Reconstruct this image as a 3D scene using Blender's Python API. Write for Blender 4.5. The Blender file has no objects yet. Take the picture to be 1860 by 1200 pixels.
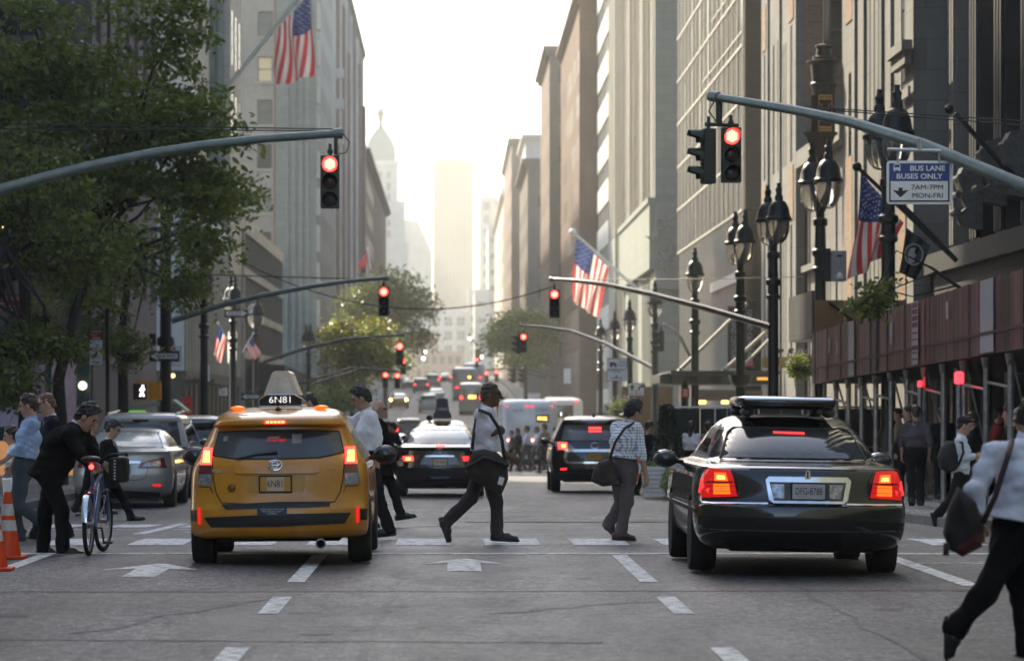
import bpy, bmesh, math, random
import numpy as np
from mathutils import Vector, Matrix, Quaternion

R = math.radians
SC = bpy.context.scene
COL = SC.collection
rnd = random.Random(7)

# ---------------------------------------------------------------- camera
F_PX, CX, CY, CAM_H = 6500.0, 823.0, 735.0, 1.60      # focal length in photo pixels, principal point, eye height
cam_d = bpy.data.cameras.new('camera')
cam = bpy.data.objects.new('camera', cam_d); COL.objects.link(cam)
cam.location = (0, 0, CAM_H); cam.rotation_euler = (R(90), 0, 0)
cam_d.sensor_width = 36.0
cam_d.lens = 36.0 * F_PX / 1860.0
cam_d.shift_x = (930 - CX) / 1860.0
cam_d.shift_y = (CY - 600) / 1860.0
cam_d.clip_start = 0.5; cam_d.clip_end = 6000
cam_d.dof.use_dof = True
cam_d.dof.focus_distance = 40.0
cam_d.dof.aperture_fstop = 3.4
SC.camera = cam

# ---------------------------------------------------------------- world, sun, exposure
SUN_EL, SUN_AZ = 33.0, -25.0         # degrees; azimuth from +Y towards +X (the far end of the avenue)
w = bpy.data.worlds.new('World'); SC.world = w; w.use_nodes = True
nt = w.node_tree
bg = nt.nodes['Background']
sky = nt.nodes.new('ShaderNodeTexSky'); sky.sky_type = 'NISHITA'; sky.sun_disc = False
sky.sun_elevation = R(SUN_EL); sky.sun_rotation = R(SUN_AZ)
sky.altitude = 20; sky.air_density = 1.0; sky.dust_density = 2.0; sky.ozone_density = 1.0
tint = nt.nodes.new('ShaderNodeMix'); tint.data_type = 'RGBA'; tint.blend_type = 'MULTIPLY'; tint.inputs[0].default_value = 1; tint.inputs[7].default_value = (1.0, .99, .965, 1)   # a dusty summer sky
nt.links.new(sky.outputs[0], tint.inputs[6]); nt.links.new(tint.outputs[2], bg.inputs[0]); bg.inputs[1].default_value = 0.14
sun_d = bpy.data.lights.new('sun', 'SUN'); sun = bpy.data.objects.new('sun', sun_d); COL.objects.link(sun)
sun_d.energy = 4.3; sun_d.angle = R(1.2); sun_d.color = (1.0, 0.88, 0.66)
_az = R(SUN_AZ); _el = R(SUN_EL)
to_sun = Vector((math.sin(_az) * math.cos(_el), math.cos(_az) * math.cos(_el), math.sin(_el)))
sun.rotation_euler = (-to_sun).to_track_quat('-Z', 'Y').to_euler()
SC.view_settings.view_transform = 'Standard'; SC.view_settings.look = 'None'
SC.view_settings.exposure = 1.68; SC.view_settings.gamma = 1.0
try:
    SC.view_settings.use_curve_mapping = False
except Exception: pass
cy = SC.cycles
cy.use_denoising = True
cy.max_bounces = 8; cy.diffuse_bounces = 3; cy.glossy_bounces = 4; cy.transmission_bounces = 6; cy.volume_bounces = 0
cy.transparent_max_bounces = 12
cy.sample_clamp_indirect = 4.0; cy.caustics_reflective = False; cy.caustics_refractive = False
cy.volume_step_rate = 4.0

# ---------------------------------------------------------------- measuring
def P(px, py, Y):
    return Vector(((px - CX) * Y / F_PX, Y, CAM_H - (py - CY) * Y / F_PX))
def XA(px, Y): return (px - CX) * Y / F_PX
def ZA(py, Y): return CAM_H - (py - CY) * Y / F_PX
def proj(v):
    return CX + F_PX * v[0] / v[1], CY - F_PX * (v[2] - CAM_H) / v[1]
def in_view(v, m=40):
    if v[1] < 1: return False
    x, y = proj(v)
    return -m < x < 1860 + m and -m < y < 1200 + m
_GY = [-200, 0, 42, 48, 57, 66, 78, 100, 140, 169, 200, 240, 280, 317, 350, 382, 430, 470, 600, 700, 900, 3000]
_GZ = [0, 0, 0, -.10, -.24, -.28, -.32, -.55, -1.0, -1.2, -1.1, -.6, .05, .75, 1.4, 2.05, 3.1, 4.0, 6.0, 6.9, 7.2, 6.0]
def gz(y): return float(np.interp(y, _GY, _GZ))

# ---------------------------------------------------------------- scene helpers
def setp(o, label=None, cat=None, group=None, kind=None):
    if label: o['label'] = label
    if cat: o['category'] = cat
    if group: o['group'] = group
    if kind: o['kind'] = kind
    return o
def thing(name, label, cat, loc=(0, 0, 0), rotz=0.0, group=None):
    o = bpy.data.objects.new(name, None); COL.objects.link(o)
    o.empty_display_size = 0.2
    o.location = loc; o.rotation_euler = (0, 0, rotz)
    return setp(o, label, cat, group)
def link_mesh(me, name, parent=None, loc=None):
    o = bpy.data.objects.new(name, me); COL.objects.link(o)
    if parent is not None: o.parent = parent
    if loc is not None: o.location = loc
    return o
def copy_tree(o, loc=None, rotz=None, label=None, group=None, scale=None):
    def rec(s, par):
        c = s.copy(); COL.objects.link(c)
        if par is not None: c.parent = par
        for ch in KIDS.get(s.name, []): rec(ch, c)
        return c
    KIDS = {}
    for ob in o.children_recursive: KIDS.setdefault(ob.parent.name, []).append(ob)
    c = rec(o, None)
    if loc is not None: c.location = loc
    if rotz is not None: c.rotation_euler = (0, 0, rotz)
    if scale is not None: c.scale = scale if hasattr(scale, '__len__') else (scale,) * 3
    return setp(c, label, None, group)

class MB:
    """collects shapes, links them as one mesh object"""
    def __init__(s): s.v = []; s.f = []; s.m = []
    def add(s, vs, fs, mi=0):
        b = len(s.v); s.v.extend([tuple(v) for v in vs])
        s.f.extend([tuple(i + b for i in f) for f in fs]); s.m.extend([mi] * len(fs)); return s
    def box(s, x0, x1, y0, y1, z0, z1, mi=0, rot=None, piv=None):
        vs = [(x, y, z) for z in (z0, z1) for y in (y0, y1) for x in (x0, x1)]
        if rot is not None:
            p = Vector(piv) if piv else Vector(((x0 + x1) / 2, (y0 + y1) / 2, (z0 + z1) / 2))
            vs = [rot @ (Vector(v) - p) + p for v in vs]
        return s.add(vs, [(0, 2, 3, 1), (4, 5, 7, 6), (0, 1, 5, 4), (2, 6, 7, 3), (0, 4, 6, 2), (1, 3, 7, 5)], mi)
    def bbox(s, x0, x1, y0, y1, z0, z1, bev=.02, mi=0):
        """box with chamfered edges"""
        bm = bmesh.new(); bmesh.ops.create_cube(bm, size=1)
        for v in bm.verts: v.co = Vector(((x0 + x1) / 2 + v.co.x * (x1 - x0), (y0 + y1) / 2 + v.co.y * (y1 - y0), (z0 + z1) / 2 + v.co.z * (z1 - z0)))
        bmesh.ops.bevel(bm, geom=bm.edges[:], offset=bev, segments=2, profile=.5, affect='EDGES')
        bm.verts.index_update()
        s.add([v.co[:] for v in bm.verts], [[v.index for v in f.verts] for f in bm.faces], mi); bm.free(); return s
    def tube(s, pts, rad, n=8, mi=0, cap=True):
        pts = [Vector(p) for p in pts]
        if not hasattr(rad, '__len__'): rad = [rad] * len(pts)
        rings = []; up = None
        for i, p in enumerate(pts):
            d = (pts[min(i + 1, len(pts) - 1)] - pts[max(i - 1, 0)])
            if d.length < 1e-9: d = Vector((0, 0, 1))
            d.normalize()
            if up is None:
                up = Vector((0, 0, 1)) if abs(d.z) < .9 else Vector((1, 0, 0))
            a = d.cross(up)
            if a.length < 1e-6: a = d.cross(Vector((0, 1, 0)))
            a.normalize(); b = a.cross(d).normalized(); up = b
            rings.append([p + (a * math.cos(2 * math.pi * k / n) + b * math.sin(2 * math.pi * k / n)) * rad[i] for k in range(n)])
        vs = [q for r in rings for q in r]; fs = []
        for i in range(len(rings) - 1):
            for k in range(n):
                k2 = (k + 1) % n
                fs.append((i * n + k, (i + 1) * n + k, (i + 1) * n + k2, i * n + k2))
        if cap:
            fs.append(tuple(range(n))); fs.append(tuple(reversed(range((len(rings) - 1) * n, len(rings) * n))))
        return s.add(vs, fs, mi)
    def lathe(s, prof, c=(0, 0, 0), n=16, mi=0, axis='Z'):
        vs = []; fs = []
        for r, z in prof:
            for k in range(n):
                a = 2 * math.pi * k / n
                q = (r * math.cos(a), r * math.sin(a), z)
                if axis == 'X': q = (z, r * math.cos(a), r * math.sin(a))
                if axis == 'Y': q = (r * math.sin(a), z, r * math.cos(a))
                vs.append((c[0] + q[0], c[1] + q[1], c[2] + q[2]))
        for i in range(len(prof) - 1):
            for k in range(n):
                k2 = (k + 1) % n
                fs.append((i * n + k, i * n + k2, (i + 1) * n + k2, (i + 1) * n + k))
        if prof[0][0] > 1e-5: fs.append(tuple(reversed(range(n))))
        if prof[-1][0] > 1e-5: fs.append(tuple(range((len(prof) - 1) * n, len(prof) * n)))
        return s.add(vs, fs, mi)
    def ball(s, c, r, n=12, mi=0):
        rr = r if hasattr(r, '__len__') else (r, r, r)
        vs = []; fs = []; m = n // 2
        for i in range(m + 1):
            t = math.pi * i / m
            for k in range(n):
                a = 2 * math.pi * k / n
                vs.append((c[0] + rr[0] * math.sin(t) * math.cos(a), c[1] + rr[1] * math.sin(t) * math.sin(a), c[2] - rr[2] * math.cos(t)))
        for i in range(m):
            for k in range(n):
                k2 = (k + 1) % n
                fs.append((i * n + k, i * n + k2, (i + 1) * n + k2, (i + 1) * n + k))
        return s.add(vs, fs, mi)
    def prism(s, poly, d, axis='Y', mi=0, at=0.0):
        """2-D polygon given a thickness d along an axis: (u,v) -> XZ for Y, YZ for X, XY for Z"""
        n = len(poly)
        def q(u, v, t):
            return (u, t, v) if axis == 'Y' else ((t, u, v) if axis == 'X' else (u, v, t))
        vs = [q(u, v, at) for u, v in poly] + [q(u, v, at + d) for u, v in poly]
        fs = [tuple(range(n)), tuple(reversed(range(n, 2 * n)))] + [(i, i + n, (i + 1) % n + n, (i + 1) % n) for i in range(n)]
        return s.add(vs, fs, mi)
    def build(s, name, mats, parent=None, smooth=False, world=False, angle=None, fix=True):
        me = bpy.data.meshes.new(name)
        vs = s.v
        if world and parent is not None:
            inv = (Matrix.Translation(parent.location) @ parent.rotation_euler.to_matrix().to_4x4()).inverted()
            vs = [(inv @ Vector(v))[:] for v in vs]
        me.from_pydata(vs, [], s.f)
        for m in (mats if isinstance(mats, (list, tuple)) else [mats]): me.materials.append(m)
        if any(s.m): me.polygons.foreach_set('material_index', s.m)
        if fix:
            bm = bmesh.new(); bm.from_mesh(me); bmesh.ops.recalc_face_normals(bm, faces=bm.faces[:]); bm.to_mesh(me); bm.free()
        if smooth:
            me.polygons.foreach_set('use_smooth', [True] * len(me.polygons))
            if angle: me.set_sharp_from_angle(angle=R(angle))
        me.update()
        return link_mesh(me, name, parent)

def np_mesh(name, V, Fq, mats, parent=None, smooth=True, mi=None):
    me = bpy.data.meshes.new(name)
    V = np.asarray(V, np.float32); Fq = np.asarray(Fq, np.int32)
    k = Fq.shape[1]
    me.vertices.add(len(V)); me.vertices.foreach_set('co', V.ravel())
    me.loops.add(Fq.size); me.loops.foreach_set('vertex_index', Fq.ravel())
    me.polygons.add(len(Fq)); me.polygons.foreach_set('loop_start', np.arange(0, Fq.size, k, dtype=np.int32))
    me.polygons.foreach_set('loop_total', np.full(len(Fq), k, np.int32))
    for m in (mats if isinstance(mats, (list, tuple)) else [mats]): me.materials.append(m)
    if mi is not None: me.polygons.foreach_set('material_index', np.asarray(mi, np.int32))
    me.update(calc_edges=True); me.validate()
    me.polygons.foreach_set('use_smooth', np.full(len(me.polygons), smooth))
    return link_mesh(me, name, parent)

# lettering: Blender's built-in font turned into a mesh, lying in the local XZ plane and facing -Y
_txt = {}
def text(s, size, mat, parent, loc, name='lettering', align='CENTER', width=None, rot=None, ext=.003, bold=0.0):
    key = (s, size, align, ext, bold)
    if key not in _txt:
        cu = bpy.data.curves.new('lettering', 'FONT'); cu.body = s; cu.size = size; cu.align_x = align; cu.align_y = 'CENTER'
        cu.extrude = ext; cu.offset = bold; cu.resolution_u = 3
        tmp = bpy.data.objects.new('lettering', cu); COL.objects.link(tmp)
        dg = bpy.context.evaluated_depsgraph_get()
        me = bpy.data.meshes.new_from_object(tmp.evaluated_get(dg)); bpy.data.objects.remove(tmp)
        _txt[key] = me
    me = _txt[key].copy(); me.materials.clear(); me.materials.append(mat)
    if width:
        xs = [v.co.x for v in me.vertices]; k = width / max(max(xs) - min(xs), 1e-6)
        for v in me.vertices: v.co.x *= k
    o = link_mesh(me, name, parent, loc)
    o.rotation_euler = rot if rot is not None else (R(90), 0, 0)
    return o

# ---------------------------------------------------------------- materials
MAT = {}
def nodes_of(m):
    m.use_nodes = True; t = m.node_tree
    return t, t.nodes['Principled BSDF'], t.nodes, t.links
def mat(name, c, rough=.6, metal=0., c2=None, scale=4., bump=0., bscale=None, coat=0., spec=.5, emit=None, es=0., stretch=None, detail=4., contrast=(.35, .65), rough2=None, trans=0., ior=1.45, alpha=None, sheen=0.):
    if name in MAT: return MAT[name]
    m = bpy.data.materials.new(name); t, b, N, L = nodes_of(m)
    b.inputs['Base Color'].default_value = (*c, 1); b.inputs['Roughness'].default_value = rough
    b.inputs['Metallic'].default_value = metal; b.inputs['Specular IOR Level'].default_value = spec
    b.inputs['IOR'].default_value = ior
    if coat: b.inputs['Coat Weight'].default_value = coat; b.inputs['Coat Roughness'].default_value = .04
    if trans: b.inputs['Transmission Weight'].default_value = trans
    if sheen: b.inputs['Sheen Weight'].default_value = sheen
    if emit: b.inputs['Emission Color'].default_value = (*emit, 1); b.inputs['Emission Strength'].default_value = es
    if c2 or bump or rough2:
        tc = N.new('ShaderNodeTexCoord'); mp = N.new('ShaderNodeMapping')
        L.new(tc.outputs['Object'], mp.inputs[0])
        if stretch: mp.inputs['Scale'].default_value = stretch
        if c2 or rough2:
            nz = N.new('ShaderNodeTexNoise'); nz.inputs['Scale'].default_value = scale; nz.inputs['Detail'].default_value = detail; nz.inputs['Roughness'].default_value = .62
            L.new(mp.outputs[0], nz.inputs['Vector'])
            cr = N.new('ShaderNodeMapRange'); cr.inputs[1].default_value, cr.inputs[2].default_value = contrast
            L.new(nz.outputs[0], cr.inputs[0])
        if c2:
            mx = N.new('ShaderNodeMix'); mx.data_type = 'RGBA'
            mx.inputs[6].default_value = (*c, 1); mx.inputs[7].default_value = (*c2, 1)
            L.new(cr.outputs[0], mx.inputs[0]); L.new(mx.outputs[2], b.inputs['Base Color'])
        if rough2:
            mr = N.new('ShaderNodeMapRange'); mr.inputs[3].default_value = rough; mr.inputs[4].default_value = rough2
            L.new(cr.outputs[0], mr.inputs[0]); L.new(mr.outputs[0], b.inputs['Roughness'])
        if bump:
            n2 = N.new('ShaderNodeTexNoise'); n2.inputs['Scale'].default_value = bscale or scale * 3; n2.inputs['Detail'].default_value = 4
            L.new(mp.outputs[0], n2.inputs['Vector'])
            bp = N.new('ShaderNodeBump'); bp.inputs['Strength'].default_value = 1.0; bp.inputs['Distance'].default_value = bump
            L.new(n2.outputs[0], bp.inputs['Height']); L.new(bp.outputs[0], b.inputs['Normal'])
    MAT[name] = m
    return m

def wall_uv(N, L):
    """(along, up) coordinates for vertical walls whichever way they face"""
    tc = N.new('ShaderNodeTexCoord'); ge = N.new('ShaderNodeNewGeometry')
    s1 = N.new('ShaderNodeSeparateXYZ'); s2 = N.new('ShaderNodeSeparateXYZ')
    L.new(tc.outputs['Object'], s1.inputs[0]); L.new(ge.outputs['Normal'], s2.inputs[0])
    a = N.new('ShaderNodeMath'); a.operation = 'ABSOLUTE'; L.new(s2.outputs[0], a.inputs[0])
    g = N.new('ShaderNodeMath'); g.operation = 'GREATER_THAN'; g.inputs[1].default_value = .5; L.new(a.outputs[0], g.inputs[0])
    mx = N.new('ShaderNodeMix'); L.new(g.outputs[0], mx.inputs[0]); L.new(s1.outputs[0], mx.inputs[2]); L.new(s1.outputs[1], mx.inputs[3])
    cb = N.new('ShaderNodeCombineXYZ'); L.new(mx.outputs[0], cb.inputs[0]); L.new(s1.outputs[2], cb.inputs[1])
    return cb, tc
def brick(name, c, c2, mortar, bw=.5, rh=.2, ms=.02, rough=.85, bump=.01, grime=(.75, 1.1), off=.5):
    """bricks or stone blocks in courses, weathered with broad stains"""
    if name in MAT: return MAT[name]
    m = bpy.data.materials.new(name); t, b, N, L = nodes_of(m)
    cb, tc = wall_uv(N, L)
    br = N.new('ShaderNodeTexBrick'); br.offset = off
    br.inputs['Color1'].default_value = (*c, 1); br.inputs['Color2'].default_value = (*c2, 1); br.inputs['Mortar'].default_value = (*mortar, 1)
    br.inputs['Scale'].default_value = 1; br.inputs['Mortar Size'].default_value = ms; br.inputs['Mortar Smooth'].default_value = .2
    br.inputs['Brick Width'].default_value = bw; br.inputs['Row Height'].default_value = rh
    L.new(cb.outputs[0], br.inputs['Vector'])
    nz = N.new('ShaderNodeTexNoise'); nz.inputs['Scale'].default_value = .35; nz.inputs['Detail'].default_value = 6; nz.inputs['Roughness'].default_value = .7
    mp = N.new('ShaderNodeMapping'); mp.inputs['Scale'].default_value = (1, 1, .35); L.new(tc.outputs['Object'], mp.inputs[0]); L.new(mp.outputs[0], nz.inputs['Vector'])
    mr = N.new('ShaderNodeMapRange'); mr.inputs[1].default_value = .3; mr.inputs[2].default_value = .7; mr.inputs[3].default_value, mr.inputs[4].default_value = grime
    L.new(nz.outputs[0], mr.inputs[0])
    mu = N.new('ShaderNodeMix'); mu.data_type = 'RGBA'; mu.blend_type = 'MULTIPLY'; mu.inputs[0].default_value = 1
    L.new(br.outputs[0], mu.inputs[6]); L.new(mr.outputs[0], mu.inputs[7]); L.new(mu.outputs[2], b.inputs['Base Color'])
    b.inputs['Roughness'].default_value = rough; b.inputs['Specular IOR Level'].default_value = .25
    bp = N.new('ShaderNodeBump'); bp.inputs['Distance'].default_value = bump; bp.inputs['Strength'].default_value = .8; bp.invert = True
    L.new(br.outputs['Fac'], bp.inputs['Height']); L.new(bp.outputs[0], b.inputs['Normal'])
    MAT[name] = m
    return m
def leafmat(name, c, c2, trans=.45):
    if name in MAT: return MAT[name]
    m = bpy.data.materials.new(name); t, b, N, L = nodes_of(m)
    ge = N.new('ShaderNodeNewGeometry'); mx = N.new('ShaderNodeMix'); mx.data_type = 'RGBA'
    mx.inputs[6].default_value = (*c, 1); mx.inputs[7].default_value = (*c2, 1)
    L.new(ge.outputs['Random Per Island'], mx.inputs[0])
    L.new(mx.outputs[2], b.inputs['Base Color']); b.inputs['Roughness'].default_value = .34
    tr = N.new('ShaderNodeBsdfTranslucent'); L.new(mx.outputs[2], tr.inputs[0])
    ms = N.new('ShaderNodeMixShader'); ms.inputs[0].default_value = trans
    out = N['Material Output']; L.new(b.outputs[0], ms.inputs[1]); L.new(tr.outputs[0], ms.inputs[2]); L.new(ms.outputs[0], out.inputs[0])
    MAT[name] = m
    return m
def emit(name, c, s): return mat(name, tuple(min(1, x * .6) for x in c), .4, emit=c, es=s)
HAZE = 0.0005
# ================================================================ ground, road, pavements
def asphalt(name, c, c2, rough=.62, fine=34, spec=.27):
    m = bpy.data.materials.new(name); t, b, N, L = nodes_of(m)
    tc = N.new('ShaderNodeTexCoord')
    def noise(sc, st=(1, 1, 1), det=5, ro=.6):
        mp = N.new('ShaderNodeMapping'); mp.inputs['Scale'].default_value = st; L.new(tc.outputs['Object'], mp.inputs[0])
        n = N.new('ShaderNodeTexNoise'); n.inputs['Scale'].default_value = sc; n.inputs['Detail'].default_value = det; n.inputs['Roughness'].default_value = ro
        L.new(mp.outputs[0], n.inputs['Vector']); return n
    def rng(src, a, bb, lo, hi):
        r = N.new('ShaderNodeMapRange'); r.inputs[1].default_value = a; r.inputs[2].default_value = bb; r.inputs[3].default_value = lo; r.inputs[4].default_value = hi
        L.new(src, r.inputs[0]); return r.outputs[0]
    def mul(a, bsock):
        q = N.new('ShaderNodeMath'); q.operation = 'MULTIPLY'; L.new(a, q.inputs[0]); L.new(bsock, q.inputs[1]); return q.outputs[0]
    big = noise(.3, (1, .45, 1), 7, .68); lane = noise(1.1, (1, .05, 1), 3); fin = noise(fine, (1, 1, 1), 2); spot = noise(1.6, (1, .3, 1), 4, .7); oil = noise(.9, (1, .16, 1), 3, .5); fleck = noise(9, (1, .5, 1), 2, .8)
    mx = N.new('ShaderNodeMix'); mx.data_type = 'RGBA'; mx.inputs[6].default_value = (*c, 1); mx.inputs[7].default_value = (*c2, 1)
    L.new(rng(big.outputs[0], .36, .62, 0, 1), mx.inputs[0])
    k = mul(rng(lane.outputs[0], .3, .7, .84, 1.14), rng(fin.outputs[0], .36, .64, .2, 2.3))
    k = mul(k, rng(spot.outputs[0], .3, .68, .86, 1.1))
    k = mul(k, rng(oil.outputs[0], .6, .74, 1, .55)); k = mul(k, rng(fleck.outputs[0], .68, .74, 1, 2.0)); k = mul(k, rng(fleck.outputs[0], .26, .31, .55, 1))
    wx = N.new('ShaderNodeTexWave'); wx.bands_direction = 'X'; wx.inputs['Scale'].default_value = .2; wx.inputs['Distortion'].default_value = 1.2; wx.inputs['Detail'].default_value = 3; wx.inputs['Detail Scale'].default_value = .15
    L.new(tc.outputs['Object'], wx.inputs['Vector']); k = mul(k, rng(wx.outputs['Fac'], 0, 1, .8, 1.15))
    gr = noise(fine * .32, (1, .4, 1), 3, .75); k = mul(k, rng(gr.outputs[0], .38, .62, .4, 1.75))
    # dark sealed cracks
    vo = N.new('ShaderNodeTexVoronoi'); vo.feature = 'DISTANCE_TO_EDGE'; vo.inputs['Scale'].default_value = .3
    ad = N.new('ShaderNodeVectorMath'); ad.operation = 'ADD'; L.new(tc.outputs['Object'], ad.inputs[0])
    wv = noise(1.3); L.new(wv.outputs['Color'], ad.inputs[1]); L.new(ad.outputs[0], vo.inputs['Vector'])
    k = mul(k, rng(vo.outputs[0], .0, .012, .5, 1))
    mu = N.new('ShaderNodeMix'); mu.data_type = 'RGBA'; mu.blend_type = 'MULTIPLY'; mu.inputs[0].default_value = 1
    L.new(mx.outputs[2], mu.inputs[6]); L.new(k, mu.inputs[7]); L.new(mu.outputs[2], b.inputs['Base Color'])
    L.new(rng(spot.outputs[0], .3, .7, rough - .05, rough + .06), b.inputs['Roughness'])
    b.inputs['Specular IOR Level'].default_value = spec
    bp = N.new('ShaderNodeBump'); bp.inputs['Distance'].default_value = .006; L.new(fin.outputs[0], bp.inputs['Height']); L.new(bp.outputs[0], b.inputs['Normal'])
    return m
M_road = asphalt('asphalt', (.085, .081, .081), (.036, .035, .036), .6)
M_ground = asphalt('ground', (.07, .067, .065), (.055, .053, .05), .7)
M_walk = asphalt('pavement', (.2, .19, .18), (.15, .145, .14), .75)
M_patch = asphalt('asphalt_patch', (.035, .034, .033), (.028, .027, .027), .6)
M_kerb = mat('kerb', (.24, .23, .22), .8, c2=(.14, .135, .13), scale=2, bump=.01)
M_paint = mat('road_paint', (.78, .77, .75), .7, spec=.2, c2=(.3, .29, .28), scale=9, detail=8, contrast=(.44, .6), bump=.002)

def ys(y0, y1):
    a = [y0, y1] + [y for y in _GY if y0 < y < y1]
    n = max(2, int((y1 - y0) / (4 if y1 < 320 else 12)))
    a += [y0 + (y1 - y0) * i / n for i in range(1, n)]
    return sorted(set(a))
def sheet(mb, x0, x1, y0, y1, dz, mi=0, nx=1):
    Y = ys(y0, y1); xs = [x0 + (x1 - x0) * i / nx for i in range(nx + 1)]
    vs = [(x, y, gz(y) + dz) for y in Y for x in xs]; k = nx + 1
    mb.add(vs, [(j * k + i, j * k + i + 1, (j + 1) * k + i + 1, (j + 1) * k + i) for j in range(len(Y) - 1) for i in range(nx)], mi)
def slab(mb, x0, x1, y0, y1, dz, mi=0, h=.3):
    """raised sheet with sides following the ground"""
    sheet(mb, x0, x1, y0, y1, dz, mi); Y = ys(y0, y1)
    for x in (x0, x1):
        vs = [(x, y, gz(y) + d) for y in Y for d in (dz, dz - h)]
        mb.add(vs, [(2 * i, 2 * i + 1, 2 * i + 3, 2 * i + 2) for i in range(len(Y) - 1)], mi)
    for y in (y0, y1):
        mb.add([(x0, y, gz(y) + dz), (x1, y, gz(y) + dz), (x1, y, gz(y) + dz - h), (x0, y, gz(y) + dz - h)], [(0, 1, 2, 3)], mi)
def struct(mb, name, m, **k):
    o = mb.build(name, m, **k); o['kind'] = 'structure'; return o
XL, XR = -7.6, 7.0            # kerb lines
g = MB(); sheet(g, -700, 700, -60, 2600, -.012, nx=4); struct(g, 'ground', M_ground, fix=False)
g = MB(); sheet(g, XL, XR, -40, 2200, 0, nx=2); struct(g, 'road', M_road, fix=False)
g = MB()
for a in ((-60, XL - .01, 46, 61), (XR + .01, 60, 44.5, 49.3), (-60, XL - .01, 130, 160)): sheet(g, *a, 0)
struct(g, 'side_street', M_road, fix=False)
g = MB(); k_ = MB()
for x0, x1, y0, y1 in ((-13.6, XL - .2, -30, 46), (-13.6, XL - .2, 61, 130), (-13.6, XL - .2, 160, 1500), (XR + .2, 13.5, -30, 44.5), (XR + .2, 13.5, 49.5, 1500)):
    slab(g, x0, x1, y0, y1, .14)
for x0, x1 in ((XL - .2, XL), (XR, XR + .2)):
    for y0, y1 in (((-30, 46), (61, 130), (160, 1500)) if x0 < 0 else ((-30, 44.5), (49.3, 1500))): slab(k_, x0, x1, y0, y1, .135)
k_.box(XR + .2, 13.5, 49.3, 49.5, gz(49.4) - .2, gz(49.4) + .135); k_.box(-13.6, XL - .2, 60.8, 61, gz(61) - .2, gz(61) + .135)
struct(g, 'pavement', M_walk, fix=False); struct(k_, 'kerb', M_kerb)
# painted markings
mk = MB()
def para(x0, x1, y0, y1, sk=0):
    Y = ys(y0, y1)
    for a, b in zip(Y, Y[1:]):
        ka, kb = sk * (a - y0) / (y1 - y0), sk * (b - y0) / (y1 - y0)
        mk.add([(x0 + ka, a, gz(a) + .005), (x1 + ka, a, gz(a) + .005), (x1 + kb, b, gz(b) + .005), (x0 + kb, b, gz(b) + .005)], [(0, 1, 2, 3)])
para(-6.1, 5.9, 38.3, 38.62)
for k in range(-6, 7): para(-.66 + 1.02 * k, -.02 + 1.02 * k, 40.8, 43.3)
para(6.6, 7.6, 37.2, 39.9, .2)
for xd in (-1.42, 1.77):
    for y0, y1 in ((32.3, 38.1), (27.4, 29.8), (17.5, 23.6), (8, 12)): para(xd - .08, xd + .08, y0, y1)
for k in range(30):
    for xd in (-1.42, 1.77, -4.3, 4.6): para(xd - .07, xd + .07, 166 + 12 * k, 169 + 12 * k)
para(-4.43, -4.27, 34.8, 38.2); para(-4.14, -3.98, 46.2, 54); para(4.5, 4.68, 31.6, 38); para(4.6, 5.9, 36.1, 36.22)
para(5.6, 5.8, 29.4, 29.75)
def arrow(x, ya, yb, yc, hw, sw):
    p = [(x - sw, ya), (x + sw, ya), (x + sw, yb), (x + hw, yb - .25), (x + .05, yc), (x - .05, yc), (x - hw, yb - .25), (x - sw, yb)]
    mk.add([(a, b, gz(b) + .005) for a, b in p], [tuple(range(8))])
arrow(-2.93, 33.3, 34.9, 36.0, .47, .16); arrow(.11, 34.4, 36.2, 37.2, .42, .165)
for k in range(5): para(-7.1 + 1.05 * k, -6.5 + 1.05 * k, 51, 53.2, .1)
para(-6.5, -3.6, 49.2, 49.4); para(2.0, 3.6, 73, 73.3); para(-1.2, 1.2, 62.5, 62.7); para(.9, 3.5, 57.95, 58.05)
for k in range(9): para(-5.5 + 1.15 * k, -4.9 + 1.15 * k, 128, 132)
for i in range(26):
    x = rnd.uniform(-5, 5); y = rnd.uniform(44, 72); para(x, x + rnd.uniform(.1, .5), y, y + rnd.uniform(.1, .3))
struct(mk, 'road_markings', M_paint, fix=False)
pt = MB()
for x0, x1, y0, y1 in ((.2, 5.2, 55.2, 57.8), (-1.6, .3, 44.6, 45.2)):
    pt.add([(x0, y0, gz(y0) + .009 if y0 > 50 else gz(y0) + .002), (x1, y0, gz(y0) + .009 if y0 > 50 else gz(y0) + .002), (x1, y1, gz(y1) + .009 if y0 > 50 else gz(y1) + .002), (x0, y1, gz(y1) + .009 if y0 > 50 else gz(y1) + .002)], [(0, 1, 2, 3)])
def seam_line(p0, p1, wd, jit, n):
    L_ = []
    for i in range(n + 1):
        t = i / n; L_.append((p0[0] + (p1[0] - p0[0]) * t + rnd.uniform(-jit, jit), p0[1] + (p1[1] - p0[1]) * t + rnd.uniform(-jit, jit) * .5))
    d = Vector((p1[0] - p0[0], p1[1] - p0[1], 0)).normalized(); sx, sy = -d.y, d.x
    for a, b in zip(L_, L_[1:]):
        w0, w1 = wd * rnd.uniform(.6, 1.3), wd * rnd.uniform(.6, 1.3)
        pt.add([(a[0] - sx * w0, a[1] - sy * w0, gz(a[1]) + .0035), (a[0] + sx * w0, a[1] + sy * w0, gz(a[1]) + .0035), (b[0] + sx * w1, b[1] + sy * w1, gz(b[1]) + .0035), (b[0] - sx * w1, b[1] - sy * w1, gz(b[1]) + .0035)], [(0, 1, 2, 3)])
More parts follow.
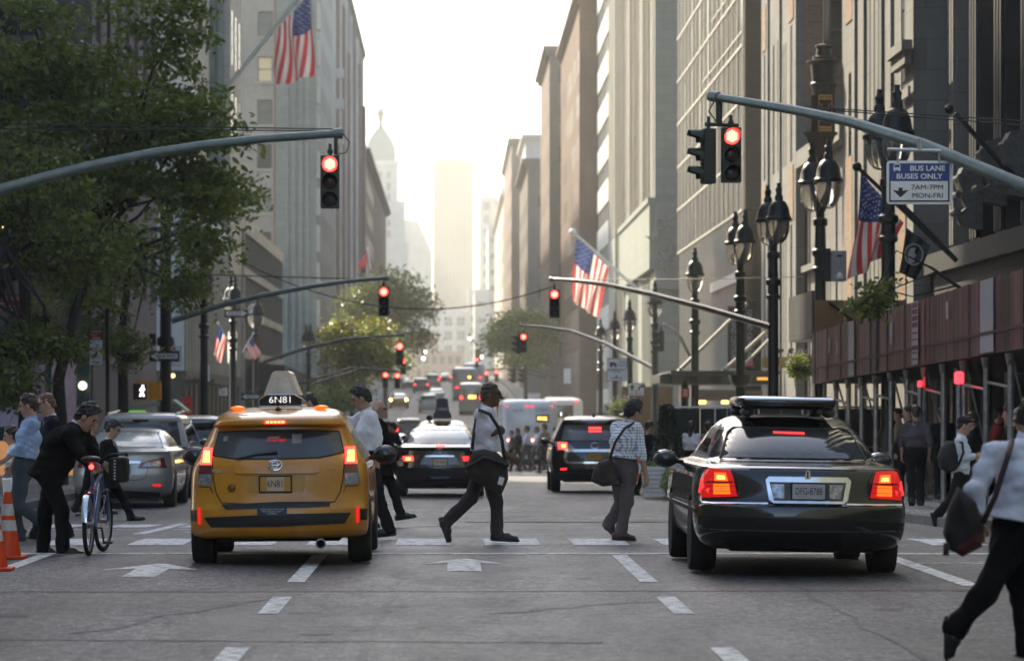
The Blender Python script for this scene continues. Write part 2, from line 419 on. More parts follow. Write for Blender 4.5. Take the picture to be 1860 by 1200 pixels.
for a in (((-.55, 16), (-.5, 38), .03, .05, 30), ((2.95, 14), (3.05, 37), .025, .06, 30), ((-6, 30.6), (6, 30.9), .06, .1, 26), ((-2.6, 25), (-1.6, 29.5), .03, .12, 14), ((.3, 27.5), (1.7, 29.2), .03, .12, 10), ((-5, 45.2), (6, 45.4), .05, .08, 26), ((-3.5, 24.4), (1.0, 24.1), .04, .1, 16)): seam_line(*a)
for x, y, r in ((-.95, 25.0, .13), (-1.2, 27.6, .1), (-3.4, 27.2, .16), (1.2, 33, .08), (3.4, 28, .14)):
    pt.add([(x + r * rnd.uniform(.6, 1.2) * math.cos(a), y + r * 1.6 * rnd.uniform(.6, 1.2) * math.sin(a), gz(y) + .0035) for a in np.linspace(0, 5.8, 11)], [tuple(range(11))])
struct(pt, 'road_patches', M_patch, fix=False)
mh = MB(); mh.lathe([(0, .006), (.3, .006), (.34, .004), (.34, 0)], (2.6, 46.5, gz(46.5)), 20)
struct(mh, 'road_cover', mat('cast_iron', (.03, .028, .026), .6, .4))

# ================================================================ buildings
M_glass = mat('window_glass', (.02, .024, .028), .06, spec=.8, c2=(.05, .055, .055), scale=.7)
M_glass_warm = mat('window_glass_blind', (.22, .2, .15), .25, spec=.6, c2=(.1, .11, .1), scale=.5)
M_lit = mat('lit_window', (.5, .4, .2), .3, emit=(1., .8, .5), es=.06)
M_frame = mat('window_frame', (.07, .075, .07), .5)
M_stone = brick('grey_limestone', (.21, .207, .195), (.175, .172, .163), (.11, .108, .102), 1.5, .75, .012, .8, .006, (.6, 1.1))
M_stone_shaded = brick('shaded_stone', (.026, .0275, .029), (.021, .022, .0235), (.012, .012, .012), 1.6, .9, .012, .6, .006, (.55, 1.15))  # stone colour darkened to carry the shade of the tall, narrow street
M_cream = brick('cream_stone', (.52, .48, .4), (.46, .425, .36), (.3, .28, .24), 1.2, .6, .012, .8, .006, (.75, 1.08))
M_beige = brick('beige_brick', (.46, .4, .325), (.38, .33, .27), (.36, .33, .29), .3, .1, .012, .88, .006, (.72, 1.12))
M_tan = brick('tan_brick', (.3, .185, .11), (.22, .13, .078), (.24, .19, .15), .42, .13, .014, .88, .006, (.7, 1.12))
M_brown = brick('brown_brick', (.13, .088, .058), (.1, .068, .046), (.08, .06, .05), .3, .1, .01, .85, .005, (.7, 1.1))
M_red = brick('red_brick', (.2, .11, .085), (.15, .085, .068), (.18, .14, .12), .3, .1, .012, .88, .005, (.7, 1.1))
M_pink = brick('pink_brick', (.27, .19, .17), (.22, .155, .14), (.24, .21, .19), .3, .1, .012, .88, .005, (.75, 1.1))
M_mauve = brick('mauve_brick', (.2, .17, .165), (.16, .135, .135), (.14, .13, .13), .3, .1, .012, .88, .005, (.7, 1.1))
M_white = mat('white_stone', (.7, .68, .63), .7, c2=(.55, .53, .5), scale=.6)
M_pale = mat('pale_render', (.55, .53, .49), .8, c2=(.45, .435, .4), scale=.4)
M_greyg = brick('grey_green_stone', (.3, .33, .29), (.26, .285, .255), (.2, .22, .19), 1.0, .5, .012, .8, .005, (.75, 1.08))
M_metal_w = mat('pale_metal', (.6, .57, .5), .4, .3)
M_dark = mat('dark_metal', (.02, .021, .021), .45, .3, c2=(.035, .034, .032), scale=6)
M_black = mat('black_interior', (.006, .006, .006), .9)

_wp = {}
def window_mesh(w_, h, glass, frame, bars=(1, 1), fw=.07, flush=False):
    key = (round(w_, 2), round(h, 2), glass.name, frame.name, bars, flush); pd = .012 if flush else .06
    if key in _wp: return _wp[key]
    m = MB(); m.add([(-w_ / 2, pd, 0), (w_ / 2, pd, 0), (w_ / 2, pd, h), (-w_ / 2, pd, h)], [(0, 1, 2, 3)], 0)
    for a in ((-w_ / 2, -w_ / 2 + fw, 0, h), (w_ / 2 - fw, w_ / 2, 0, h), (-w_ / 2 + fw, w_ / 2 - fw, 0, fw), (-w_ / 2 + fw, w_ / 2 - fw, h - fw, h)):
        m.box(a[0], a[1], 0, .1, a[2], a[3], 1)
    for i in range(1, bars[0] + 0): 
        x = -w_ / 2 + w_ * i / bars[0]; m.box(x - fw / 2, x + fw / 2, .01, .09, fw, h - fw, 1)
    for i in range(1, bars[1] + 0):
        z = h * i / bars[1]; m.box(-w_ / 2 + fw, w_ / 2 - fw, .012, .088, z - fw / 2, z + fw / 2, 1)
    me = m.build('window', [glass, frame]); d = me.data; bpy.data.objects.remove(me)
    _wp[key] = d
    return d
WCOUNT = {}
def place_window(root, plane, at, u, z, me, depth, out):
    n = WCOUNT.get(root.name, 0)
    if n >= 96: return False
    WCOUNT[root.name] = n + 1
    o = bpy.data.objects.new('window', me); COL.objects.link(o); o.parent = root
    if plane == 'N': pos = Vector((u, at + depth, z)); rz = 0
    else: pos = Vector((at - out * depth, u, z)); rz = R(90) * out
    o.location = pos - root.location; o.rotation_euler = (0, 0, rz)
    return True
def facade(mb, root, plane, at, u0, u1, z0, z1, wins, out=-1, mi=0, depth=.22, th=.3):
    """wall slab with real openings; wins = [(u_centre, sill z, width, height, window mesh)]; openings out of view stay walled up"""
    ok = []
    for u, z, ww, hh, me in wins:
        c = (u, at, z + hh / 2) if plane == 'N' else (at, u, z + hh / 2)
        if in_view(c, 30) and u0 < u - ww / 2 and u + ww / 2 < u1 and z0 < z and z + hh < z1 and place_window(root, plane, at, u, z, me, depth, out):
            ok.append((u - ww / 2, u + ww / 2, z, z + hh))
    us = sorted({u0, u1, *[round(a, 4) for w_ in ok for a in w_[:2]]}); zs = sorted({z0, z1, *[round(a, 4) for w_ in ok for a in w_[2:]]})
    def q(u, z, d):
        return (u, at + d, z) if plane == 'N' else (at - out * d, u, z)
    holes = {}
    for w_ in ok: holes.setdefault(round(w_[0], 4), []).append(w_)
    for i in range(len(us) - 1):
        uc = (us[i] + us[i + 1]) / 2
        cand = [w_ for w_ in ok if w_[0] < uc < w_[1]]
        zz = sorted({z0, z1, *[round(a, 4) for w_ in cand for a in w_[2:]]})
        for j in range(len(zz) - 1):
            zc = (zz[j] + zz[j + 1]) / 2
            if any(w_[2] < zc < w_[3] for w_ in cand): continue
            mb.add([q(us[i], zz[j], 0), q(us[i + 1], zz[j], 0), q(us[i + 1], zz[j + 1], 0), q(us[i], zz[j + 1], 0)], [(0, 1, 2, 3)], mi)
    for a, b, c, d in ok:
        for (p0, p1) in (((a, c), (b, c)), ((b, c), (b, d)), ((b, d), (a, d)), ((a, d), (a, c))):
            mb.add([q(*p0, 0), q(*p1, 0), q(*p1, th), q(*p0, th)], [(0, 1, 2, 3)], mi)
    for (p0, p1) in (((u0, z0), (u1, z0)), ((u1, z0), (u1, z1)), ((u1, z1), (u0, z1)), ((u0, z1), (u0, z0))):
        mb.add([q(*p0, 0), q(*p1, 0), q(*p1, th), q(*p0, th)], [(0, 1, 2, 3)], mi)
def grid(us, zs, ww, hh, me):
    f = me if callable(me) else (lambda: me)
    return [(u, z, ww, hh, f()) for u in us for z in zs]
def frange(a, b, s):
    r = []; x = a
    while x < b - 1e-6: r.append(x); x += s
    return r
def building(label, x0, x1, y0, y1, z1, cat='building', name='building', group=None):
    root = thing(name, label, cat, ((x0 + x1) / 2, (y0 + y1) / 2, gz(y0)), group=group)
    return root
def mass(mb, x0, x1, y0, y1, z1, mi=0, z0=None): mb.box(x0, x1, y0, y1, gz((y0 + y1) / 2) - 3 if z0 is None else z0, z1, mi)

def std(label, side, xf, xb, y0, y1, z1, wm, sw=None, nw=None, cornice=None, z0=None, lit=.0, name='building', thick=.3, sill=None):
    """a plain block: side 'R' faces -X, 'L' faces +X.  sw = (pitch, width, height, first sill, storey, bars); nw the same for the end wall facing the camera"""
    out = -1 if side == 'R' else 1
    root = building(label, min(xf, xb), max(xf, xb), y0, y1, z1, name=name)
    mb = MB(); zb = gz(y0) - 2 if z0 is None else z0
    xi = xf - out * thick
    mass(mb, min(xi, xb), max(xi, xb), y0 + thick, y1, z1 - .05, 1, zb)
    def pick(w_, h, bars, flush=False):
        def f():
            r = rnd.random()
            return window_mesh(w_, h, M_lit if r < lit else (M_glass_warm if r < lit + .3 else M_glass), M_frame, bars, .07, flush)
        return f
    W = []
    if sw: W = grid(frange(y0 + sw[0] / 2 + .3, y1, sw[0]), frange(sw[3], z1 - sw[2] - .8, sw[4]), sw[1], sw[2], pick(sw[1], sw[2], sw[5], True))
    facade(mb, root, 'X', xf, y0 + .001, y1, zb, z1, W, out, 0, depth=.0, th=thick - .002)
    W = []
    a, b = (xf + .31, xb) if side == 'R' else (xb, xf - .31)
    if nw: W = grid(frange(a + nw[0] / 2, b, nw[0]), frange(nw[3], z1 - nw[2] - .8, nw[4]), nw[1], nw[2], pick(nw[1], nw[2], nw[5]))
    facade(mb, root, 'N', y0, a - .0, b, zb, z1, W, out, 0, th=thick - .002)
    mb.build('wall', [wm, M_black], root, world=True, fix=False)
    if cornice:
        c = MB(); p = cornice
        xo = xf + out * p
        c.box(min(xo, xb), max(xo, xb), y0 - p, y1 - .02, z1, z1 + .45); c.box(min(xf + out * p * .5, xb), max(xf + out * p * .5, xb), y0 - p * .5, y1 - .02, z1 - .35, z1 - .002)
        c.build('cornice', wm, root, world=True)
    return root

# ---- right side, nearest: dark stone front with tall piers
b = building('dark stone building front with tall fluted piers above the red plank shed', 11.8, 30, 53, 87, 34)
b.location = (14, 70, 0)
m = MB(); m.box(12.35, 30, 53, 86.9, 4.8, 34); m.build('wall', M_stone_shaded, b, world=True)
for i in range(9):
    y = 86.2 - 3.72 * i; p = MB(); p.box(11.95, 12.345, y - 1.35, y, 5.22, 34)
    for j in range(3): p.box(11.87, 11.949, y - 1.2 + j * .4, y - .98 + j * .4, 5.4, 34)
    p.build('pier', M_stone if i < 1 else M_stone_shaded, b, world=True)
    if in_view((12.3, y - 2, 9)):
        for z in (5.5, 9.6, 13.7):
            o = link_mesh(window_mesh(1.5, 3.4, M_glass, M_frame, (2, 3)), 'window', b, Vector((12.25, y - 2.55, z)) - b.location); o.rotation_euler = (0, 0, R(-90))
p = MB(); p.box(11.4, 12.6, 53, 86.8, 4.72, 5.2); p.box(11.6, 12.6, 53, 86.8, 4.2, 4.715); p.build('cornice', M_stone_shaded, b, world=True)
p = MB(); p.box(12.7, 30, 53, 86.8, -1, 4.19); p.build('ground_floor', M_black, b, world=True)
p = MB()
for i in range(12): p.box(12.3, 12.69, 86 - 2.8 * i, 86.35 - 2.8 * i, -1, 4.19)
p.build('shopfront', M_stone_shaded, b, world=True)
# carved console brackets on the piers
for px, py, Y in ((1740, 345, 81), (1782, 300, 77.5), (1827, 285, 74.2)):
    c = P(px, py, Y); q = MB(); cs = mat('carved_stone', (.11, .11, .105), .8, c2=(.06, .06, .058), scale=7, bump=.02, bscale=14)
    q.prism([(11.94, c.z - .9), (11.5, c.z - .8), (11.4, c.z - .55), (11.62, c.z - .4), (11.5, c.z - .1), (11.38, c.z + .2), (11.5, c.z + .5), (11.94, c.z + .6)], .7, 'Y', at=Y - .35)
    for k in range(3): q.tube([(11.36 + .04 * k, Y - .38, c.z - .5 + .38 * k), (11.36 + .04 * k, Y + .38, c.z - .5 + .38 * k)], .09, 8)
    q.build('carved_bracket', cs, b, world=True)

# ---- right: limestone and brick building with slit windows
b = building('grey limestone and tan brick building with tall slit windows behind the flags', 11.2, 30, 87.1, 135, 40)
b.location = (16, 105, 0)
m = MB()
slit = window_mesh(.42, 4.2, M_black, M_frame, (1, 1), .03, True); slit2 = window_mesh(.8, 3.6, M_glass, M_frame, (1, 4), .05, True); big = window_mesh(1.25, 2.6, M_glass, M_frame, (2, 2))
# nearer wing 87.1-103
W = []
for z in (3.2, 8.4, 14.6):
    W += [(94.1, z, .42, 4.2, slit), (95.1, z, .42, 4.2, slit), (96.1, z, .42, 4.2, slit)]
facade(m, b, 'X', 11.2, 87.1, 103, -1.5, 40, W + [(89.1, 8.7, .8, 3.6, slit2), (101, 7.4, .8, 3.6, slit2), (89.1, 14.2, .8, 3.6, slit2), (101, 14, .8, 3.6, slit2)], -1, depth=.0)
facade(m, b, 'N', 87.1, 11.501, 14, -1.5, 40, [], -1)
m.box(11.51, 30, 87.4, 103, -1.5, 39.9, 2)
# light court between the wings: low base
W = [(y, 2.6, .4, 3.2, window_mesh(.4, 3.2, M_black, M_frame, (1, 1), .03, True)) for y in (105, 105.8, 106.6, 110, 110.8, 111.6)]
facade(m, b, 'X', 11.6, 103.001, 117, -1.5, 9.8, W, -1, depth=.0); m.box(11.91, 30, 103.01, 116.99, -1.5, 9.79, 2)
# farther wing 117-135
W = []
for z in (3.0, 9.6, 16): W += [(y, z, .8, 4.6, window_mesh(.8, 4.6, M_glass, M_frame, (1, 5), .05, True)) for y in (118.5, 123.2, 125, 128.6)] + [(y, z, .42, 4.2, slit) for y in (120.4, 121.2)]
facade(m, b, 'X', 11.2, 117.0, 130, -1.5, 40, W, -1, depth=.0)
facade(m, b, 'N', 117, 11.501, 16, 11.75, 40, [(XA(1535, 117), ZA(112, 117), 1.3, 2.1, window_mesh(1.3, 2.1, M_glass, M_frame, (1, 2)))], -1, mi=1)
facade(m, b, 'N', 117.0, 11.501, 16, 9.81, 11.749, [], -1)
m.box(11.51, 30, 117.3, 129.99, -1.5, 39.9, 2)
m.build('wall', [M_stone, M_tan, M_black], b, world=True, fix=False)
for y0, y1, zz in ((88.4, 89.8, 4.0), (100.2, 101.9, 1.5), (117.6, 119.3, -1), (127.9, 129.4, -1)):
    for z0, z1 in (((zz, 8.6), (12.4, 14.1), (17.9, 38)) if y0 < 110 else ((7.7, 9.5), (14.3, 15.9), (20.7, 38))): p = MB(); p.box(11.17, 11.199, y0, y1, z0, z1); p.build('brick_panel', M_tan, b, world=True)
for y in (91.2, 93.2, 97.2, 99.4, 122.2, 126.8): p = MB(); p.box(11.12, 11.199, y - .22, y + .22, -1.3, 40); p.build('pilaster', M_stone, b, world=True)
c0, c1 = ZA(130, 87), ZA(75, 87)
for q_ in ((10.85, 11.115, 86.6, 89.6, c1 - .25, c1), (10.95, 11.115, 86.8, 89.5, c1 - .55, c1 - .251), (11.05, 11.115, 86.95, 89.4, c0 - .6, c0 - .35), (11.2, 11.545, 103.05, 116.9, 9.3, 9.85), (11.35, 11.545, 103.05, 116.9, 8.2, 8.45), (11.35, 11.545, 103.05, 116.9, 5.9, 6.1)):
    p = MB(); p.box(*q_); p.build('cornice', M_stone, b, world=True)
for y in (103.6, 108.3, 113.2, 116.4): p = MB(); p.box(11.55, 11.597, y - .25, y + .25, -1, 8.19); p.build('pilaster', M_stone, b, world=True)


# the wall lantern with the flagpole standing on it
b = thing('wall_lantern', 'ornate black wall lantern with gilt grilles under a tall silver flagpole', 'lantern', (10.9, 104, 9.5))
s = 6500 / 104.; cz = lambda py: ZA(py, 104)
m = MB(); m.lathe([(.06, cz(395)), (.12, cz(330)), (.2, cz(285)), (.42, cz(248)), (.5, cz(243)), (.5, cz(240))], (10.68, 104, 0), 4); m.build('bracket', M_dark, b, world=True)
m = MB(); m.lathe([(.42, cz(240)), (.42, cz(175))], (10.68, 104, 0), 8); m.build('lantern_body', M_black, b, world=True)
m = MB(); gold = mat('gilt', (.5, .3, .08), .4, .8)
x0, x1 = XA(1484, 104), XA(1508, 104)
for z in (cz(240), cz(233), cz(183), cz(176)): m.tube([(x0, 103.5, z), (x1, 103.5, z)], .018, 6)
for x in (x0, x1): m.tube([(x, 103.5, cz(240)), (x, 103.5, cz(176))], .018, 6)
for j in range(4):
    for zz in (236.5, 179.5):
        c = Vector((x0 + (x1 - x0) * (j + .5) / 4, 103.5, cz(zz))); m.tube([c + Vector((.038 * math.cos(a), 0, .038 * math.sin(a))) for a in np.linspace(0, 6.283, 9)], .011, 5)
for sgn, zc in ((1, cz(200)), (-1, cz(214))):
    pts = [(x0, zc + sgn * .15), (x0 + .08, zc + sgn * .12), (x0 + .1, zc), ((x0 + x1) / 2, zc - sgn * .06), (x1 - .1, zc), (x1 - .08, zc + sgn * .12), (x1, zc + sgn * .15)]
    m.tube([(a, 103.5, z) for a, z in pts], .016, 5)
m.build('grille', gold, b, world=True)
m = MB(); m.lathe([(.34, cz(175)), (.36, cz(160)), (.4, cz(157)), (.4, cz(152)), (.36, cz(150)), (.4, cz(118)), (.5, cz(114)), (.5, cz(111)), (.34, cz(109)), (.34, cz(104)), (.24, cz(102)), (.22, cz(88)), (.26, cz(86)), (.26, cz(83)), (.1, cz(80))], (10.78, 104, 0), 12); m.build('lantern_cap', M_dark, b, world=True, smooth=True, angle=40)
m = MB(); m.tube([(10.86, 104, cz(82)), (10.9, 104, cz(-200))], [.11, .08], 10); m.build('flagpole', mat('silver_paint', (.45, .46, .46), .35, .6), b, world=True, smooth=True)

# ---- right: glass curtain wall
b = building('glass curtain wall building with pale mullions and a brown brick end wall', 11.5, 30, 143, 184.5, 34)
b.location = (16, 160, 0)
M_cw = mat('curtain_glass', (.5, .43, .32), .06, .85, spec=1.0, c2=(.035, .035, .035), scale=1.7, stretch=(1, 1, .035), bump=.002, bscale=.6, contrast=(.46, .55))  # streaks painted into the colour for reflections that differ from pane to pane
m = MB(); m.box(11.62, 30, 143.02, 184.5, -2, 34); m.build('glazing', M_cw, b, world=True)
m = MB(); m.box(11.62, 30, 142.6, 143.015, 9.4, 34); m.build('end_wall', M_brown, b, world=True)
m = MB()
for i in range(31):
    y = 143.3 + i * 1.36
    if i % 2 == 0: m.box(11.575, 11.615, y - .12, y + .12, 9.4, 34)
    else: m.box(11.595, 11.615, y - .07, y + .07, 9.4, 34)
m.build('mullion', M_metal_w, b, world=True)
m = MB(); rr_ = random.Random(4)
for i in range(30):
    y = 143.3 + i * 1.36 + .16; w0 = rr_.uniform(.25, .75); m.box(11.605, 11.617, y, y + w0, 9.4, 34)
    if rr_.random() < .5: z = rr_.uniform(9.4, 18); m.box(11.6, 11.604, y + .1, y + 1.0, z, z + rr_.uniform(2, 8))
m.build('painted_shade_strip', mat('shade_strip_brown', (.045, .036, .028), .95, spec=.03, c2=(.09, .075, .055), scale=2, stretch=(1, 1, .1)), b, world=True)  # dark strips added for mullion shadows and uneven pane reflections
m = MB()
for k in range(11):
    z = 9.4 + 2.2 * k; m.box(11.55, 11.574, 143.0, 184.6, z - .05, z + .05)
    if k in (3, 4): m.box(11.55, 11.574, 143.0, 160 if k == 4 else 166, z + .5, z + .57)
m.build('spandrel_rail', M_metal_w, b, world=True)
m = MB(); m.box(11.5, 11.6, 142.7, 160, 6.6, 7.0)
for i in range(30): m.box(11.575, 11.61, 143.5 + i * 1.35, 143.68 + i * 1.35, -1, 9.3)
m.build('lower_fin', M_metal_w, b, world=True)

# ---- right: art-deco stone building with the carved panel
b = building('greenish stone tower with ribbed piers and a carved leaf panel at its corner', 11, 30, 195, 253, 45)
b.location = (16, 220, 0)
m = MB(); m.box(11.06, 30, 195.4, 253, -3, 45, 1); m.box(11.0, 30, 195, 195.399, -3, 45, 0)
for y0, y1 in ((195.4, 199.5), (208.5, 212.5), (224, 228.5), (243, 253)): m.box(11.0, 11.059, y0, y1, -3, 45, 0)
m.build('wall', [M_greyg, mat('stone_window_strip', (.06, .062, .055), .95, spec=.03, c2=(.1, .095, .085), scale=2, stretch=(1, 1, .4))], b, world=True)
m = MB()
for k in range(34):
    y = 196.2 + k * 1.7; m.box(10.975 if k % 3 else 10.95, 11.058 if 199.5 < y < 243 and not (208.5 < y < 212.5) and not (224 < y < 228.5) else 10.998, y - .2, y + .2, 13.0, 45)
m.build('rib', M_beige, b, world=True)
m = MB(); m.box(10.7, 10.999, 195.2, 231, 9.0, 12.6); m.box(10.6, 10.999, 195.1, 231, 12.601, 12.9); m.build('frieze', M_greyg, b, world=True)
m = MB()
for k in range(22): m.box(11.02, 11.058, 196 + k * 1.7, 196.6 + k * 1.7, -1, 8.9)
m.build('lower_fin', M_greyg, b, world=True)
m = MB(); m.box(11.0, 14, 194.6, 194.99, 7.9, 12.6)
cp = mat('carved_relief', (.3, .3, .27), .85)
zc = lambda py: ZA(py, 194.5); xc = lambda px: XA(px, 194.5)
for (cx_, cy_, r0, dirn) in ((1210, 450, .42, 1), (1200, 475, .36, -1), (1216, 420, .45, -1), (1218, 490, .4, 1), (1198, 405, .35, 1)):
    pts = []
    for t in np.linspace(0, 1, 26):
        a = dirn * t * 9.5 + cx_; r = r0 * (1 - .85 * t); pts.append((xc(cx_) + r * math.cos(a), 194.55, zc(cy_) + r * math.sin(a)))
    m.tube(pts, list(np.linspace(.09, .04, 26)), 6)
for (cx_, cy_, a) in ((1205, 432, .6), (1214, 402, 1.2), (1203, 462, -.5), (1210, 482, 2.4), (1196, 440, 2.2), (1220, 440, .2)):
    for k in (-.5, 0, .5):
        d = Vector((math.cos(a + k), 0, math.sin(a + k))); c = Vector((xc(cx_), 194.52, zc(cy_))); m.tube([c, c + d * .4, c + d * .75], [.03, .13, .02], 6)
m.build('carved_panel', cp, b, world=True)

# ---- right: pale office block with white spandrels
b = building('white panelled office block with ribbon windows beyond the ribbed stone tower', 11.3, 30, 253.5, 281, 42)
b.location = (16, 267, 0)
m = MB(); m.box(11.42, 30, 253.6, 281, -3, 42); m.build('ribbon_glazing', mat('ribbon_glass', (.16, .17, .17), .15, .3, spec=1, c2=(.4, .36, .3), scale=.8), b, world=True)
m = MB()
for k in range(14): m.box(11.3, 11.415, 253.5, 281, 1 + 3.1 * k, 2.7 + 3.1 * k)
m.build('spandrel', M_white, b, world=True)
m = MB()
for k in range(10):
    z0, z1 = 2.701 + 3.1 * k, 4.099 + 3.1 * k; comb = [(253.6, z0), (280.9, z0), (280.9, z0 + .08)]
    for j in range(14, -1, -1): y = 254 + j * 1.9; comb += [(y + .12, z0 + .08), (y + .12, z1), (y, z1), (y, z0 + .08)]
    m = MB(); m.prism(comb + [(253.6, z0 + .08)], .03, 'X', at=11.385); m.build('window_grille', M_white, b, world=True)

# ---- right: the run of brick blocks falling away down the avenue
std('tall brown brick block with stepped top beside the white office block', 'R', 9.95, 28, 282, 330, 33.5, M_red, (3.2, 1.3, 2.0, 4, 3.4, (1, 2)), (1.9, .8, 1.5, 6, 3.4, (1, 2)), .5, .1)
std('second brown brick block down the right side of the avenue, behind the flag', 'R', 9.1, 28, 338, 372, 35, M_pink, (3.6, 1.2, 2, 6, 3.6, (1, 2)), (2.2, 1.0, 1.6, 6, 3.7, (1, 2)), .6)
std('grey brown block with a pale penthouse band, third of the hazy right blocks', 'R', 8.75, 28, 420, 470, 30, M_mauve, (3.8, 1.3, 2, 6, 3.6, (1, 2)), (4.2, 2.4, 1.4, 14, 3.6, (2, 1)), .7)
std('pale stepped penthouse block rising behind the hazy grey brown block', 'R', 9.6, 28, 475, 510, 37, M_pale, (3.8, 1.3, 2, 6, 3.6, (1, 2)), (3.2, 2.2, 1.2, 26, 3.0, (2, 1)), .5)
std('narrow pink brick block fading in the haze on the right', 'R', 8.4, 28, 515, 590, 39.5, M_pink, (4.2, 1.4, 2.2, 6, 3.8, (1, 2)), (4.4, 1.4, 2.2, 8, 3.8, (1, 2)), .5)
std('low pinkish block beyond the pink brick block in the haze', 'R', 8.6, 30, 610, 740, 37, M_cream, (5, 1.8, 2.4, 6, 4, (1, 1)), (4.6, 1.8, 2.4, 6, 4, (1, 1)), .6)
b = building('pale apartment tower with stepped balconies far down the right side', 5.4, 26, 880, 940, 62, name='apartment_tower')
b.location = (14, 900, 6)
m = MB(); m.box(11.9, 26, 890, 940, 5, 55.5); m.box(8.7, 11.899, 885, 940, 5, 46); m.box(5.3, 8.699, 880, 940, 5, 30); m.build('wall', M_pale, b, world=True)
for x, top, y in ((10.2, 43, 885), (14.2, 52, 890), (7, 27, 880)):
    for k in range(11):
        z = top - 4.0 * k
        if z > 10:
            q = MB(); q.box(x - .9, x + .9, y - .35, y - .002, z - 1.3, z); q.build('balcony', M_glass_warm, b, world=True)
std('distant slab building rising behind the pale balconied tower', 'R', 8.6, 24, 1160, 1200, 69, M_pale, None, (4, 2, 2.6, 12, 4.4, (1, 1)))
b = building('very tall hazy slab tower closing the far end of the avenue', -8, 9, 1500, 1530, 105, name='skyscraper')
b.location = (0, 1515, 6)
m = MB(); m.box(XA(787, 1500), XA(846, 1500), 1500, 1530, 0, ZA(290, 1500)); m.box(XA(846.2, 1500), XA(860, 1500), 1503, 1530, 0, ZA(291, 1500)); m.build('wall', mat('bronze_cladding', (.13, .125, .12), .6, c2=(.1, .1, .1), scale=.3), b, world=True)
for k in range(9):
    q = MB(); x = XA(791 + 6.4 * k, 1500); q.box(x, x + .7, 1499.6, 1499.99, 10, 103); q.build('window_strip', M_glass, b, world=True)
q = MB(); q.box(XA(810, 1500), XA(835, 1500), 1508, 1520, 104.2, 106); q.build('rooftop_plant', M_pale, b, world=True)

# ---- far end of the avenue
b = building('white gridded loft building with big windows at the end of the avenue', -12, 10, 1100, 1120, 33)
b.location = (-1, 1110, 6)
m = MB(); W = []
me = window_mesh(2.6, 3.0, M_glass_warm, M_pale, (2, 2), .2)
for i in range(4):
    for j in range(5): W.append((-9.3 + i * 3.9, 8.5 + 4.3 * j, 2.6, 3.0, me))
facade(m, b, 'N', 1100, -11.5, 4.4, 0, 30.5, W, -1); m.box(-11.5, 4.4, 1100.35, 1120, 0, 30.4); m.build('wall', M_white, b, world=True)
std('grey block with pale end wall next to the white gridded loft building', 'R', 4.5, 14, 1098, 1120, 37, M_pale, None, (2.4, 1.2, 2, 9, 3.6, (1, 1)))
b = building('low salmon brick building with two rows of windows below the loft building', -13, 3, 1000, 1015, 17)
b.location = (-5, 1007, 6)
m = MB(); W = [(x, z, 1.3, 2.2, window_mesh(1.3, 2.2, M_glass, M_frame, (1, 2))) for x in (-9.6, -7.4, -5.2, -3, -.8, 1.4) for z in (9.0, 13.0)]
facade(m, b, 'N', 1000, -12.5, 3, 0, 16.5, W, -1, mi=0); facade(m, b, 'N', 1000.05, -12.5, -4.2, 16.501, 22.5, [], -1); m.box(-12.5, 3, 1000.36, 1015, 0, 16.4); m.box(-12.5, -4.2, 1000.36, 1015, 16.45, 22.4)
m.build('wall', mat('salmon_brick', (.5, .3, .22), .85, c2=(.42, .26, .2), scale=1), b, world=True)
b = building('hazy block with sloping roofline left of the far slab tower', -18, -7.6, 1300, 1330, 68)
b.location = (-13, 1315, 6)
m = MB(); m.prism([(XA(733, 1300), 0), (XA(786, 1300), 0), (XA(784, 1300), ZA(455, 1300)), (XA(760, 1300), ZA(402, 1300)), (XA(733, 1300), ZA(398, 1300))], 30, 'Y', at=1300); m.build('wall', M_pale, b, world=True)
b = building('hazy stone clock tower with pyramid roof and lantern finial', -24, -13, 1000, 1014, 86, name='clock_tower', cat='tower')
b.location = (-18.7, 1007, 6)
Yt = 1000.; xa = lambda p_: XA(p_, Yt); za = lambda p_: ZA(p_, Yt)
m = MB(); xc0 = (xa(664) + xa(722)) / 2
m.box(xa(664), xa(722), Yt, Yt + 9, 0, za(300)); m.box(xa(655), xa(735), Yt - .6, Yt + 10, 0, za(365)); m.box(xa(660), xa(741), Yt - 1.2, Yt + 11, 0, za(440)); m.build('shaft', M_pale, b, world=True)
m = MB(); m.box(xa(662), xa(724), Yt - .3, Yt + 9.3, za(300) + .001, za(292)); m.build('cornice', M_white, b, world=True)
m = MB(); hw = (xa(716) - xa(668)) / 2; cx0 = xa(691)
prof = [(hw * 1.6, za(292)), (hw * 1.58, za(268)), (hw * 1.2, za(252)), (hw * .78, za(241)), (hw * .45, za(232))]
vs = []; fs = []
for r, z in prof: vs += [(cx0 + sx * r * .707, Yt + 4.5 + sy * r * .707, z) for sx, sy in ((-1, -1), (1, -1), (1, 1), (-1, 1))]
for i in range(len(prof) - 1): fs += [(i * 4 + k, i * 4 + (k + 1) % 4, i * 4 + 4 + (k + 1) % 4, i * 4 + 4 + k) for k in range(4)]
m.add(vs, fs); m.build('roof', mat('weathered_roof', (.3, .32, .28), .7), b, world=True)
m = MB(); m.lathe([(.95, za(233)), (.95, za(228)), (.6, za(226)), (.62, za(218)), (1.05, za(206)), (1.3, za(203)), (1.0, za(200)), (.55, za(196)), (.3, za(190)), (.05, za(187))], (cx0, Yt + 4.5, 0), 14); m.build('finial', mat('verdigris', (.2, .22, .17), .7), b, world=True, smooth=True, angle=35)
for px in (676, 691, 706):
    for py in (318, 338, 358, 385, 405, 425):
        q = MB(); q.box(xa(px) - .45, xa(px) + .45, Yt - (.05 if py < 365 else .66), Yt - (.001 if py < 365 else .601), za(py) - 1, za(py) + 1); q.build('window', M_glass_warm, b, world=True)

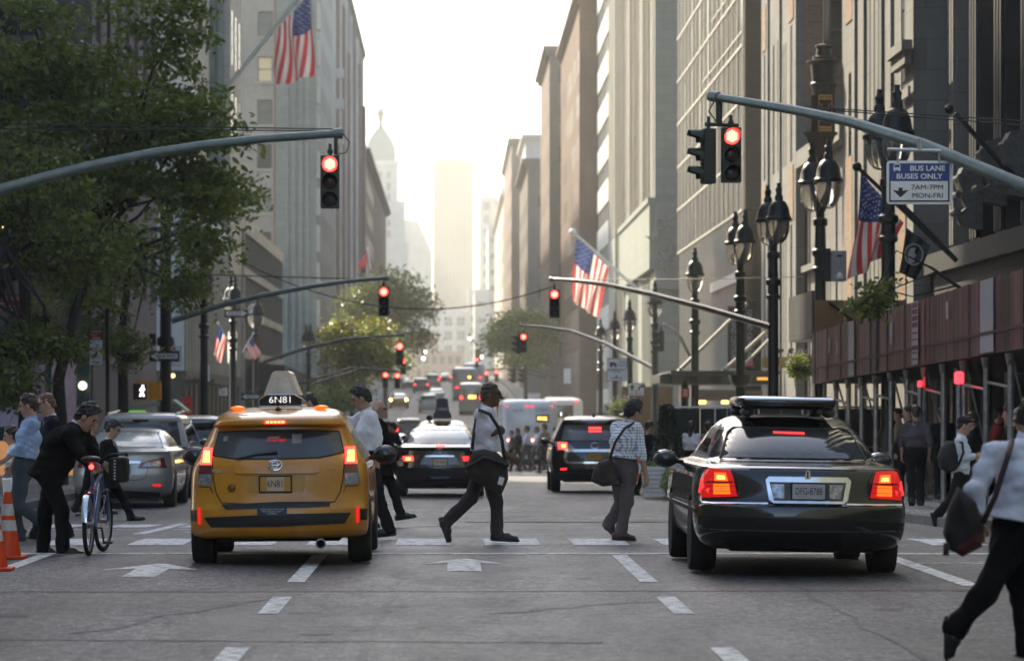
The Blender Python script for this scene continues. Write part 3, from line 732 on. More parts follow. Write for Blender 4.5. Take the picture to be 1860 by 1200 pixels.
# ---- left side
std('brown brick block with cornice standing before the hazy clock tower', 'L', -12.0, -30, 480, 640, 35.5, M_brown, (4.6, 1.6, 2.4, 7, 4, (1, 2)), None, .9)
b = std('tall brown block with bay fronts and pale balconies far down the left side', 'L', -11.9, -30, 350, 478, 48, M_mauve, (4.4, 1.8, 2.2, 6, 3.8, (1, 2)), (3.2, 1.3, 2.0, 12, 7.6, (1, 2)), .3)
m = MB()
for k, y in enumerate((352, 372, 390, 412, 436, 460)): m.box(-11.89, -11.3, y, y + 5.5, gz(y), 46 - (k % 3) * 3)
m.build('bay', [M_red], b, world=True)
m = MB()
for z in (33.5, 30.5, 27): m.box(-15.5, -10.7, 349.2, 349.99, z, z + .9)
m.build('balcony', M_white, b, world=True)
m = MB()
for y in (351, 370, 388, 410, 434): m.box(-11.89, -11.5, y, y + .9, gz(y), 46)
m.build('stone_strip', M_white, b, world=True)
# beige brick building with a column of windows facing the camera
b = building('beige brick building whose plain end wall carries one column of windows', -30, -11.45, 300, 348, 50)
b.location = (-18, 320, 0)
m = MB(); W = []
for k, py in enumerate((45, 127, 205, 285, 365, 445)):
    W.append((XA(482 - k * .6, 300), ZA(py, 300) - 1.0, 1.25, 2.1, window_mesh(1.25, 2.1, (M_glass_warm, M_lit, M_glass_warm, M_glass, M_glass_warm, M_glass)[k], M_frame, (1, 2))))
facade(m, b, 'N', 300, -30, XA(500, 300), -2, 50, W, -1, mi=0); facade(m, b, 'N', 300.02, XA(500, 300) + .001, -11.75, -2, 50, [], -1, mi=1)
W = grid(frange(303, 347, 4.2), frange(5, 44, 3.7), 1.3, 2.1, window_mesh(1.3, 2.1, M_glass, M_frame, (1, 2)))
facade(m, b, 'X', -11.45, 300.03, 348, -2, 50, W, 1, mi=1); m.box(-30, -11.76, 300.4, 348, -2, 49.9, 2)
m.build('wall', [M_beige, M_greyg, M_black], b, world=True, fix=False)
m = MB(); m.tube([(XA(498, 299.9), 299.85, 12), (XA(500, 299.9), 299.85, 40)], .06, 6); m.build('drainpipe', mat('rusty_pipe', (.3, .1, .04), .7), b, world=True)
for px in (520, 533, 546, 558): x = XA(px, 299.9); m = MB(); m.box(x - .14, x + .14, 299.8, 300.015, -1, 49); m.build('pilaster', M_greyg, b, world=True)
m = MB()
for k in range(16): m.box(-11.44, -11.16, 299.5, 300.9, 2 + k * 3.1, 4.2 + k * 3.1)
m.build('quoin', M_cream, b, world=True)
for k, py in enumerate((45, 127, 205, 285, 365)):
    q = MB(); x = XA(482 - k * .6, 300); q.box(x - .75, x + .75, 299.8, 299.998, ZA(py, 300) - 1.16, ZA(py, 300) - 1.0); q.build('sill', M_cream, b, world=True)
# cream towers with tall windows
b = std('cream tower with tall narrow windows rising behind the street tree', 'L', -13.5, -30, 183.6, 198, 46, M_cream, (3.4, 1.0, 3.2, 11.5, 4.6, (1, 3)), None, None, z0=9)
b = std('grey green tower with a cream street face, left of the beige brick building', 'L', -12.46, -30, 200, 210.8, 46, M_cream, (3.4, 1.0, 3.2, 11.5, 4.6, (1, 3)), None, None, z0=9)
m = MB(); m.box(-20, -12.8, 199.7, 199.98, 9, 46); m.build('end_wall', M_greyg, b, world=True)
m = MB(); m.box(XA(395, 199.5) - .06, XA(395, 199.5) + .06, 199.5, 199.69, 9, 46); m.build('downpipe', mat('green_pipe', (.12, .2, .15), .6), b, world=True)
# base with tall pale fins
b = building('pale stone front with tall vertical fins above the dark shop floor', -30, -12.5, 166, 211, 10.3)
b.location = (-16, 185, -1)
m = MB(); m.box(-30, -12.565, 166.4, 211, 3.2, 10.3, 1); m.box(-30, -12.5, 166, 166.399, 3.2, 12, 0); m.box(-30, -12.5, 166.4, 211, 10.301, 11.2, 0); m.build('wall', [mat('blue_grey_stone', (.42, .45, .47), .7, c2=(.36, .39, .42), scale=1.5), M_dark], b, world=True)
m = MB()
for k in range(22): m.box(-12.56, -12.5, 168 + k * 2.0, 168.7 + k * 2.0, 3.2, 10.29)
m.build('fin', M_cream, b, world=True)
m = MB(); m.box(-30, -12.6, 166.2, 211, -2, 3.19); m.build('shop_floor', M_dark, b, world=True)
m = MB()
for k in range(14): m.box(-12.59, -12.5, 167 + 3.2 * k, 167.2 + 3.2 * k, -2, 2.9)
m.box(-14, -11.2, 168, 190, 2.6, 2.8); m.box(-12.59, -12.4, 166.2, 211, 2.95, 3.18); m.build('shopfront', M_dark, b, world=True)
# low building with pale bands
b = building('low dark glazed building with sloping pale bands beside the beige wall', -26, -12.3, 211.5, 264, 13)
b.location = (-17, 235, -1)
m = MB(); m.box(-26, -12.6, 211.6, 264, -2, 12.6); m.build('glazing', mat('louvre_glass', (.035, .036, .033), .8, spec=.1, c2=(.07, .068, .06), scale=3, stretch=(1, 4, .1)), b, world=True)
for z0, z1 in ((12.0, 12.8), (9.4, 9.9), (6.9, 7.4), (4.4, 4.9)):
    q = MB(); q.box(-20, -12.5, 211.3, 264, z0, z1); q.build('band', M_cream, b, world=True)
m = MB(); m.box(-13.4, -12.35, 211.2, 212.2, -2, 12); m.build('corner_post', mat('concrete', (.34, .33, .3), .8, c2=(.28, .27, .25), scale=1), b, world=True)
m = MB(); m.prism([(213, 2.5), (262, 2.2), (262, 3.5), (213, 4.0)], 2.2, 'X', at=-12.25); m.build('awning', M_black, b, world=True)
# near left: corner shop building
b = building('dark mauve brick corner building with a lit green framed shopfront', -30, -10.6, 105, 128, 44)
b.location = (-16, 115, 0)
m = MB(); W = [(x, z, 1.5, 2.2, window_mesh(1.5, 2.2, M_glass, M_frame, (2, 2))) for x in (-18, -15.4, -12.8) for z in (5.2, 8.8, 12.4, 16)]
facade(m, b, 'N', 105, -30, -10.6, 3.6, 44, W, -1)
W = grid(frange(107, 127, 3.2), (5.2, 8.8, 12.4, 16, 19.6), 1.4, 2.3, window_mesh(1.4, 2.3, M_glass, M_frame, (2, 2)))
facade(m, b, 'X', -10.6, 105.301, 128, -1.5, 44, W, 1); m.box(-30, -10.91, 105.31, 128, 3.6, 43.9, 1); m.build('wall', [M_mauve, M_black], b, world=True, fix=False)
m = MB(); teal = mat('teal_paint', (.03, .075, .07), .4, c2=(.04, .09, .085), scale=3)
for px in (52, 88, 145, 158): x = XA(px, 104.8); m.box(x - .09, x + .09, 104.7, 104.95, -.7, 3.2)
m.box(-20, -10.55, 104.68, 104.96, .55, .95); m.box(-20, -10.55, 104.66, 104.97, 3.0, 3.62); m.build('shopfront_frame', teal, b, world=True)
def shopglow(name, a, bcol, s):
    mm = mat(name, a, .5, c2=bcol, scale=1.1, emit=a, es=s); return mm
for i, (p0, p1) in enumerate(((-90, 47), (57, 83), (93, 140))):
    q = MB(); q.box(XA(p0, 105.3), XA(p1, 105.3), 105.25, 105.3, -.7, .54); q.build('shop_window', shopglow('shop_glow_low%d' % i, (.5, .24, .1), (.14, .06, .04), .3), b, world=True)
    q = MB(); q.box(XA(p0, 105.3), XA(p1, 105.3), 105.25, 105.3, .96, 2.99); q.build('shop_window', shopglow('shop_glow_up%d' % i, ((.2, .2, .3), (.16, .13, .2), (.24, .2, .26))[i], (.05, .04, .06), .1), b, world=True)
text('NEW', .55, mat('poster_white', (.7, .68, .75), .6), b, P(100, 650, 105.15) - b.location, 'window_lettering')
m = MB(); c = P(150, 700, 104.3); m.ball(c, .13, 12); m.build('globe_lamp', emit('globe_glow', (1, .85, .6), .8), b, world=True, smooth=True)
m = MB(); bb = building('dark mauve brick street wall at the left edge', -30, -13.6, 62, 104, 44); m.box(-30, -13.6, 62, 104, -1, 44); m.build('wall', M_mauve, bb)
bb.location = (0, 0, 0)

# the street behind the photographer
for lb, x0, x1, y0, y1, zt, wm in (('pale rendered block behind the photographer on the left', -34, -13.6, -130, 44, 30, M_cream), ('grey stone block behind the photographer on the right', 12.0, 34, -130, 43, 30, M_greyg), ('dark brick block closing the avenue far behind the photographer', -40, 40, -320, -290, 30, M_brown)):
    bb = building(lb, x0, x1, y0, y1, zt); bb.location = (0, 0, 0); m = MB(); m.box(x0, x1, y0, y1, -1, zt); m.build('wall', wm, bb)
# ================================================================ street furniture
M_pole = mat('green_black_paint', (.012, .015, .014), .38, .2, c2=(.022, .024, .022), scale=5, bump=.002)
M_arm = mat('galvanised_green', (.17, .21, .2), .42, .4, c2=(.12, .15, .14), scale=3)
M_globe = mat('lamp_globe', (.75, .72, .66), .08, trans=.85, ior=1.3, spec=.6)
M_red_on = emit('signal_red_on', (1, .03, .025), 2.2)
M_red_core = emit('signal_red_core', (1, .3, .2), 2.2)
M_lens_off = mat('lens_off', (.02, .022, .018), .2); M_lens_amber = mat('lens_amber_off', (.05, .022, .012), .2)
M_house = mat('signal_housing', (.032, .045, .034), .5, c2=(.024, .032, .026), scale=8)
M_white_p = mat('sign_white', (.86, .86, .86), .45, c2=(.76, .76, .76), scale=5)
M_blk_p = mat('sign_black', (.012, .012, .012), .4); M_blue_p = mat('sign_blue', (.03, .06, .25), .4); M_red_p = mat('sign_red', (.28, .012, .018), .45)
M_steel = mat('steel_pipe', (.5, .51, .51), .42, .7, c2=(.3, .3, .3), scale=6)
M_tail = emit('tail_lamp_on', (1, .06, .03), 5)

def lamp_meshes(twin=True):
    p = MB(); p.lathe([(.34, 0), (.34, .25), (.26, .35), (.22, .9), (.17, 1.0), (.13, 1.1), (.118, 4.3), (.165, 4.33), (.165, 4.4), (.125, 4.43), (.125, 4.62), (.175, 4.66), (.175, 4.76), (.12, 4.8), (.11, 5.25), (.15, 5.28), (.15, 5.4), (.09, 5.44), (.09, 5.6), (.07, 6.3), (.02, 6.4)], n=14)
    heads = ((-.1, .45), (.1, -.45)) if twin else ((.0, .0),)
    sh = []; gl = []
    for dx, dy in heads:
        if twin: p.tube([(0, 0, 5.5), (dx * .5, dy * .5, 5.65), (dx, dy, 6.0), (dx * 1.25, dy * 1.25, 6.5), (dx * 1.1, dy * 1.1, 6.85), (dx, dy, 6.75)], [.06, .06, .045, .05, .055, .04], 8)
        q = MB(); q.lathe([(.05, 7.0), (.045, 6.92), (.085, 6.86), (.06, 6.75), (.1, 6.68), (.1, 6.6), (.17, 6.55), (.235, 6.42), (.265, 6.24), (.3, 6.2), (.3, 6.13), (.26, 6.12)], (dx, dy, 0), 16); sh.append(q)
        q = MB(); q.lathe([(.24, 6.125), (.255, 6.0), (.24, 5.86), (.19, 5.72), (.11, 5.62), (.03, 5.59)], (dx, dy, 0), 14); gl.append(q)
    return p, sh, gl
def make_lamp(twin, label, loc, group):
    t = thing('street_lamp', label, 'street lamp', loc, group=group)
    p, sh, gl = lamp_meshes(twin)
    p.build('pole', M_pole, t, smooth=True, angle=28)
    for q in sh: q.build('lamp_cap', M_pole, t, smooth=True, angle=40)
    for q in gl: q.build('globe', M_globe, t, smooth=True)
    return t
LG = 'black street lamps along the kerb'
lampdef = [(9.0, 74, 'twin head black street lamp nearest on the right, carrying the bus stop disc'),
           (9.0, 87.7, 'twin head black street lamp with a grey cabinet strapped to it'),
           (7.5, 83.8, 'twin head black street lamp holding the second right signal arm'),
           (7.5, 93.4, 'twin head black street lamp with a round hanging bowl planter'),
           (-8.0, 130, 'twin head black street lamp beside the left hand one way sign'),
           (-8.0, 145, 'black street lamp just past the twin head lamp on the left'),
           (-8.0, 198, 'distant street lamp before the yellow green tree on the left pavement'),
           (-8.0, 225, 'farthest street lamp seen before the trees on the left pavement'),
           (-8.0, 115, 'black street lamp half hidden by leaves left of the twin head lamp')]
LAMPS = []; big_lamps = 2
proto = None
for x, y, lb in lampdef:
    if proto is None: proto = make_lamp(True, lb, (x, y, gz(y) + .14), LG); LAMPS.append(proto); proto.scale = (1.19,) * 3
    else: LAMPS.append(copy_tree(proto, (x, y, gz(y) + .14), rnd.uniform(-.08, .08), lb, scale=1.19 if x == 9.0 else 1.0))
single = None
for x, y, lb in ((7.5, 111, 'single head black street lamp in front of the glass curtain wall'), (7.5, 133, 'single head black street lamp holding the third right signal arm'),
                 (7.5, 152, 'single head street lamp right of the large striped flag'), (7.5, 166, 'slim street lamp just below the tip of the large striped flag'), (7.5, 182, 'farthest slim street lamp on the right pavement')):
    if single is None: single = make_lamp(False, lb, (x, y, gz(y) + .14), LG)
    else: copy_tree(single, (x, y, gz(y) + .14), 0, lb)

def signal_head(name, label, loc, rotz=0, parent=None, lit=True, sc=1.0, group='three lens traffic signals'):
    """faces -Y; loc is the top centre of the housing"""
    t = thing(name, label, 'traffic light', loc, rotz, group); t.scale = (sc,) * 3
    m = MB(); m.bbox(-.17, .17, 0, .2, -.98, 0, .02)
    for k in range(3): m.box(-.175, .175, -.01, .0, -.325 * k - .32, -.325 * k - .005)
    m.build('housing', M_house, t)
    for k in range(3):
        z = -.165 - .325 * k; q = MB()
        # visor: an open half tube
        n = 14; vs = []; fs = []
        for i in range(n + 1):
            a = R(-30) + R(240) * i / n
            for r, y in ((.15, -.012), (.15, -.26 if 2 < i < n - 2 else -.1), (.142, -.26 if 2 < i < n - 2 else -.1), (.142, -.012)): vs.append((r * math.cos(a), y, z + r * math.sin(a)))
        for i in range(n):
            for j in range(3): fs.append((i * 4 + j, i * 4 + j + 1, i * 4 + 5 + j, i * 4 + 4 + j))
        q.add(vs, fs); q.build('visor', M_house, t, smooth=True, angle=30)
        q = MB(); q.lathe([(.0, -.05), (.07, -.045), (.12, -.03), (.142, -.013)], (0, 0, z), 18, axis='Y')
        lens = q.build('lens', (M_red_on if (k == 0 and lit) else (M_lens_amber if k == 1 else M_lens_off)), t, smooth=True)
        if k == 0 and lit:
            q = MB()
            for i in range(-5, 6):
                for j in range(-5, 6):
                    x_, z_ = i * .023 + (j % 2) * .0115, j * .02
                    if x_ * x_ + z_ * z_ < .0105: q.add([(x_ - .007, -.054, z + z_ - .007), (x_ + .007, -.054, z + z_ - .007), (x_ + .007, -.054, z + z_ + .007), (x_ - .007, -.054, z + z_ + .007)], [(0, 1, 2, 3)])
            q.build('diode', M_red_core, lens, fix=False)
    m = MB(); m.tube([(0, .1, -.01), (0, .1, .22)], .03, 8); m.lathe([(.05, .04), (.055, .09), (.03, .13)], (0, .1, 0), 10); m.build('hanger', M_house, t)
    return t
def mast(name, label, pts, rads, mat_, extra=None, group='traffic signal mast arms'):
    t = thing(name, label, 'signal arm', pts[0], 0, group)
    m = MB(); m.tube(pts, rads, 12); m.build('arm', mat_, t, world=True, smooth=True, angle=60)
    e = Vector(pts[-1]); d = (e - Vector(pts[-2])).normalized()
    m = MB(); m.tube([e - d * .06, e + d * .1], [rads[-1] * 1.35] * 2, 12); m.build('end_cap', mat_, t, world=True, smooth=True, angle=60)
    if extra:
        m = MB(); extra(m); m.build('bracket', M_house, t, world=True)
    return t
def arc(a, b, rise, n=9):
    a, b = Vector(a), Vector(b)
    return [a.lerp(b, i / n) + Vector((0, 0, rise * math.sin(math.pi * i / n))) for i in range(n + 1)]
# near pair
tip = P(612, 243, 62.5); base = P(-25, 356, 62.5)
mast('signal_mast', 'thick pale green signal arm curving over the trees at the top left', [base, P(0, 345, 62.5), P(90, 320, 62.5), P(167, 301, 62.5), P(267, 280, 62.5), P(370, 264, 62.5), P(480, 252, 62.5), tip], list(np.linspace(.105, .07, 8)), M_arm, lambda m: (m.tube([tip + Vector((-.02, 0, .05)), tip + Vector((-.02, 0, -.37))], .035), m.tube([tip + Vector((.1, 0, 0)), tip + Vector((.22, 0, -.15)), tip + Vector((.16, 0, -.33)), tip + Vector((.02, 0, -.36))], .012, 6)))
signal_head('traffic_signal', 'red lit traffic signal hanging alone from the thick left arm', P(599.5, 283, 62.5) + Vector((0, -.1, 0)), sc=.94)
m = MB(); m.tube([(base.x - .15, 62.5, gz(62)), (base.x - .2, 62.5, base.z + 1.2)], [.13, .1], 12)
tp = thing('signal_pole', 'dark pole of the thick left signal arm at the left edge', 'pole', (base.x - .15, 62.5, gz(62))); m.build('pole', M_pole, tp, world=True)
tip = P(1299, 176, 55); base = Vector((8.75, 50.2, ZA(362, 50.2)))
def brk(m):
    t0 = tip + Vector((.06, 0, -.02)); m.tube([t0, t0 + Vector((0, 0, -.42))], .05); m.tube([t0 + Vector((-.22, 0, -.4)), t0 + Vector((.3, 0, -.42))], .03)
    m.tube([t0 + Vector((-.05, 0, 0)), t0 + Vector((-.16, 0, -.2)), t0 + Vector((-.03, 0, -.38))], .012, 6)
mid = P(1560, 225, 52.8)
mast('signal_mast', 'thick grey green arm at top right holding two signals and the bus lane sign', [base, P(1860, 338, 50.6), P(1680, 264, 51.9), P(1540, 220, 53.1), P(1437, 199, 54), tip], [.1, .097, .09, .08, .073, .062], M_arm, brk)
signal_head('traffic_signal', 'large red lit signal facing us under the top right arm', P(1329, 231, 54.6), R(4), sc=.86)
signal_head('traffic_signal', 'unlit looking signal seen side on beside the large red one', P(1277, 234, 54.8), R(-80), lit=False, sc=.86)
m = MB(); m.tube([(8.85, 50.2, gz(50)), (8.85, 50.2, base.z + 1)], [.16, .12], 12)
tp = thing('signal_pole', 'dark pole carrying the top right signal arm', 'pole', (8.85, 50.2, gz(50))); m.build('pole', M_pole, tp, world=True)
# second pair
base = P(312, 583, 104); tip = P(698, 510, 104)
mast('signal_mast', 'pale thin signal arm rising from the pole with the one way sign', [base, P(400, 555, 104), P(480, 536, 104), P(560, 521, 104), P(621, 512, 104), P(670, 507, 104), P(701, 505, 104)], list(np.linspace(.085, .055, 7)), M_arm)
signal_head('traffic_signal', 'red lit signal at the end of the pale thin left arm', P(697, 521, 104), sc=.86)
m = MB(); m.lathe([(.24, 0), (.2, .8), (.17, 1), (.16, ZA(350, 104) - gz(104))], n=12); m.lathe([(.24, ZA(628, 104) - gz(104)), (.26, ZA(622, 104) - gz(104)), (.24, ZA(612, 104) - gz(104))], n=12)
tp = thing('signal_pole', 'dark pole with the one way sign and the lit walking figure', 'pole', (XA(301, 104), 104, gz(104))); m.build('pole', M_pole, tp, smooth=True, angle=40)
base = Vector((7.45, 83.7, ZA(594, 83.7))); tip = P(1003, 507, 100)
mast('signal_mast', 'dark signal arm crossing in front of the large flag', [base, P(1280, 559, 87.5), P(1181, 534, 91.5), P(1102, 517, 95.5), P(1050, 510, 98), tip], list(np.linspace(.085, .055, 6)), M_pole)
signal_head('traffic_signal', 'red lit signal hanging left of the large striped flag', P(1007, 526, 100), sc=.8)
m = MB(); m.tube([P(1204, 588, 110), P(1222, 597, 110), P(1237, 615, 110), P(1252, 645, 110.6)], [.05, .06, .06, .06], 8); tp = thing('lamp_bracket', 'pale curved bracket arm on the single head lamp by the glass building', 'lamp arm', P(1252, 645, 110.6)); m.build('tube', M_steel, tp, world=True, smooth=True, angle=50)
# third and farther pairs
mast('signal_mast', 'third left signal arm reaching past the yellow green tree', [P(478, 657, 150), P(560, 631, 150), P(627, 616, 150), P(680, 611, 150), P(730, 608, 150)], list(np.linspace(.08, .05, 5)), M_pole)
signal_head('traffic_signal', 'red lit signal at the end of the third left arm', P(726, 622, 150), sc=.95)
mast('signal_mast', 'third right signal arm leaving the single head lamp', [Vector((7.45, 133, ZA(668, 133))), P(1101, 624, 141), P(1038, 601, 147), P(990, 594, 150), P(948, 591, 152)], list(np.linspace(.08, .05, 5)), M_pole)
signal_head('traffic_signal', 'red lit signal on the third right arm before the round tree', P(951, 606, 152), sc=.82)
signal_head('traffic_signal', 'side on signal paired with the one before the round tree', P(938, 608, 152.2), R(-80), lit=False, sc=.82)
for px, py, Y, s_, lb in ((733, 651, 200, .9, 'small red signal below the third left one'), (700, 676, 190, .85, 'left one of two small red signals above the parked cars'), (722, 677, 190, .85, 'right one of two small red signals above the parked cars'),
                          (866, 650, 330, .9, 'tiny red signal beside the far grey bus'), (884, 674, 300, 1.0, 'left one of two tiny red signals right of the far buses'), (902, 672, 300, 1.0, 'right one of two tiny red signals right of the far buses')):
    signal_head('traffic_signal', lb, P(px, py, Y), sc=s_)
    m = MB(); m.tube([P(px, py, Y) + Vector((0, .1, .1)), P(px, py, Y) + Vector((-1.8 if px < 823 else 2.0, .1, .25)), P(px, py, Y) + Vector((-4.5 if px < 823 else 5, .1, -.6))], [.05, .05, .06], 8)
    tp = thing('signal_mast', 'thin arm of the ' + lb, 'signal arm', P(px, py, Y), group='traffic signal mast arms'); m.build('arm', M_pole, tp, world=True)
for px, py, Y, n_ in ((1197, 600, 131, 3),):
    signal_head('traffic_signal', 'dark signal strapped side on to the single head lamp', P(px, py, Y), R(-75), lit=False, sc=.78)
for px, lb in ((930, 'left of the pair of unlit signals beside the round tree'), (948, 'right of the pair of unlit signals beside the round tree')):
    signal_head('traffic_signal', lb, P(px, 668, 210), R(-70), lit=False, sc=.9)
# hanging lamps on span wires
for px, py, lb in ((766, 610, 'white hanging lamp left over the far road'), (772, 636, 'second white hanging lamp below the left one'), (769, 648, 'lowest of the three left white hanging lamps'), (853, 612, 'white hanging lamp over the far buses'), (875, 645, 'greenish white hanging lamp right of the far buses')):
    t = thing('hanging_lamp', lb, 'lamp', P(px, py, 520), group='white lamps hung over the far road'); s_ = 520 / 6500.
    m = MB(); m.lathe([(1.5 * s_, 7 * s_), (2 * s_, 4 * s_), (3 * s_, 0)], n=8); m.build('lamp_cap', M_house, t); m = MB(); m.ball((0, 0, -2.5 * s_), 3.2 * s_, 10); m.build('bulb', emit('hanging_bulb', (1, .98, .9), 2.2), t, smooth=True)
for px, py, lb in ((777, 607, 'ochre signal back beside the left hanging lamp'), (868, 640, 'ochre signal back right of the far buses')):
    t = thing('hanging_signal', lb, 'traffic light', P(px, py, 520)); m = MB(); m.bbox(-.4, .4, 0, .4, -1.3, .5, .05); m.build('housing', mat('ochre_paint', (.25, .13, .03), .5), t)
# wires
def wire(name, label, pts, r=.012, n=16, sag=0):
    t = thing('overhead_wire', label, 'wire', pts[0]); a, b = Vector(pts[0]), Vector(pts[-1])
    m = MB(); m.tube([a.lerp(b, i / n) + Vector((0, 0, -sag * 4 * (i / n) * (1 - i / n))) for i in range(n + 1)], r, 5); m.build('wire', M_dark, t, world=True); return t
wire('', 'upper wire above the thick left signal arm', (P(-20, 224, 63), P(612, 235, 63)), .011)
wire('', 'lower wire above the thick left signal arm', (P(-20, 234, 63.2), P(600, 238, 62.7)), .011)
wire('', 'upper wire beside the top right signal arm', (P(1445, 193, 54), P(1890, 222, 51)), .01)
wire('', 'lower wire beside the top right signal arm', (P(1440, 195, 54), P(1890, 230, 51.3)), .01)
wire('', 'wire over the pale thin left signal arm', (P(345, 498, 106), P(700, 508, 104)), .016)
wire('', 'sagging wire crossing the avenue between the second signals', (P(430, 470, 128), P(1005, 520, 126)), .022, 20, 1.25)
wire('', 'wire running right from the second right signal to the lamps', (P(1000, 505, 100), P(1460, 502, 86)), .012, 16, .05)

# ---------------------------------------------------------------- signs
def plate(name, label, px0, px1, py0, py1, Y, fm, edge=None, cat='sign', th=.02, rotz=0, rad=0.0):
    c = P((px0 + px1) / 2, (py0 + py1) / 2, Y); w_ = (px1 - px0) * Y / F_PX; h = (py1 - py0) * Y / F_PX
    t = thing(name, label, cat, c, rotz)
    m = MB()
    def rr(wd, hg, r):
        if r <= 0: return [(-wd, -hg), (wd, -hg), (wd, hg), (-wd, hg)]
        pts = []
        for sx, sz, a0 in ((1, -1, -90), (1, 1, 0), (-1, 1, 90), (-1, -1, 180)):
            for k in range(5): a = R(a0 + 22.5 * k); pts.append((sx * (wd - r) + r * math.cos(a), sz * (hg - r) + r * math.sin(a)))
        return pts
    m.prism(rr(w_ / 2, h / 2, rad), th, 'Y', at=0); m.build('plate', edge or fm, t)
    if edge:
        b = min(w_, h) * .045
        m = MB(); m.prism(rr(w_ / 2 - b, h / 2 - b, max(0, rad - b)), .003, 'Y', at=-.003); m.build('face', fm, t)
    t['w'] = w_; t['h'] = h
    return t, w_, h
def panel(t, x0, x1, z0, z1, m_, y=-.006, name='face'):
    m = MB(); m.box(x0, x1, y, y + .0028, z0, z1); return m.build(name, m_, t)
# bus lane sign
t, w_, h = plate('bus_lane_sign', 'blue and white BUS LANE sign hung from the top right arm', 1610.5, 1730, 292, 371, 51.6, M_white_p, M_white_p, rad=.05, rotz=0)
panel(t, -w_ * .462, w_ * .455, h * .03, h * .44, M_blue_p, -.008)
panel(t, -w_ * .462, w_ * .455, -h * .445, h * .028, M_blk_p, -.0075, 'border'); panel(t, -w_ * .44, w_ * .43, -h * .41, h * .028, M_white_p, -.0105)
text('BUS LANE', h * .17, M_white_p, t, (w_ * .12, -.012, h * .32), width=w_ * .53, bold=.002); text('BUSES ONLY', h * .17, M_white_p, t, (-w_ * .005, -.012, h * .135), width=w_ * .70, bold=.002)
text('7AM-7PM', h * .16, M_blk_p, t, (w_ * .115, -.014, -h * .115), width=w_ * .48); text('MON-FRI', h * .16, M_blk_p, t, (w_ * .12, -.014, -h * .305), width=w_ * .46)
m = MB(); cx_ = -w_ * .29; m.prism([(cx_ - .028, -h * .12), (cx_ - .028, -h * .19), (cx_ - .115, -h * .175), (cx_, -h * .345), (cx_ + .115, -h * .175), (cx_ + .028, -h * .19), (cx_ + .028, -h * .12)], .003, 'Y', at=-.0145); m.build('arrow', M_blk_p, t)
m = MB(); bx, bz = -w_ * .345, h * .345
m.prism([(bx - .05, bz - .04), (bx + .05, bz - .04), (bx + .05, bz + .035), (bx + .035, bz + .055), (bx - .035, bz + .055), (bx - .05, bz + .035)], .002, 'Y', at=-.0105); m.box(bx - .045, bx - .025, -.0105, -.0085, bz - .055, bz - .04); m.box(bx + .025, bx + .045, -.0105, -.0085, bz - .055, bz - .04); m.build('bus_symbol', M_white_p, t)
m = MB(); m.box(bx - .038, bx + .038, -.0125, -.0107, bz, bz + .04); m.build('bus_symbol_window', M_blue_p, t)
m = MB(); m.tube([(-w_ * .49, 0, h * .76), (w_ * .51, 0, h * .72)], .025, 8); m.build('hanger_rail', mat('zinc', (.55, .57, .58), .35, .7), t)
for x_, z0_, z1_, r_ in ((-.33, .45, .78, .016), (.3, .42, .76, .02), (0, .73, 1.0, .04)): m = MB(); m.tube([(w_ * x_, .01, h * z0_), (w_ * x_, .01, h * z1_)], r_); m.build('hanger_strap', M_steel, t)
# round bus stop disc
t = thing('bus_stop_sign', 'round dark blue bus stop disc on the nearest right lamp', 'sign', P(1616, 559, 73.6)); t.scale = (1.2,) * 3; m = MB(); m.lathe([(0, 0), (.165, 0), (.165, .02), (0, .02)], n=24, axis='Y'); m.build('disc', mat('night_blue', (.012, .016, .04), .4), t)
m = MB(); m.prism([(-.06, -.08), (.06, -.08), (.06, .08), (.045, .1), (-.045, .1), (-.06, .08)], .004, 'Y', at=-.006); m.build('bus_symbol', M_white_p, t); m = MB(); m.box(-.045, .045, -.009, -.0065, -.005, .07); m.build('bus_symbol_window', M_blk_p, t)
# left signs
t, w_, h = plate('parking_sign', 'dark red no standing sign on the leftmost dark pole', -6, 37, 535, 568, 80, M_red_p)
text('NO STANDING', h * .24, M_white_p, t, (0, -.008, h * .27), width=w_ * .85); text('Hotel', h * .17, M_white_p, t, (-w_ * .28, -.008, h * .02)); text('Loading Zone', h * .17, M_white_p, t, (-w_ * .08, -.008, -h * .16), width=w_ * .7); panel(t, -w_ * .35, w_ * .3, -h * .36, -h * .31, M_white_p, name='arrow')
m = MB(); m.tube([P(40, 590, 80) + Vector((0, .06, -3.2)), P(42, 400, 80) + Vector((0, .06, 0))], .1, 10); tp = thing('sign_pole', 'leftmost thick dark pole behind the red no standing sign', 'pole', (XA(40, 80), 80.06, gz(80))); m.build('pole', M_pole, tp, world=True); 
m = MB(); m.tube([(XA(47, 79), 79, gz(79)), (XA(47, 79), 79, ZA(503, 79))], .05, 10); m.lathe([(.07, 0), (.08, .06), (.03, .12)], (XA(47, 79), 79, ZA(503, 79)), 10); tp = thing('sign_pole', 'slim dark post with a knob top before the thick left pole', 'pole', (XA(47, 79), 79, gz(79))); m.build('pole', M_pole, tp, world=True)
t, w_, h = plate('parking_sign', 'red and white stacked commercial parking sign beside the street tree', 161.5, 187.5, 597, 664, 88, M_white_p, M_blk_p)
panel(t, -w_ * .46, w_ * .46, h * .2, h * .48, M_red_p); text('ND. ALL FAIR', h * .06, M_white_p, t, (0, -.01, h * .42), width=w_ * .7) if False else None
text('STANDING', h * .07, M_white_p, t, (0, -.01, h * .42), width=w_ * .75); text('EXCEPT', h * .06, M_white_p, t, (-w_ * .12, -.01, h * .33), width=w_ * .45); panel(t, -w_ * .25, w_ * .3, h * .235, h * .262, M_white_p, -.01, 'arrow')
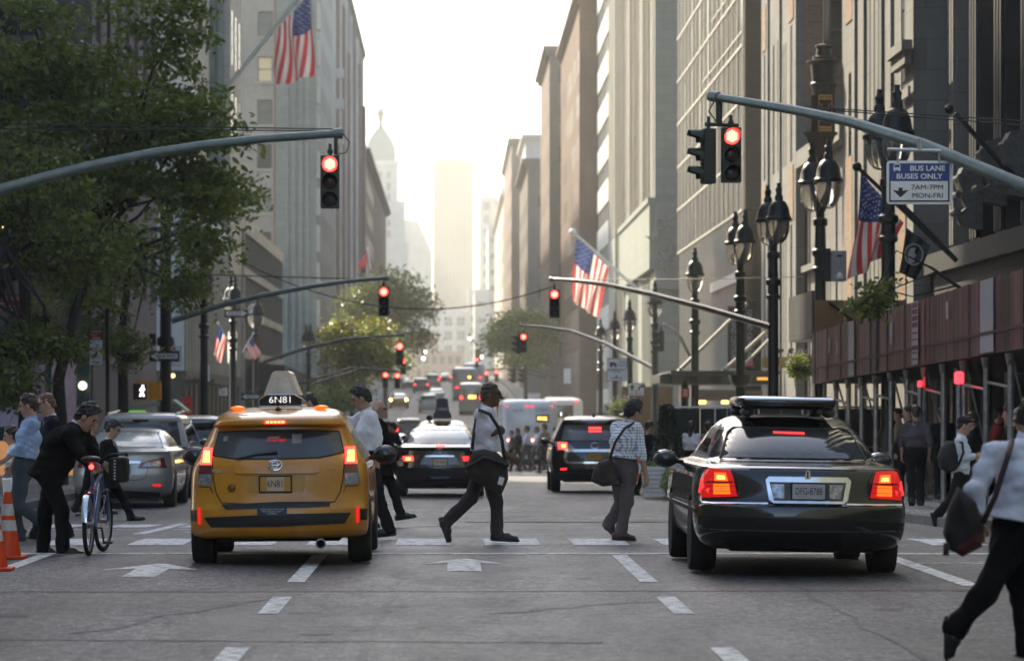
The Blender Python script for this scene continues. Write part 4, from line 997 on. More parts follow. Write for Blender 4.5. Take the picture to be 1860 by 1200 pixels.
text('COMMERCIAL', h * .055, M_blk_p, t, (0, -.008, -.02 * h), width=w_ * .8); text('VEHICLES ONLY', h * .05, M_blk_p, t, (0, -.008, -.09 * h), width=w_ * .8); text('METERED', h * .05, M_blk_p, t, (0, -.008, -.2 * h), width=w_ * .6); text('3 HOUR LIMIT', h * .05, M_blk_p, t, (0, -.008, -.28 * h), width=w_ * .7); panel(t, -w_ * .3, w_ * .3, -h * .42, -h * .395, M_blk_p, -.008, 'arrow')
m = MB(); m.tube([(XA(195, 88), 88.05, gz(88)), (XA(195, 88), 88.05, ZA(560, 88))], .05, 8); tp = thing('sign_pole', 'slim dark post of the stacked commercial parking sign', 'pole', (XA(195, 88), 88.05, gz(88))); m.build('pole', M_pole, tp, world=True)
def one_way(label, px0, px1, py0, py1, Y, right, words=True):
    t, w_, h = plate('one_way_sign', label, px0, px1, py0, py1, Y, M_blk_p, M_blk_p, cat='sign')
    s = 1 if right else -1; m = MB()
    m.prism([(-s * w_ * .44, -h * .26), (s * w_ * .22, -h * .26), (s * w_ * .22, -h * .42), (s * w_ * .46, 0), (s * w_ * .22, h * .42), (s * w_ * .22, h * .26), (-s * w_ * .44, h * .26)], .003, 'Y', at=-.009); m.build('arrow', M_white_p, t)
    text('ONE WAY', h * .36, M_blk_p, t, (-s * w_ * .06, -.012, 0), width=w_ * .6, bold=.001)
    return t
one_way('one way sign pointing left on the dark signal pole', 271, 326, 637, 656, 103.5, False)
one_way('one way sign pointing right on the left twin lamp', 408, 451, 562, 576, 129, True)
one_way('reddish one way sign half hidden by the taxi roof lamp', 438, 472, 714, 726, 120, False)
# walk signal
t = thing('walk_signal', 'yellow pedestrian signal lit with a white walking figure', 'pedestrian signal', P(266, 710, 103), 0)
m = MB(); u = 103 / 6500.; m.bbox(-26 * u, 2 * u, 0, .3, -17 * u, 15 * u, .03); m.box(4 * u, 26 * u, .05, .3, -16 * u, 14 * u); m.box(-22 * u, 26 * u, .02, .25, 15.2 * u, 18 * u); m.build('housing', mat('signal_yellow', (.95, .45, .02), .45, c2=(.85, .38, .02), scale=5), t)
m = MB(); m.box(-24 * u, 0, -.006, -.001, -15 * u, 13.5 * u); m.build('screen', M_blk_p, t)
m = MB(); fx, k = -7.5 * u, u
m.ball((fx + 1 * k, -.02, 9 * k), (2 * k, .01, 2.2 * k), 10)
m.prism([(fx - 2 * k, 6.5 * k), (fx + 2 * k, 6.5 * k), (fx + 5.2 * k, 2.5 * k), (fx + 4 * k, 1.6 * k), (fx + 1.8 * k, 3.6 * k), (fx + 1.4 * k, -1 * k), (fx + 4 * k, -9.6 * k), (fx + 1.6 * k, -10 * k), (fx - .3 * k, -3 * k), (fx - 3.2 * k, -10 * k), (fx - 5.6 * k, -9.4 * k), (fx - 2.2 * k, -1 * k), (fx - 2.4 * k, 3.2 * k), (fx - 4.2 * k, .2 * k), (fx - 5.4 * k, .9 * k), (fx - 3.6 * k, 4.6 * k)], .006, 'Y', at=-.014); m.build('walking_figure', emit('walk_white', (.95, .97, 1), 1.6), t)
for lb, a, Y, body in (('small white parking sign on the dark pole behind the walking signal', (363, 382, 661, 693), 128, 1), ('low small white parking sign left of the taxi roof', (397, 414, 703, 719), 126, 0), ('white sign board behind the one way sign on the pole', (312, 329, 628, 664), 120, 0), ('dark walking route sign above the one way sign', (271, 283, 606, 627), 104.4, 2)):
    t, w_, h = plate('parking_sign', lb, *a, Y, M_blk_p if body == 2 else M_white_p, M_blk_p)
    if body != 2:
        for k in range(4): panel(t, -w_ * .3, w_ * (.3 - .1 * (k % 2)), h * (.18 - .16 * k), h * (.22 - .16 * k), M_blk_p, name='lettering')
        panel(t, -w_ * .4, -w_ * .1, h * .28, h * .44, M_red_p, name='red_block')
t, w_, h = plate('hanging_banner', 'red vertical banner with dark letters beside the dark shopfront', 333, 349, 720, 771, 128, mat('banner_red', (.5, .05, .03), .6), cat='banner'); 
for k in range(3): panel(t, -w_ * .3, w_ * .3, h * (.2 - .25 * k), h * (.26 - .25 * k), mat('banner_dark', (.25, .02, .015), .6), name='lettering')
# right signs
t, w_, h = plate('truck_route_sign', 'white truck route sign panel on the right pavement lamp', 1103, 1139, 650, 671, 150, M_white_p, M_blk_p)
m = MB(); m.box(-w_ * .38, -w_ * .12, -.01, -.006, -h * .12, h * .14); m.box(-w_ * .12, -w_ * .02, -.01, -.006, -h * .12, h * .05); m.lathe([(0, -.01), (.06, -.01), (.06, -.006)], (-w_ * .3, 0, -h * .17), 10, axis='Y'); m.lathe([(0, -.01), (.06, -.01), (.06, -.006)], (-w_ * .08, 0, -h * .17), 10, axis='Y'); m.build('truck_symbol', M_blk_p, t)
text('TRUCK', h * .24, M_blk_p, t, (w_ * .25, -.008, h * .17), width=w_ * .34); text('ROUTE', h * .24, M_blk_p, t, (w_ * .25, -.008, -h * .14), width=w_ * .34)
t, w_, h = plate('truck_route_sign', 'white LOCAL arrow sign under the truck route panel', 1102, 1138, 671.5, 692, 150, M_white_p, M_blk_p)
text('LOCAL', h * .22, M_blk_p, t, (0, -.008, h * .3), width=w_ * .5); panel(t, -w_ * .3, w_ * .3, -h * .26, -h * .18, M_blk_p, -.008, 'arrow'); panel(t, -.03, .03, -h * .2, h * .05, M_blk_p, -.008, 'arrow')
def lane_use(lb, a, Y):
    t, w_, h = plate('lane_use_sign', lb, *a, Y, M_white_p, M_blk_p)
    m = MB(); x = -w_ * .24; m.prism([(x - .03, -h * .1), (x + .03, -h * .1), (x + .03, h * .15), (x + .09, h * .12), (x, h * .4), (x - .09, h * .12), (x - .03, h * .15)], .003, 'Y', at=-.008)
    m.build('arrow', M_blk_p, t); m = MB(); x = w_ * .16; m.tube([(x, -.006, -h * .1), (x, -.006, h * .08), (x + .05, -.006, h * .2), (x + .13, -.006, h * .27)], .025, 6); m.prism([(x + .11, h * .14), (x + .24, h * .31), (x + .1, h * .4)], .003, 'Y', at=-.008); m.build('arrow', M_blk_p, t)
    for s in (-.24, .24): text('ONLY', h * .2, M_blk_p, t, (w_ * s, -.008, -h * .3), width=w_ * .34)
    panel(t, -.012, .012, -h * .4, 0, M_blk_p, -.008, 'divider')
lane_use('two arrow ONLY lane sign behind the checked shirt man', (1140, 1171, 695, 719), 115); lane_use('second two arrow ONLY sign farther down, by the flower basket', (1097, 1119, 733, 752), 125)
t, w_, h = plate('parking_sign', 'tall pale sign leaning on the far arm near the right trees', 1023, 1038, 668, 697, 190, M_white_p, M_blk_p)
t, w_, h = plate('parking_sign', 'small dark red sign on the black post under the steel canopy', 1238, 1252, 705, 722, 104, M_red_p, M_blk_p)
for k in range(3): panel(t, -w_ * .3, w_ * .3, h * (.25 - .25 * k), h * (.31 - .25 * k), M_white_p, -.008, 'lettering')
m = MB(); m.tube([(XA(1244, 104.1), 104.15, gz(104)), (XA(1244, 104.1), 104.15, ZA(690, 104))], .11, 8); tp = thing('sign_pole', 'thick black post under the left end of the steel canopy', 'pole', (XA(1244, 104.1), 104.15, gz(104))); m.build('pole', M_pole, tp, world=True)
# cabinet on lamp
t = thing('utility_cabinet', 'pale grey metal cabinet strapped to the second right lamp', 'cabinet', P(1524, 483, 87.4)); u = 87.4 / 6500
m = MB(); m.bbox(-15 * u, 13 * u, -.1, .2, -28 * u, 28 * u, .02); m.build('box', mat('cabinet_grey', (.36, .37, .37), .5, c2=(.3, .31, .31), scale=4), t)
m = MB(); m.box(-30 * u, -15.1 * u, 0, .1, -28 * u, 32 * u); m.build('bracket', M_dark, t); m = MB(); m.lathe([(6 * u, -24 * u), (6 * u, -18 * u), (4 * u, -14 * u), (0, -11 * u)], (0, -.13, 0), 12); m.build('dome', M_white_p, t); m = MB(); m.box(-5 * u, 5 * u, -.104, -.1005, 16 * u, 20 * u); m.build('vent', M_dark, t)
t = thing('floodlight', 'small white box lamp by the leaves above the red shed', 'lamp', P(1595, 532, 73.4), R(20)); m = MB(); m.bbox(-.1, .1, -.05, .05, -.1, .1, .01); m.build('box', M_white_p, t); m = MB(); m.tube([(0, 0, 0), (.2, .1, -.05)], .015); m.build('bracket', M_steel, t)

# ---------------------------------------------------------------- flags
def flag(label, HT, HB, FT, FB, Y, pole, stripes=True, dy=1.2, group=None, seed=1, cols=None, folds=2.2, amp=.14, nx=40, ny=39, name='flag'):
    """corners in photo pixels at depth Y: hoist top/bottom, fly top/bottom; the cloth ripples in depth"""
    t = thing(name, label, 'flag', P(*HT, Y), group=group)
    p0, p1 = (P(*pole[0], Y), P(*pole[1], Y)) if pole else (None, None)
    if pole:
        m = MB(); rr = pole[2]; m.tube([p0, p1], [rr, rr * .8], 10); m.ball(p1 + (p1 - p0).normalized() * rr, rr * 2.0, 10); m.build('flagpole', pole[3], t, world=True, smooth=True, angle=40)
    a, b, c, d = (P(*q, Y) for q in (HT, HB, FT, FB))
    size = (a - b).length
    V = []; Fc = []; mi = []
    for j in range(ny + 1):
        v = j / ny
        for i in range(nx + 1):
            u = i / nx
            q = a.lerp(b, v).lerp(c.lerp(d, v), u)
            wv = math.sin((v * folds + u * .6 + seed) * 6.283) * amp * size * (.25 + u)
            q = q + Vector((math.cos((v * folds + u * .6 + seed) * 6.283) * amp * .35 * size * u, wv - dy * .0, -.05 * size * math.sin(u * 3.1) * math.sin(v * 6.3 + seed)))
            V.append(q - t.location)
    k = nx + 1
    for j in range(ny):
        for i in range(nx):
            Fc.append((j * k + i, j * k + i + 1, (j + 1) * k + i + 1, (j + 1) * k + i))
            if cols: mi.append(cols(i / nx, j / ny))
            else:
                s_ = int(j * 13 / ny)
                mi.append(2 if (s_ < 7 and i / nx < .4) else s_ % 2)
    mats = [leafmat('flag_red', (.55, .04, .045), (.55, .04, .045), .45), leafmat('flag_white', (.75, .73, .69), (.75, .73, .69), .45), leafmat('flag_blue', (.04, .06, .2), (.04, .06, .2), .4), M_blk_p]
    o = np_mesh('cloth', [v[:] for v in V], Fc, mats, t, mi=mi)
    if stripes:
        m = MB()
        for r in range(9):
            for q in range(6 if r % 2 == 0 else 5):
                u = (.4 * (q * 2 + 1 + (r % 2)) / 12.); v = (7 / 13.) * (r + 1) / 10.
                i, j = int(u * nx), int(v * ny); c0 = V[j * k + i]; e1 = (V[j * k + i + 1] - c0); e2 = V[(j + 1) * k + i] - c0; nn = e1.cross(e2).normalized()
                e1 = e1.normalized(); e2 = nn.cross(e1)
                for sg in (1, -1):
                    pts = []
                    for z in range(10):
                        rr = (.024 if z % 2 == 0 else .01) * size; an = z * math.pi / 5; pts.append(c0 + e1 * rr * math.cos(an) + e2 * rr * math.sin(an) + nn * sg * .012 * size)
                    m.add(pts, [tuple(range(10))])
        m.build('star', leafmat('flag_white', (.75, .73, .69), (.75, .73, .69), .45), t, fix=False)['kind'] = 'stuff'
    return t
FG = 'stars and stripes flags on the building fronts'
flag('large sunlit striped flag hanging over the right pavement beyond the signal arm', (1047, 428), (1106, 488), (1038, 545), (1084, 578), 205, ((1166, 532), (1043, 424), .11, M_white_p), group=FG, seed=.3, amp=.09)
flag('draped flag with a folded dark half, above the red plank shed', (1563, 312), (1642, 405), (1547, 508), (1608, 462), 79, ((1738, 474), (1560, 306), .055, M_pole), group=FG, seed=.85, folds=1.6, amp=.2)
flag('big backlit flag on a long pale pole at the top left', (566, -14), (506, 50), (566, 136), (499, 158), 199, ((412, 160), (560, -25), .12, mat('pale_pole', (.4, .45, .42), .4, .4)), group=FG, seed=.55, folds=1.7, amp=.24)
flag('small drooping flag left of the pale pavement banner', (398, 592), (412, 612), (388, 640), (400, 662), 128, ((418, 625), (397, 588), .025, M_white_p), group=FG, seed=.5)
flag('small drooping flag right of the pale pavement banner', (458, 610), (446, 628), (474, 640), (462, 655), 140, ((440, 640), (460, 606), .025, M_white_p), group=FG, seed=.2)
flag('red and dark pennant on a pole over the left trees', (668, 455), (664, 500), (650, 482), (656, 502), 260, ((676, 508), (668, 452), .05, M_white_p), False, seed=.1, cols=lambda u, v: 0 if v < .6 else 3, nx=10, ny=10, name='pennant')
flag('pale blue pavement banner flag between the two small drooping flags', (414, 602), (430, 602), (413, 660), (429, 655), 131, None, False, seed=.4, cols=lambda u, v: 1, nx=12, ny=12, name='banner_flag')
t = flag('black flag with a white round emblem beside the draped flag', (1646, 413), (1690, 446), (1633, 494), (1664, 510), 77, ((1737, 472), (1640, 372), .05, M_pole), False, seed=.6, cols=lambda u, v: 3, amp=.05)
m = MB(); c = P(1660, 462, 76.85); 
for a0 in range(24):
    an = a0 * math.pi / 12; m.tube([c + Vector((.19 * math.cos(an), 0, .22 * math.sin(an))), c + Vector((.19 * math.cos(an + .25), 0, .22 * math.sin(an + .25)))], .018, 5)
m.prism([(c.x - .1, c.z - .2), (c.x - .14, c.z - .02), (c.x - .08, c.z + .13), (c.x + .04, c.z + .15), (c.x + .01, c.z + .04), (c.x + .05, c.z - .02), (c.x, c.z - .08), (c.x + .02, c.z - .16)], .006, 'Y', at=c.y); m.build('emblem', mat('emblem_grey', (.4, .4, .4), .7), t, world=True)
t = thing('flagpole', 'bare black flagpole with a ball tip at the right edge', 'flagpole', P(1840, 330, 74)); m = MB(); m.tube([P(1862, 345, 74), P(1735, 206, 74)], [.07, .05], 10); m.ball(P(1724, 198, 74), .1, 10); m.build('pole', M_pole, t, world=True)

# ---------------------------------------------------------------- pavement shed of planks and pipes
def plank_mat(name, c, c2, dark):
    m = bpy.data.materials.new(name); t, b, N, L = nodes_of(m)
    cb, tc = wall_uv(N, L); br = N.new('ShaderNodeTexBrick'); br.offset = 0
    br.inputs['Color1'].default_value = (*c, 1); br.inputs['Color2'].default_value = (*c2, 1); br.inputs['Mortar'].default_value = (*dark, 1); br.inputs['Bias'].default_value = .1
    br.inputs['Scale'].default_value = 1; br.inputs['Mortar Size'].default_value = .012; br.inputs['Brick Width'].default_value = .62; br.inputs['Row Height'].default_value = 9
    L.new(cb.outputs[0], br.inputs[0])
    mp = N.new('ShaderNodeMapping'); mp.inputs['Scale'].default_value = (4, 4, .35); L.new(tc.outputs['Object'], mp.inputs[0])
    nz = N.new('ShaderNodeTexNoise'); nz.inputs['Scale'].default_value = 2.2; nz.inputs['Detail'].default_value = 7; nz.inputs['Roughness'].default_value = .7; L.new(mp.outputs[0], nz.inputs[0])
    mr = N.new('ShaderNodeMapRange'); mr.inputs[1].default_value = .35; mr.inputs[2].default_value = .68; mr.inputs[3].default_value = .3; mr.inputs[4].default_value = 1.5; L.new(nz.outputs[0], mr.inputs[0])
    mu = N.new('ShaderNodeMix'); mu.data_type = 'RGBA'; mu.blend_type = 'MULTIPLY'; mu.inputs[0].default_value = 1; L.new(br.outputs[0], mu.inputs[6]); L.new(mr.outputs[0], mu.inputs[7]); L.new(mu.outputs[2], b.inputs['Base Color'])
    ge = N.new('ShaderNodeNewGeometry'); rp = N.new('ShaderNodeMapRange'); rp.inputs[3].default_value = .35; rp.inputs[4].default_value = 1.5; L.new(ge.outputs['Random Per Island'], rp.inputs[0])
    m2 = N.new('ShaderNodeMix'); m2.data_type = 'RGBA'; m2.blend_type = 'MULTIPLY'; m2.inputs[0].default_value = 1; L.new(mu.outputs[2], m2.inputs[6]); L.new(rp.outputs[0], m2.inputs[7]); L.new(m2.outputs[2], b.inputs['Base Color'])
    b.inputs['Roughness'].default_value = .42; b.inputs['Specular IOR Level'].default_value = .5
    return m
t = thing('sidewalk_shed', 'pavement shed with red brown plank parapet over steel pipe posts', 'shed', (8.6, 68, gz(68)))
zb = lambda y: 2.1 + (84.7 - y) * (.345 / 31); zt = lambda y: 3.29 + (84.7 - y) * (.34 / 31)
m = MB(); yy = frange(52, 84.7, .31)
for i, y in enumerate(yy):
    y1 = min(y + .302, 84.7); o = rnd.uniform(0, .012) + (.02 if i % 9 == 4 else 0)
    m.add([(8.5 - o, y, zb(y)), (8.5 - o, y1, zb(y1)), (8.5 - o, y1, zt(y1) + rnd.uniform(-.015, .015)), (8.5 - o, y, zt(y)), (8.56, y, zb(y)), (8.56, y1, zb(y1)), (8.56, y1, zt(y1)), (8.56, y, zt(y))], [(0, 1, 2, 3), (4, 7, 6, 5), (0, 4, 5, 1), (3, 2, 6, 7), (0, 3, 7, 4), (1, 5, 6, 2)])
m.build('plank_parapet', plank_mat('red_plank', (.24, .07, .065), (.1, .05, .052), (.015, .011, .011)), t, world=True)
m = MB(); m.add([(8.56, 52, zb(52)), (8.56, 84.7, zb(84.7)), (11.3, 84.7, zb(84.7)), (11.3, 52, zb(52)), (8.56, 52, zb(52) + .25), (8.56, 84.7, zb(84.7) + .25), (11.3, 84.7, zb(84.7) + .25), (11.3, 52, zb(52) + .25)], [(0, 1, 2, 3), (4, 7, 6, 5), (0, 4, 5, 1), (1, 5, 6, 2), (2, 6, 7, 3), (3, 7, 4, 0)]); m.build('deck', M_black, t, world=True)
for px0, px1, lb in ((1543, 1553, 'narrow white strip with red reflections'), (1658, 1670, 'white printed strip'), (1783, 1807, 'plain white strip')):
    y0, y1 = 8.48 * 6500 / (px1 - 823), 8.48 * 6500 / (px0 - 823); m = MB(); m.add([(8.455, y0, zb(y0) + .02), (8.455, y1, zb(y1) + .02), (8.455, y1, zt(y1) - .01), (8.455, y0, zt(y0) - .01)], [(0, 1, 2, 3)])
    o = m.build('white_strip', mat('strip_white', (.4, .4, .43), .3, c2=(.33, .33, .36), scale=3), t, world=True); o['label'] = lb
    if px0 == 1658:
        m = MB()
        for k in range(9): z0 = zb(y0) + .1 + k * .12; m.box(8.449, 8.453, y0 + .08, y1 - .1, z0, z0 + (.03 if k < 5 else .09))
        m.build('lettering', mat('strip_ink', (.15, .03, .06), .5), t, world=True)
m = MB(); y0 = 8.48 * 6500 / (1592 - 823); m.box(8.44, 8.453, y0 - .25, y0 + .25, zb(y0) + .01, zt(y0) - .02); m.build('dark_post_strip', mat('dark_strip', (.015, .02, .018), .4), t, world=True)
m = MB(); m.box(11.22, 11.3, 52, 84.6, -.4, 2.2); m.build('shade_backing', M_black, t, world=True)  # black sheet added to make the darkness behind the posts
for px, z_, w_, h_, lb in ((1507, .62, .26, .34, 'white paper permit'), (1522, .55, .2, .28, 'second white paper permit'), (1620, .5, .3, .42, 'faded poster'), (1722, .7, .22, .3, 'torn notice')):
    y = 8.47 * 6500 / (px - 823); q = MB(); q.box(8.452, 8.456, y - w_ / 2, y + w_ / 2, zb(y) + z_, zb(y) + z_ + h_); o = q.build('paper_notice', mat('paper', (.5, .48, .45), .8, c2=(.3, .28, .27), scale=9), t, world=True); o['label'] = lb
q = MB(); q.box(8.44, 8.454, 52, 84.7, 0, .05); q.v = [(x, y, zb(y) + .3 + z) for x, y, z in q.v]; q.build('lower_batten', mat('batten', (.07, .03, .03), .6, c2=(.04, .02, .02), scale=3), t, world=True)
posts = []
for row, x in ((0, 8.72), (1, 10.8)):
    for k in range(13):
        y = 53.4 + 2.55 * k + row * 1.1
        m = MB(); m.tube([(x, y, gz(y) + .14), (x, y, zb(y) - .02)], .055, 8); m.box(x - .14, x + .14, y - .14, y + .14, gz(y) + .141, gz(y) + .19); m.build('post', M_steel, t, world=True, smooth=True, angle=40); posts.append((x, y))
for k in range(12):
    y = 53.4 + 2.55 * k
    m = MB(); m.tube([(8.74, y, zb(y) - .55), (8.74, y + 2.55, zb(y) - .45)] if k % 3 else [(8.74, y, zb(y) - .3), (8.74, y + 1.2, zb(y) - .15)], .028, 6); m.build('rail', M_steel, t, world=True)
    m = MB(); m.tube([(8.8, y + .3, zb(y) - .08), (9.4, y + 1.8, gz(y) + .9)] if k % 2 else [(8.8, y, gz(y) + 1.0), (10.7, y + 1.1, gz(y) + 1.0)], .024, 6); m.build('brace', M_steel, t, world=True)
    m = MB(); m.prism([(y - .25, zb(y) - .01), (y + .25, zb(y) - .01), (y, zb(y) - .22)], .05, 'X', at=8.66); m.build('gusset', M_steel, t, world=True)
for px, py, s_, lb in ((1742, 686, 1.0, 'red caged lamp'), (1671, 697, .55, 'small red lamp')):
    Y = 60.2 if s_ > .9 else 66; c = P(px, py, Y); q = MB(); q.lathe([(.055 * s_, -.1 * s_), (.075 * s_, -.08 * s_), (.075 * s_, .07 * s_), (.06 * s_, .1 * s_), (0, .11 * s_)], c, 12); o = q.build('warning_lamp', emit('warning_red', (1, .02, .03), 2.2), t, world=True); o['label'] = lb
    q = MB(); q.ball(c, .028 * s_, 8); q.build('filament', M_red_core, o) if False else None
    q = MB()
    for k in range(6): a = k * math.pi / 3; q.tube([c + Vector((.082 * s_ * math.cos(a), .082 * s_ * math.sin(a), -.1 * s_)), c + Vector((.082 * s_ * math.cos(a), .082 * s_ * math.sin(a), .09 * s_))], .005, 4)
    q.tube([c + Vector((0, 0, -.1 * s_)), Vector((c.x, c.y, gz(Y) + .2))], .05, 8); q.build('lamp_post', M_steel, t, world=True)
t = thing('plywood_hoarding', 'grey plank and tan plywood hoarding raised behind the red shed', 'hoarding', (9, 88, 3.3))
m = MB(); m.box(8.5, 8.56, 84.75, 90.6, ZA(612, 85), ZA(528, 85)); m.build('plank_side', plank_mat('grey_plank', (.085, .085, .085), (.065, .065, .07), (.02, .02, .02)), t, world=True)
m = MB(); x0 = 8.56
for k in range(3): m.box(x0 + .72 * k, x0 + .72 * k + .71, 84.75, 84.8, ZA(592, 84.8), ZA(545, 84.8))
m.box(x0, 9.9, 84.7, 84.76, ZA(604, 84.8), ZA(590, 84.8)); m.build('plywood_sheet', mat('plywood', (.34, .2, .085), .7, c2=(.26, .15, .06), scale=2, stretch=(1, 1, .2)), t, world=True)
m = MB(); m.box(8.5, 11.2, 84.9, 90.5, ZA(614, 85), ZA(612, 85)); m.tube([(8.9, 84.6, ZA(550, 84.8)), (9.6, 84.5, ZA(592, 84.8))], .04, 6); m.build('deck', M_dark, t, world=True)
# steel canopy with struts
t = thing('entrance_canopy', 'dark steel entrance canopy hung from pale diagonal struts', 'canopy', (8.4, 113, 2.2)); Yc = 110.
m = MB(); zc0, zc1 = ZA(698, Yc), ZA(680, Yc)
m.box(XA(1222, Yc), XA(1412, Yc), Yc, Yc + 6, zc0, zc1); m.box(XA(1218, Yc), XA(1416, Yc), Yc - .12, Yc + 6, zc1 + .002, ZA(673, Yc)); m.prism([(XA(1200, Yc), ZA(695, Yc)), (XA(1221, Yc), ZA(697, Yc)), (XA(1221, Yc), ZA(676, Yc)), (XA(1200, Yc), ZA(680, Yc))], 5, 'Y', at=Yc + .4); m.build('roof', mat('canopy_paint', (.045, .052, .045), .45, .3, c2=(.07, .075, .065), scale=3), t, world=True)
for px in (1245, 1288, 1325, 1372): m = MB(); m.box(XA(px, Yc), XA(px + 22, Yc), Yc - .03, Yc - .002, ZA(694, Yc), ZA(683, Yc)); m.build('recessed_panel', M_dark, t, world=True)
for a, b_ in (((1232, 674), (1352, 556)), ((1311, 676), (1385, 608)), ((1350, 664), (1404, 610))):
    m = MB()
    for o in (-.07, .07): m.tube([P(*a, Yc + .6) + Vector((o, 0, o)), P(*b_, Yc + 3) + Vector((o, 0, o))], .055, 6)
    m.build('strut', mat('strut_paint', (.34, .32, .27), .6), t, world=True)
q = MB(); q.box(XA(1375, Yc), XA(1395, Yc), Yc - .04, Yc - .003, ZA(690, Yc), ZA(685, Yc)); q.build('led_sign', emit('led_amber_dim', (1, .4, .05), .4), t, world=True)
for px0, px1, py0, py1, Y, lb in ((1322, 1342, 556, 668, 124, 'black vertical banner lettered in pale blue beside the struts'), (1352, 1371, 545, 668, 119, 'second black vertical banner behind the bowl planter lamp')):
    t, w_, h = plate('vertical_banner', lb, px0, px1, py0, py1, Y, M_blk_p, cat='banner', th=.04)
    text('GRAND CENTRAL', w_ * .62, mat('banner_ink', (.35, .38, .5), .5), t, (0, -.01, h * .0), width=h * .72, rot=(R(90), R(90), 0)); panel(t, -w_ * .3, w_ * .3, -h * .47, -h * .38, mat('banner_pink', (.5, .08, .15), .5), -.01, 'mark')
t = thing('shop_awning', 'grey awning lettered GRAND CENTRAL under the steel canopy', 'awning', P(1325, 715, 121)); u = 121 / 6500
m = MB(); m.prism([(-62 * u, -12 * u), (60 * u, -12 * u), (60 * u, 6 * u), (-62 * u, 8 * u)], 2.0, 'Y', at=0); m.build('canvas', mat('awning_grey', (.12, .12, .11), .8), t)
text('GRAND CENTRAL', 9 * u, mat('awning_ink', (.04, .04, .04), .7), t, (-4 * u, -.012, -2 * u), width=84 * u)
for px in (1276, 1317):
    q = MB(); c = P(px, 730, 120) - t.location; q.bbox(c.x - 6 * u, c.x + 6 * u, c.y - .1, c.y + .1, c.z - 3 * u, c.z + 3 * u, .02); q.build('awning_lamp', emit('amber_lamp', (1, .52, .1), 2.0), t)
t = thing('display_case', 'yellow lit wooden frontage panel high behind the right lamps', 'shop panel', P(1410, 658, 118)); u = 118 / 6500
m = MB(); m.box(-26 * u, 42 * u, 0, .1, -10 * u, 10 * u); m.build('board', mat('mustard_board', (.42, .3, .08), .6, c2=(.34, .24, .07), scale=2), t); m = MB()
for k in range(7): m.box((-26 + k * 5) * u, (-25 + k * 5) * u, -.06, -.002, -10 * u, 10 * u)
m.build('frame', mat('wood_frame', (.2, .12, .05), .6), t)
for k, px in enumerate((1412, 1417, 1432, 1438)):
    q = MB(); c = P(px, 642, 117.5) - t.location; q.tube([c + Vector((0, 0, -.1)), c, c + Vector((.06, -.1, .12))], [.03, .03, .07], 8); q.build('spotlight', M_blk_p, t)
# bowl planter, flower baskets
def leafcloud(name, parent, c, rad, n, size, mats, seed=0, world=True, down=.3, shell=.5):
    rg = np.random.default_rng(seed); d = rg.normal(size=(n, 3)); d /= np.linalg.norm(d, axis=1)[:, None]
    r = shell + (1 - shell) * rg.random(n) ** .6
    pos = np.array(c) + d * r[:, None] * np.array(rad)
    return leaves(name, parent, pos, size, mats, rg, down, world)
def leaves(name, parent, pos, size, mats, rg, down=.3, world=True, wid=.42):
    n = len(pos); ax = rg.normal(size=(n, 3)); ax[:, 2] = ax[:, 2] * .6 - down; ax /= np.linalg.norm(ax, axis=1)[:, None]
    si = np.cross(ax, rg.normal(size=(n, 3))); si /= np.linalg.norm(si, axis=1)[:, None] + 1e-9
    nrm = np.cross(ax, si); L_ = size * rg.uniform(.7, 1.3, n)[:, None]; W_ = L_ * wid * .5
    if world and parent is not None: pos = pos - np.array(parent.location)
    V = np.empty((n, 6, 3)); V[:, 0] = pos; V[:, 1] = pos + ax * L_ * .35 + si * W_ + nrm * W_ * .3; V[:, 2] = pos + ax * L_ * .75 + si * W_ * .75 + nrm * W_ * .2
    V[:, 3] = pos + ax * L_; V[:, 4] = pos + ax * L_ * .75 - si * W_ * .75 + nrm * W_ * .2; V[:, 5] = pos + ax * L_ * .35 - si * W_ + nrm * W_ * .3
    b = np.arange(n)[:, None] * 6
    Fq = np.concatenate([b + np.array([0, 1, 2, 3]), b + np.array([0, 3, 4, 5])])
    k = len(mats) if isinstance(mats, (list, tuple)) else 1
    mi = None
    if k > 1: a = rg.integers(0, k, n); mi = np.concatenate([a, a])
    return np_mesh(name, V.reshape(-1, 3), Fq, mats, parent, smooth=False, mi=mi)
L_dark = leafmat('leaf_dark', (.085, .125, .022), (.24, .29, .06), .52); L_mid = leafmat('leaf_mid', (.14, .2, .035), (.28, .32, .07), .52)
L_yel = leafmat('leaf_yellow', (.28, .2, .02), (.2, .18, .03), .45); L_olive = leafmat('leaf_olive', (.09, .12, .03), (.13, .13, .035), .45); L_pink = leafmat('petal', (.6, .45, .5), (.75, .6, .62), .3)
t = thing('bowl_planter', 'black half round bowl on the fourth right lamp', 'planter', (7.5, 93.3, ZA(682, 93.3))); m = MB(); m.lathe([(.05, -.3), (.18, -.27), (.27, -.17), (.31, 0), (.33, .02), (.29, .02)], n=16); m.build('bowl', M_blk_p, t, smooth=True, angle=50)
def basket(label, px, py, Y, r, seed):
    t = thing('flower_basket', label, 'flower basket', P(px, py, Y), group='flower baskets hung on posts'); m = MB(); m.lathe([(.02, -r * .5), (r * .5, -r * .35), (r * .62, 0)], n=12); m.build('bowl', M_blk_p, t)
    leafcloud('foliage', t, t.location, (r * 1.05, r * .9, r * .95), 900, .09, [L_dark, L_mid], seed); leafcloud('flower', t, t.location + Vector((0, 0, r * .35)), (r * 1.05, r * .95, r * .85), 130, .05, [L_pink], seed + 1, shell=.9)
basket('pink flower basket between the tree and the one way sign', 232, 640, 96, .62, 3); basket('white flower basket beside the no standing sign', 74, 572, 86, .5, 5); basket('flower basket at the left end of the red shed', 1455, 665, 88, .36, 7); basket('pink flower basket behind the two arrow lane signs', 1128, 745, 122, .45, 9)

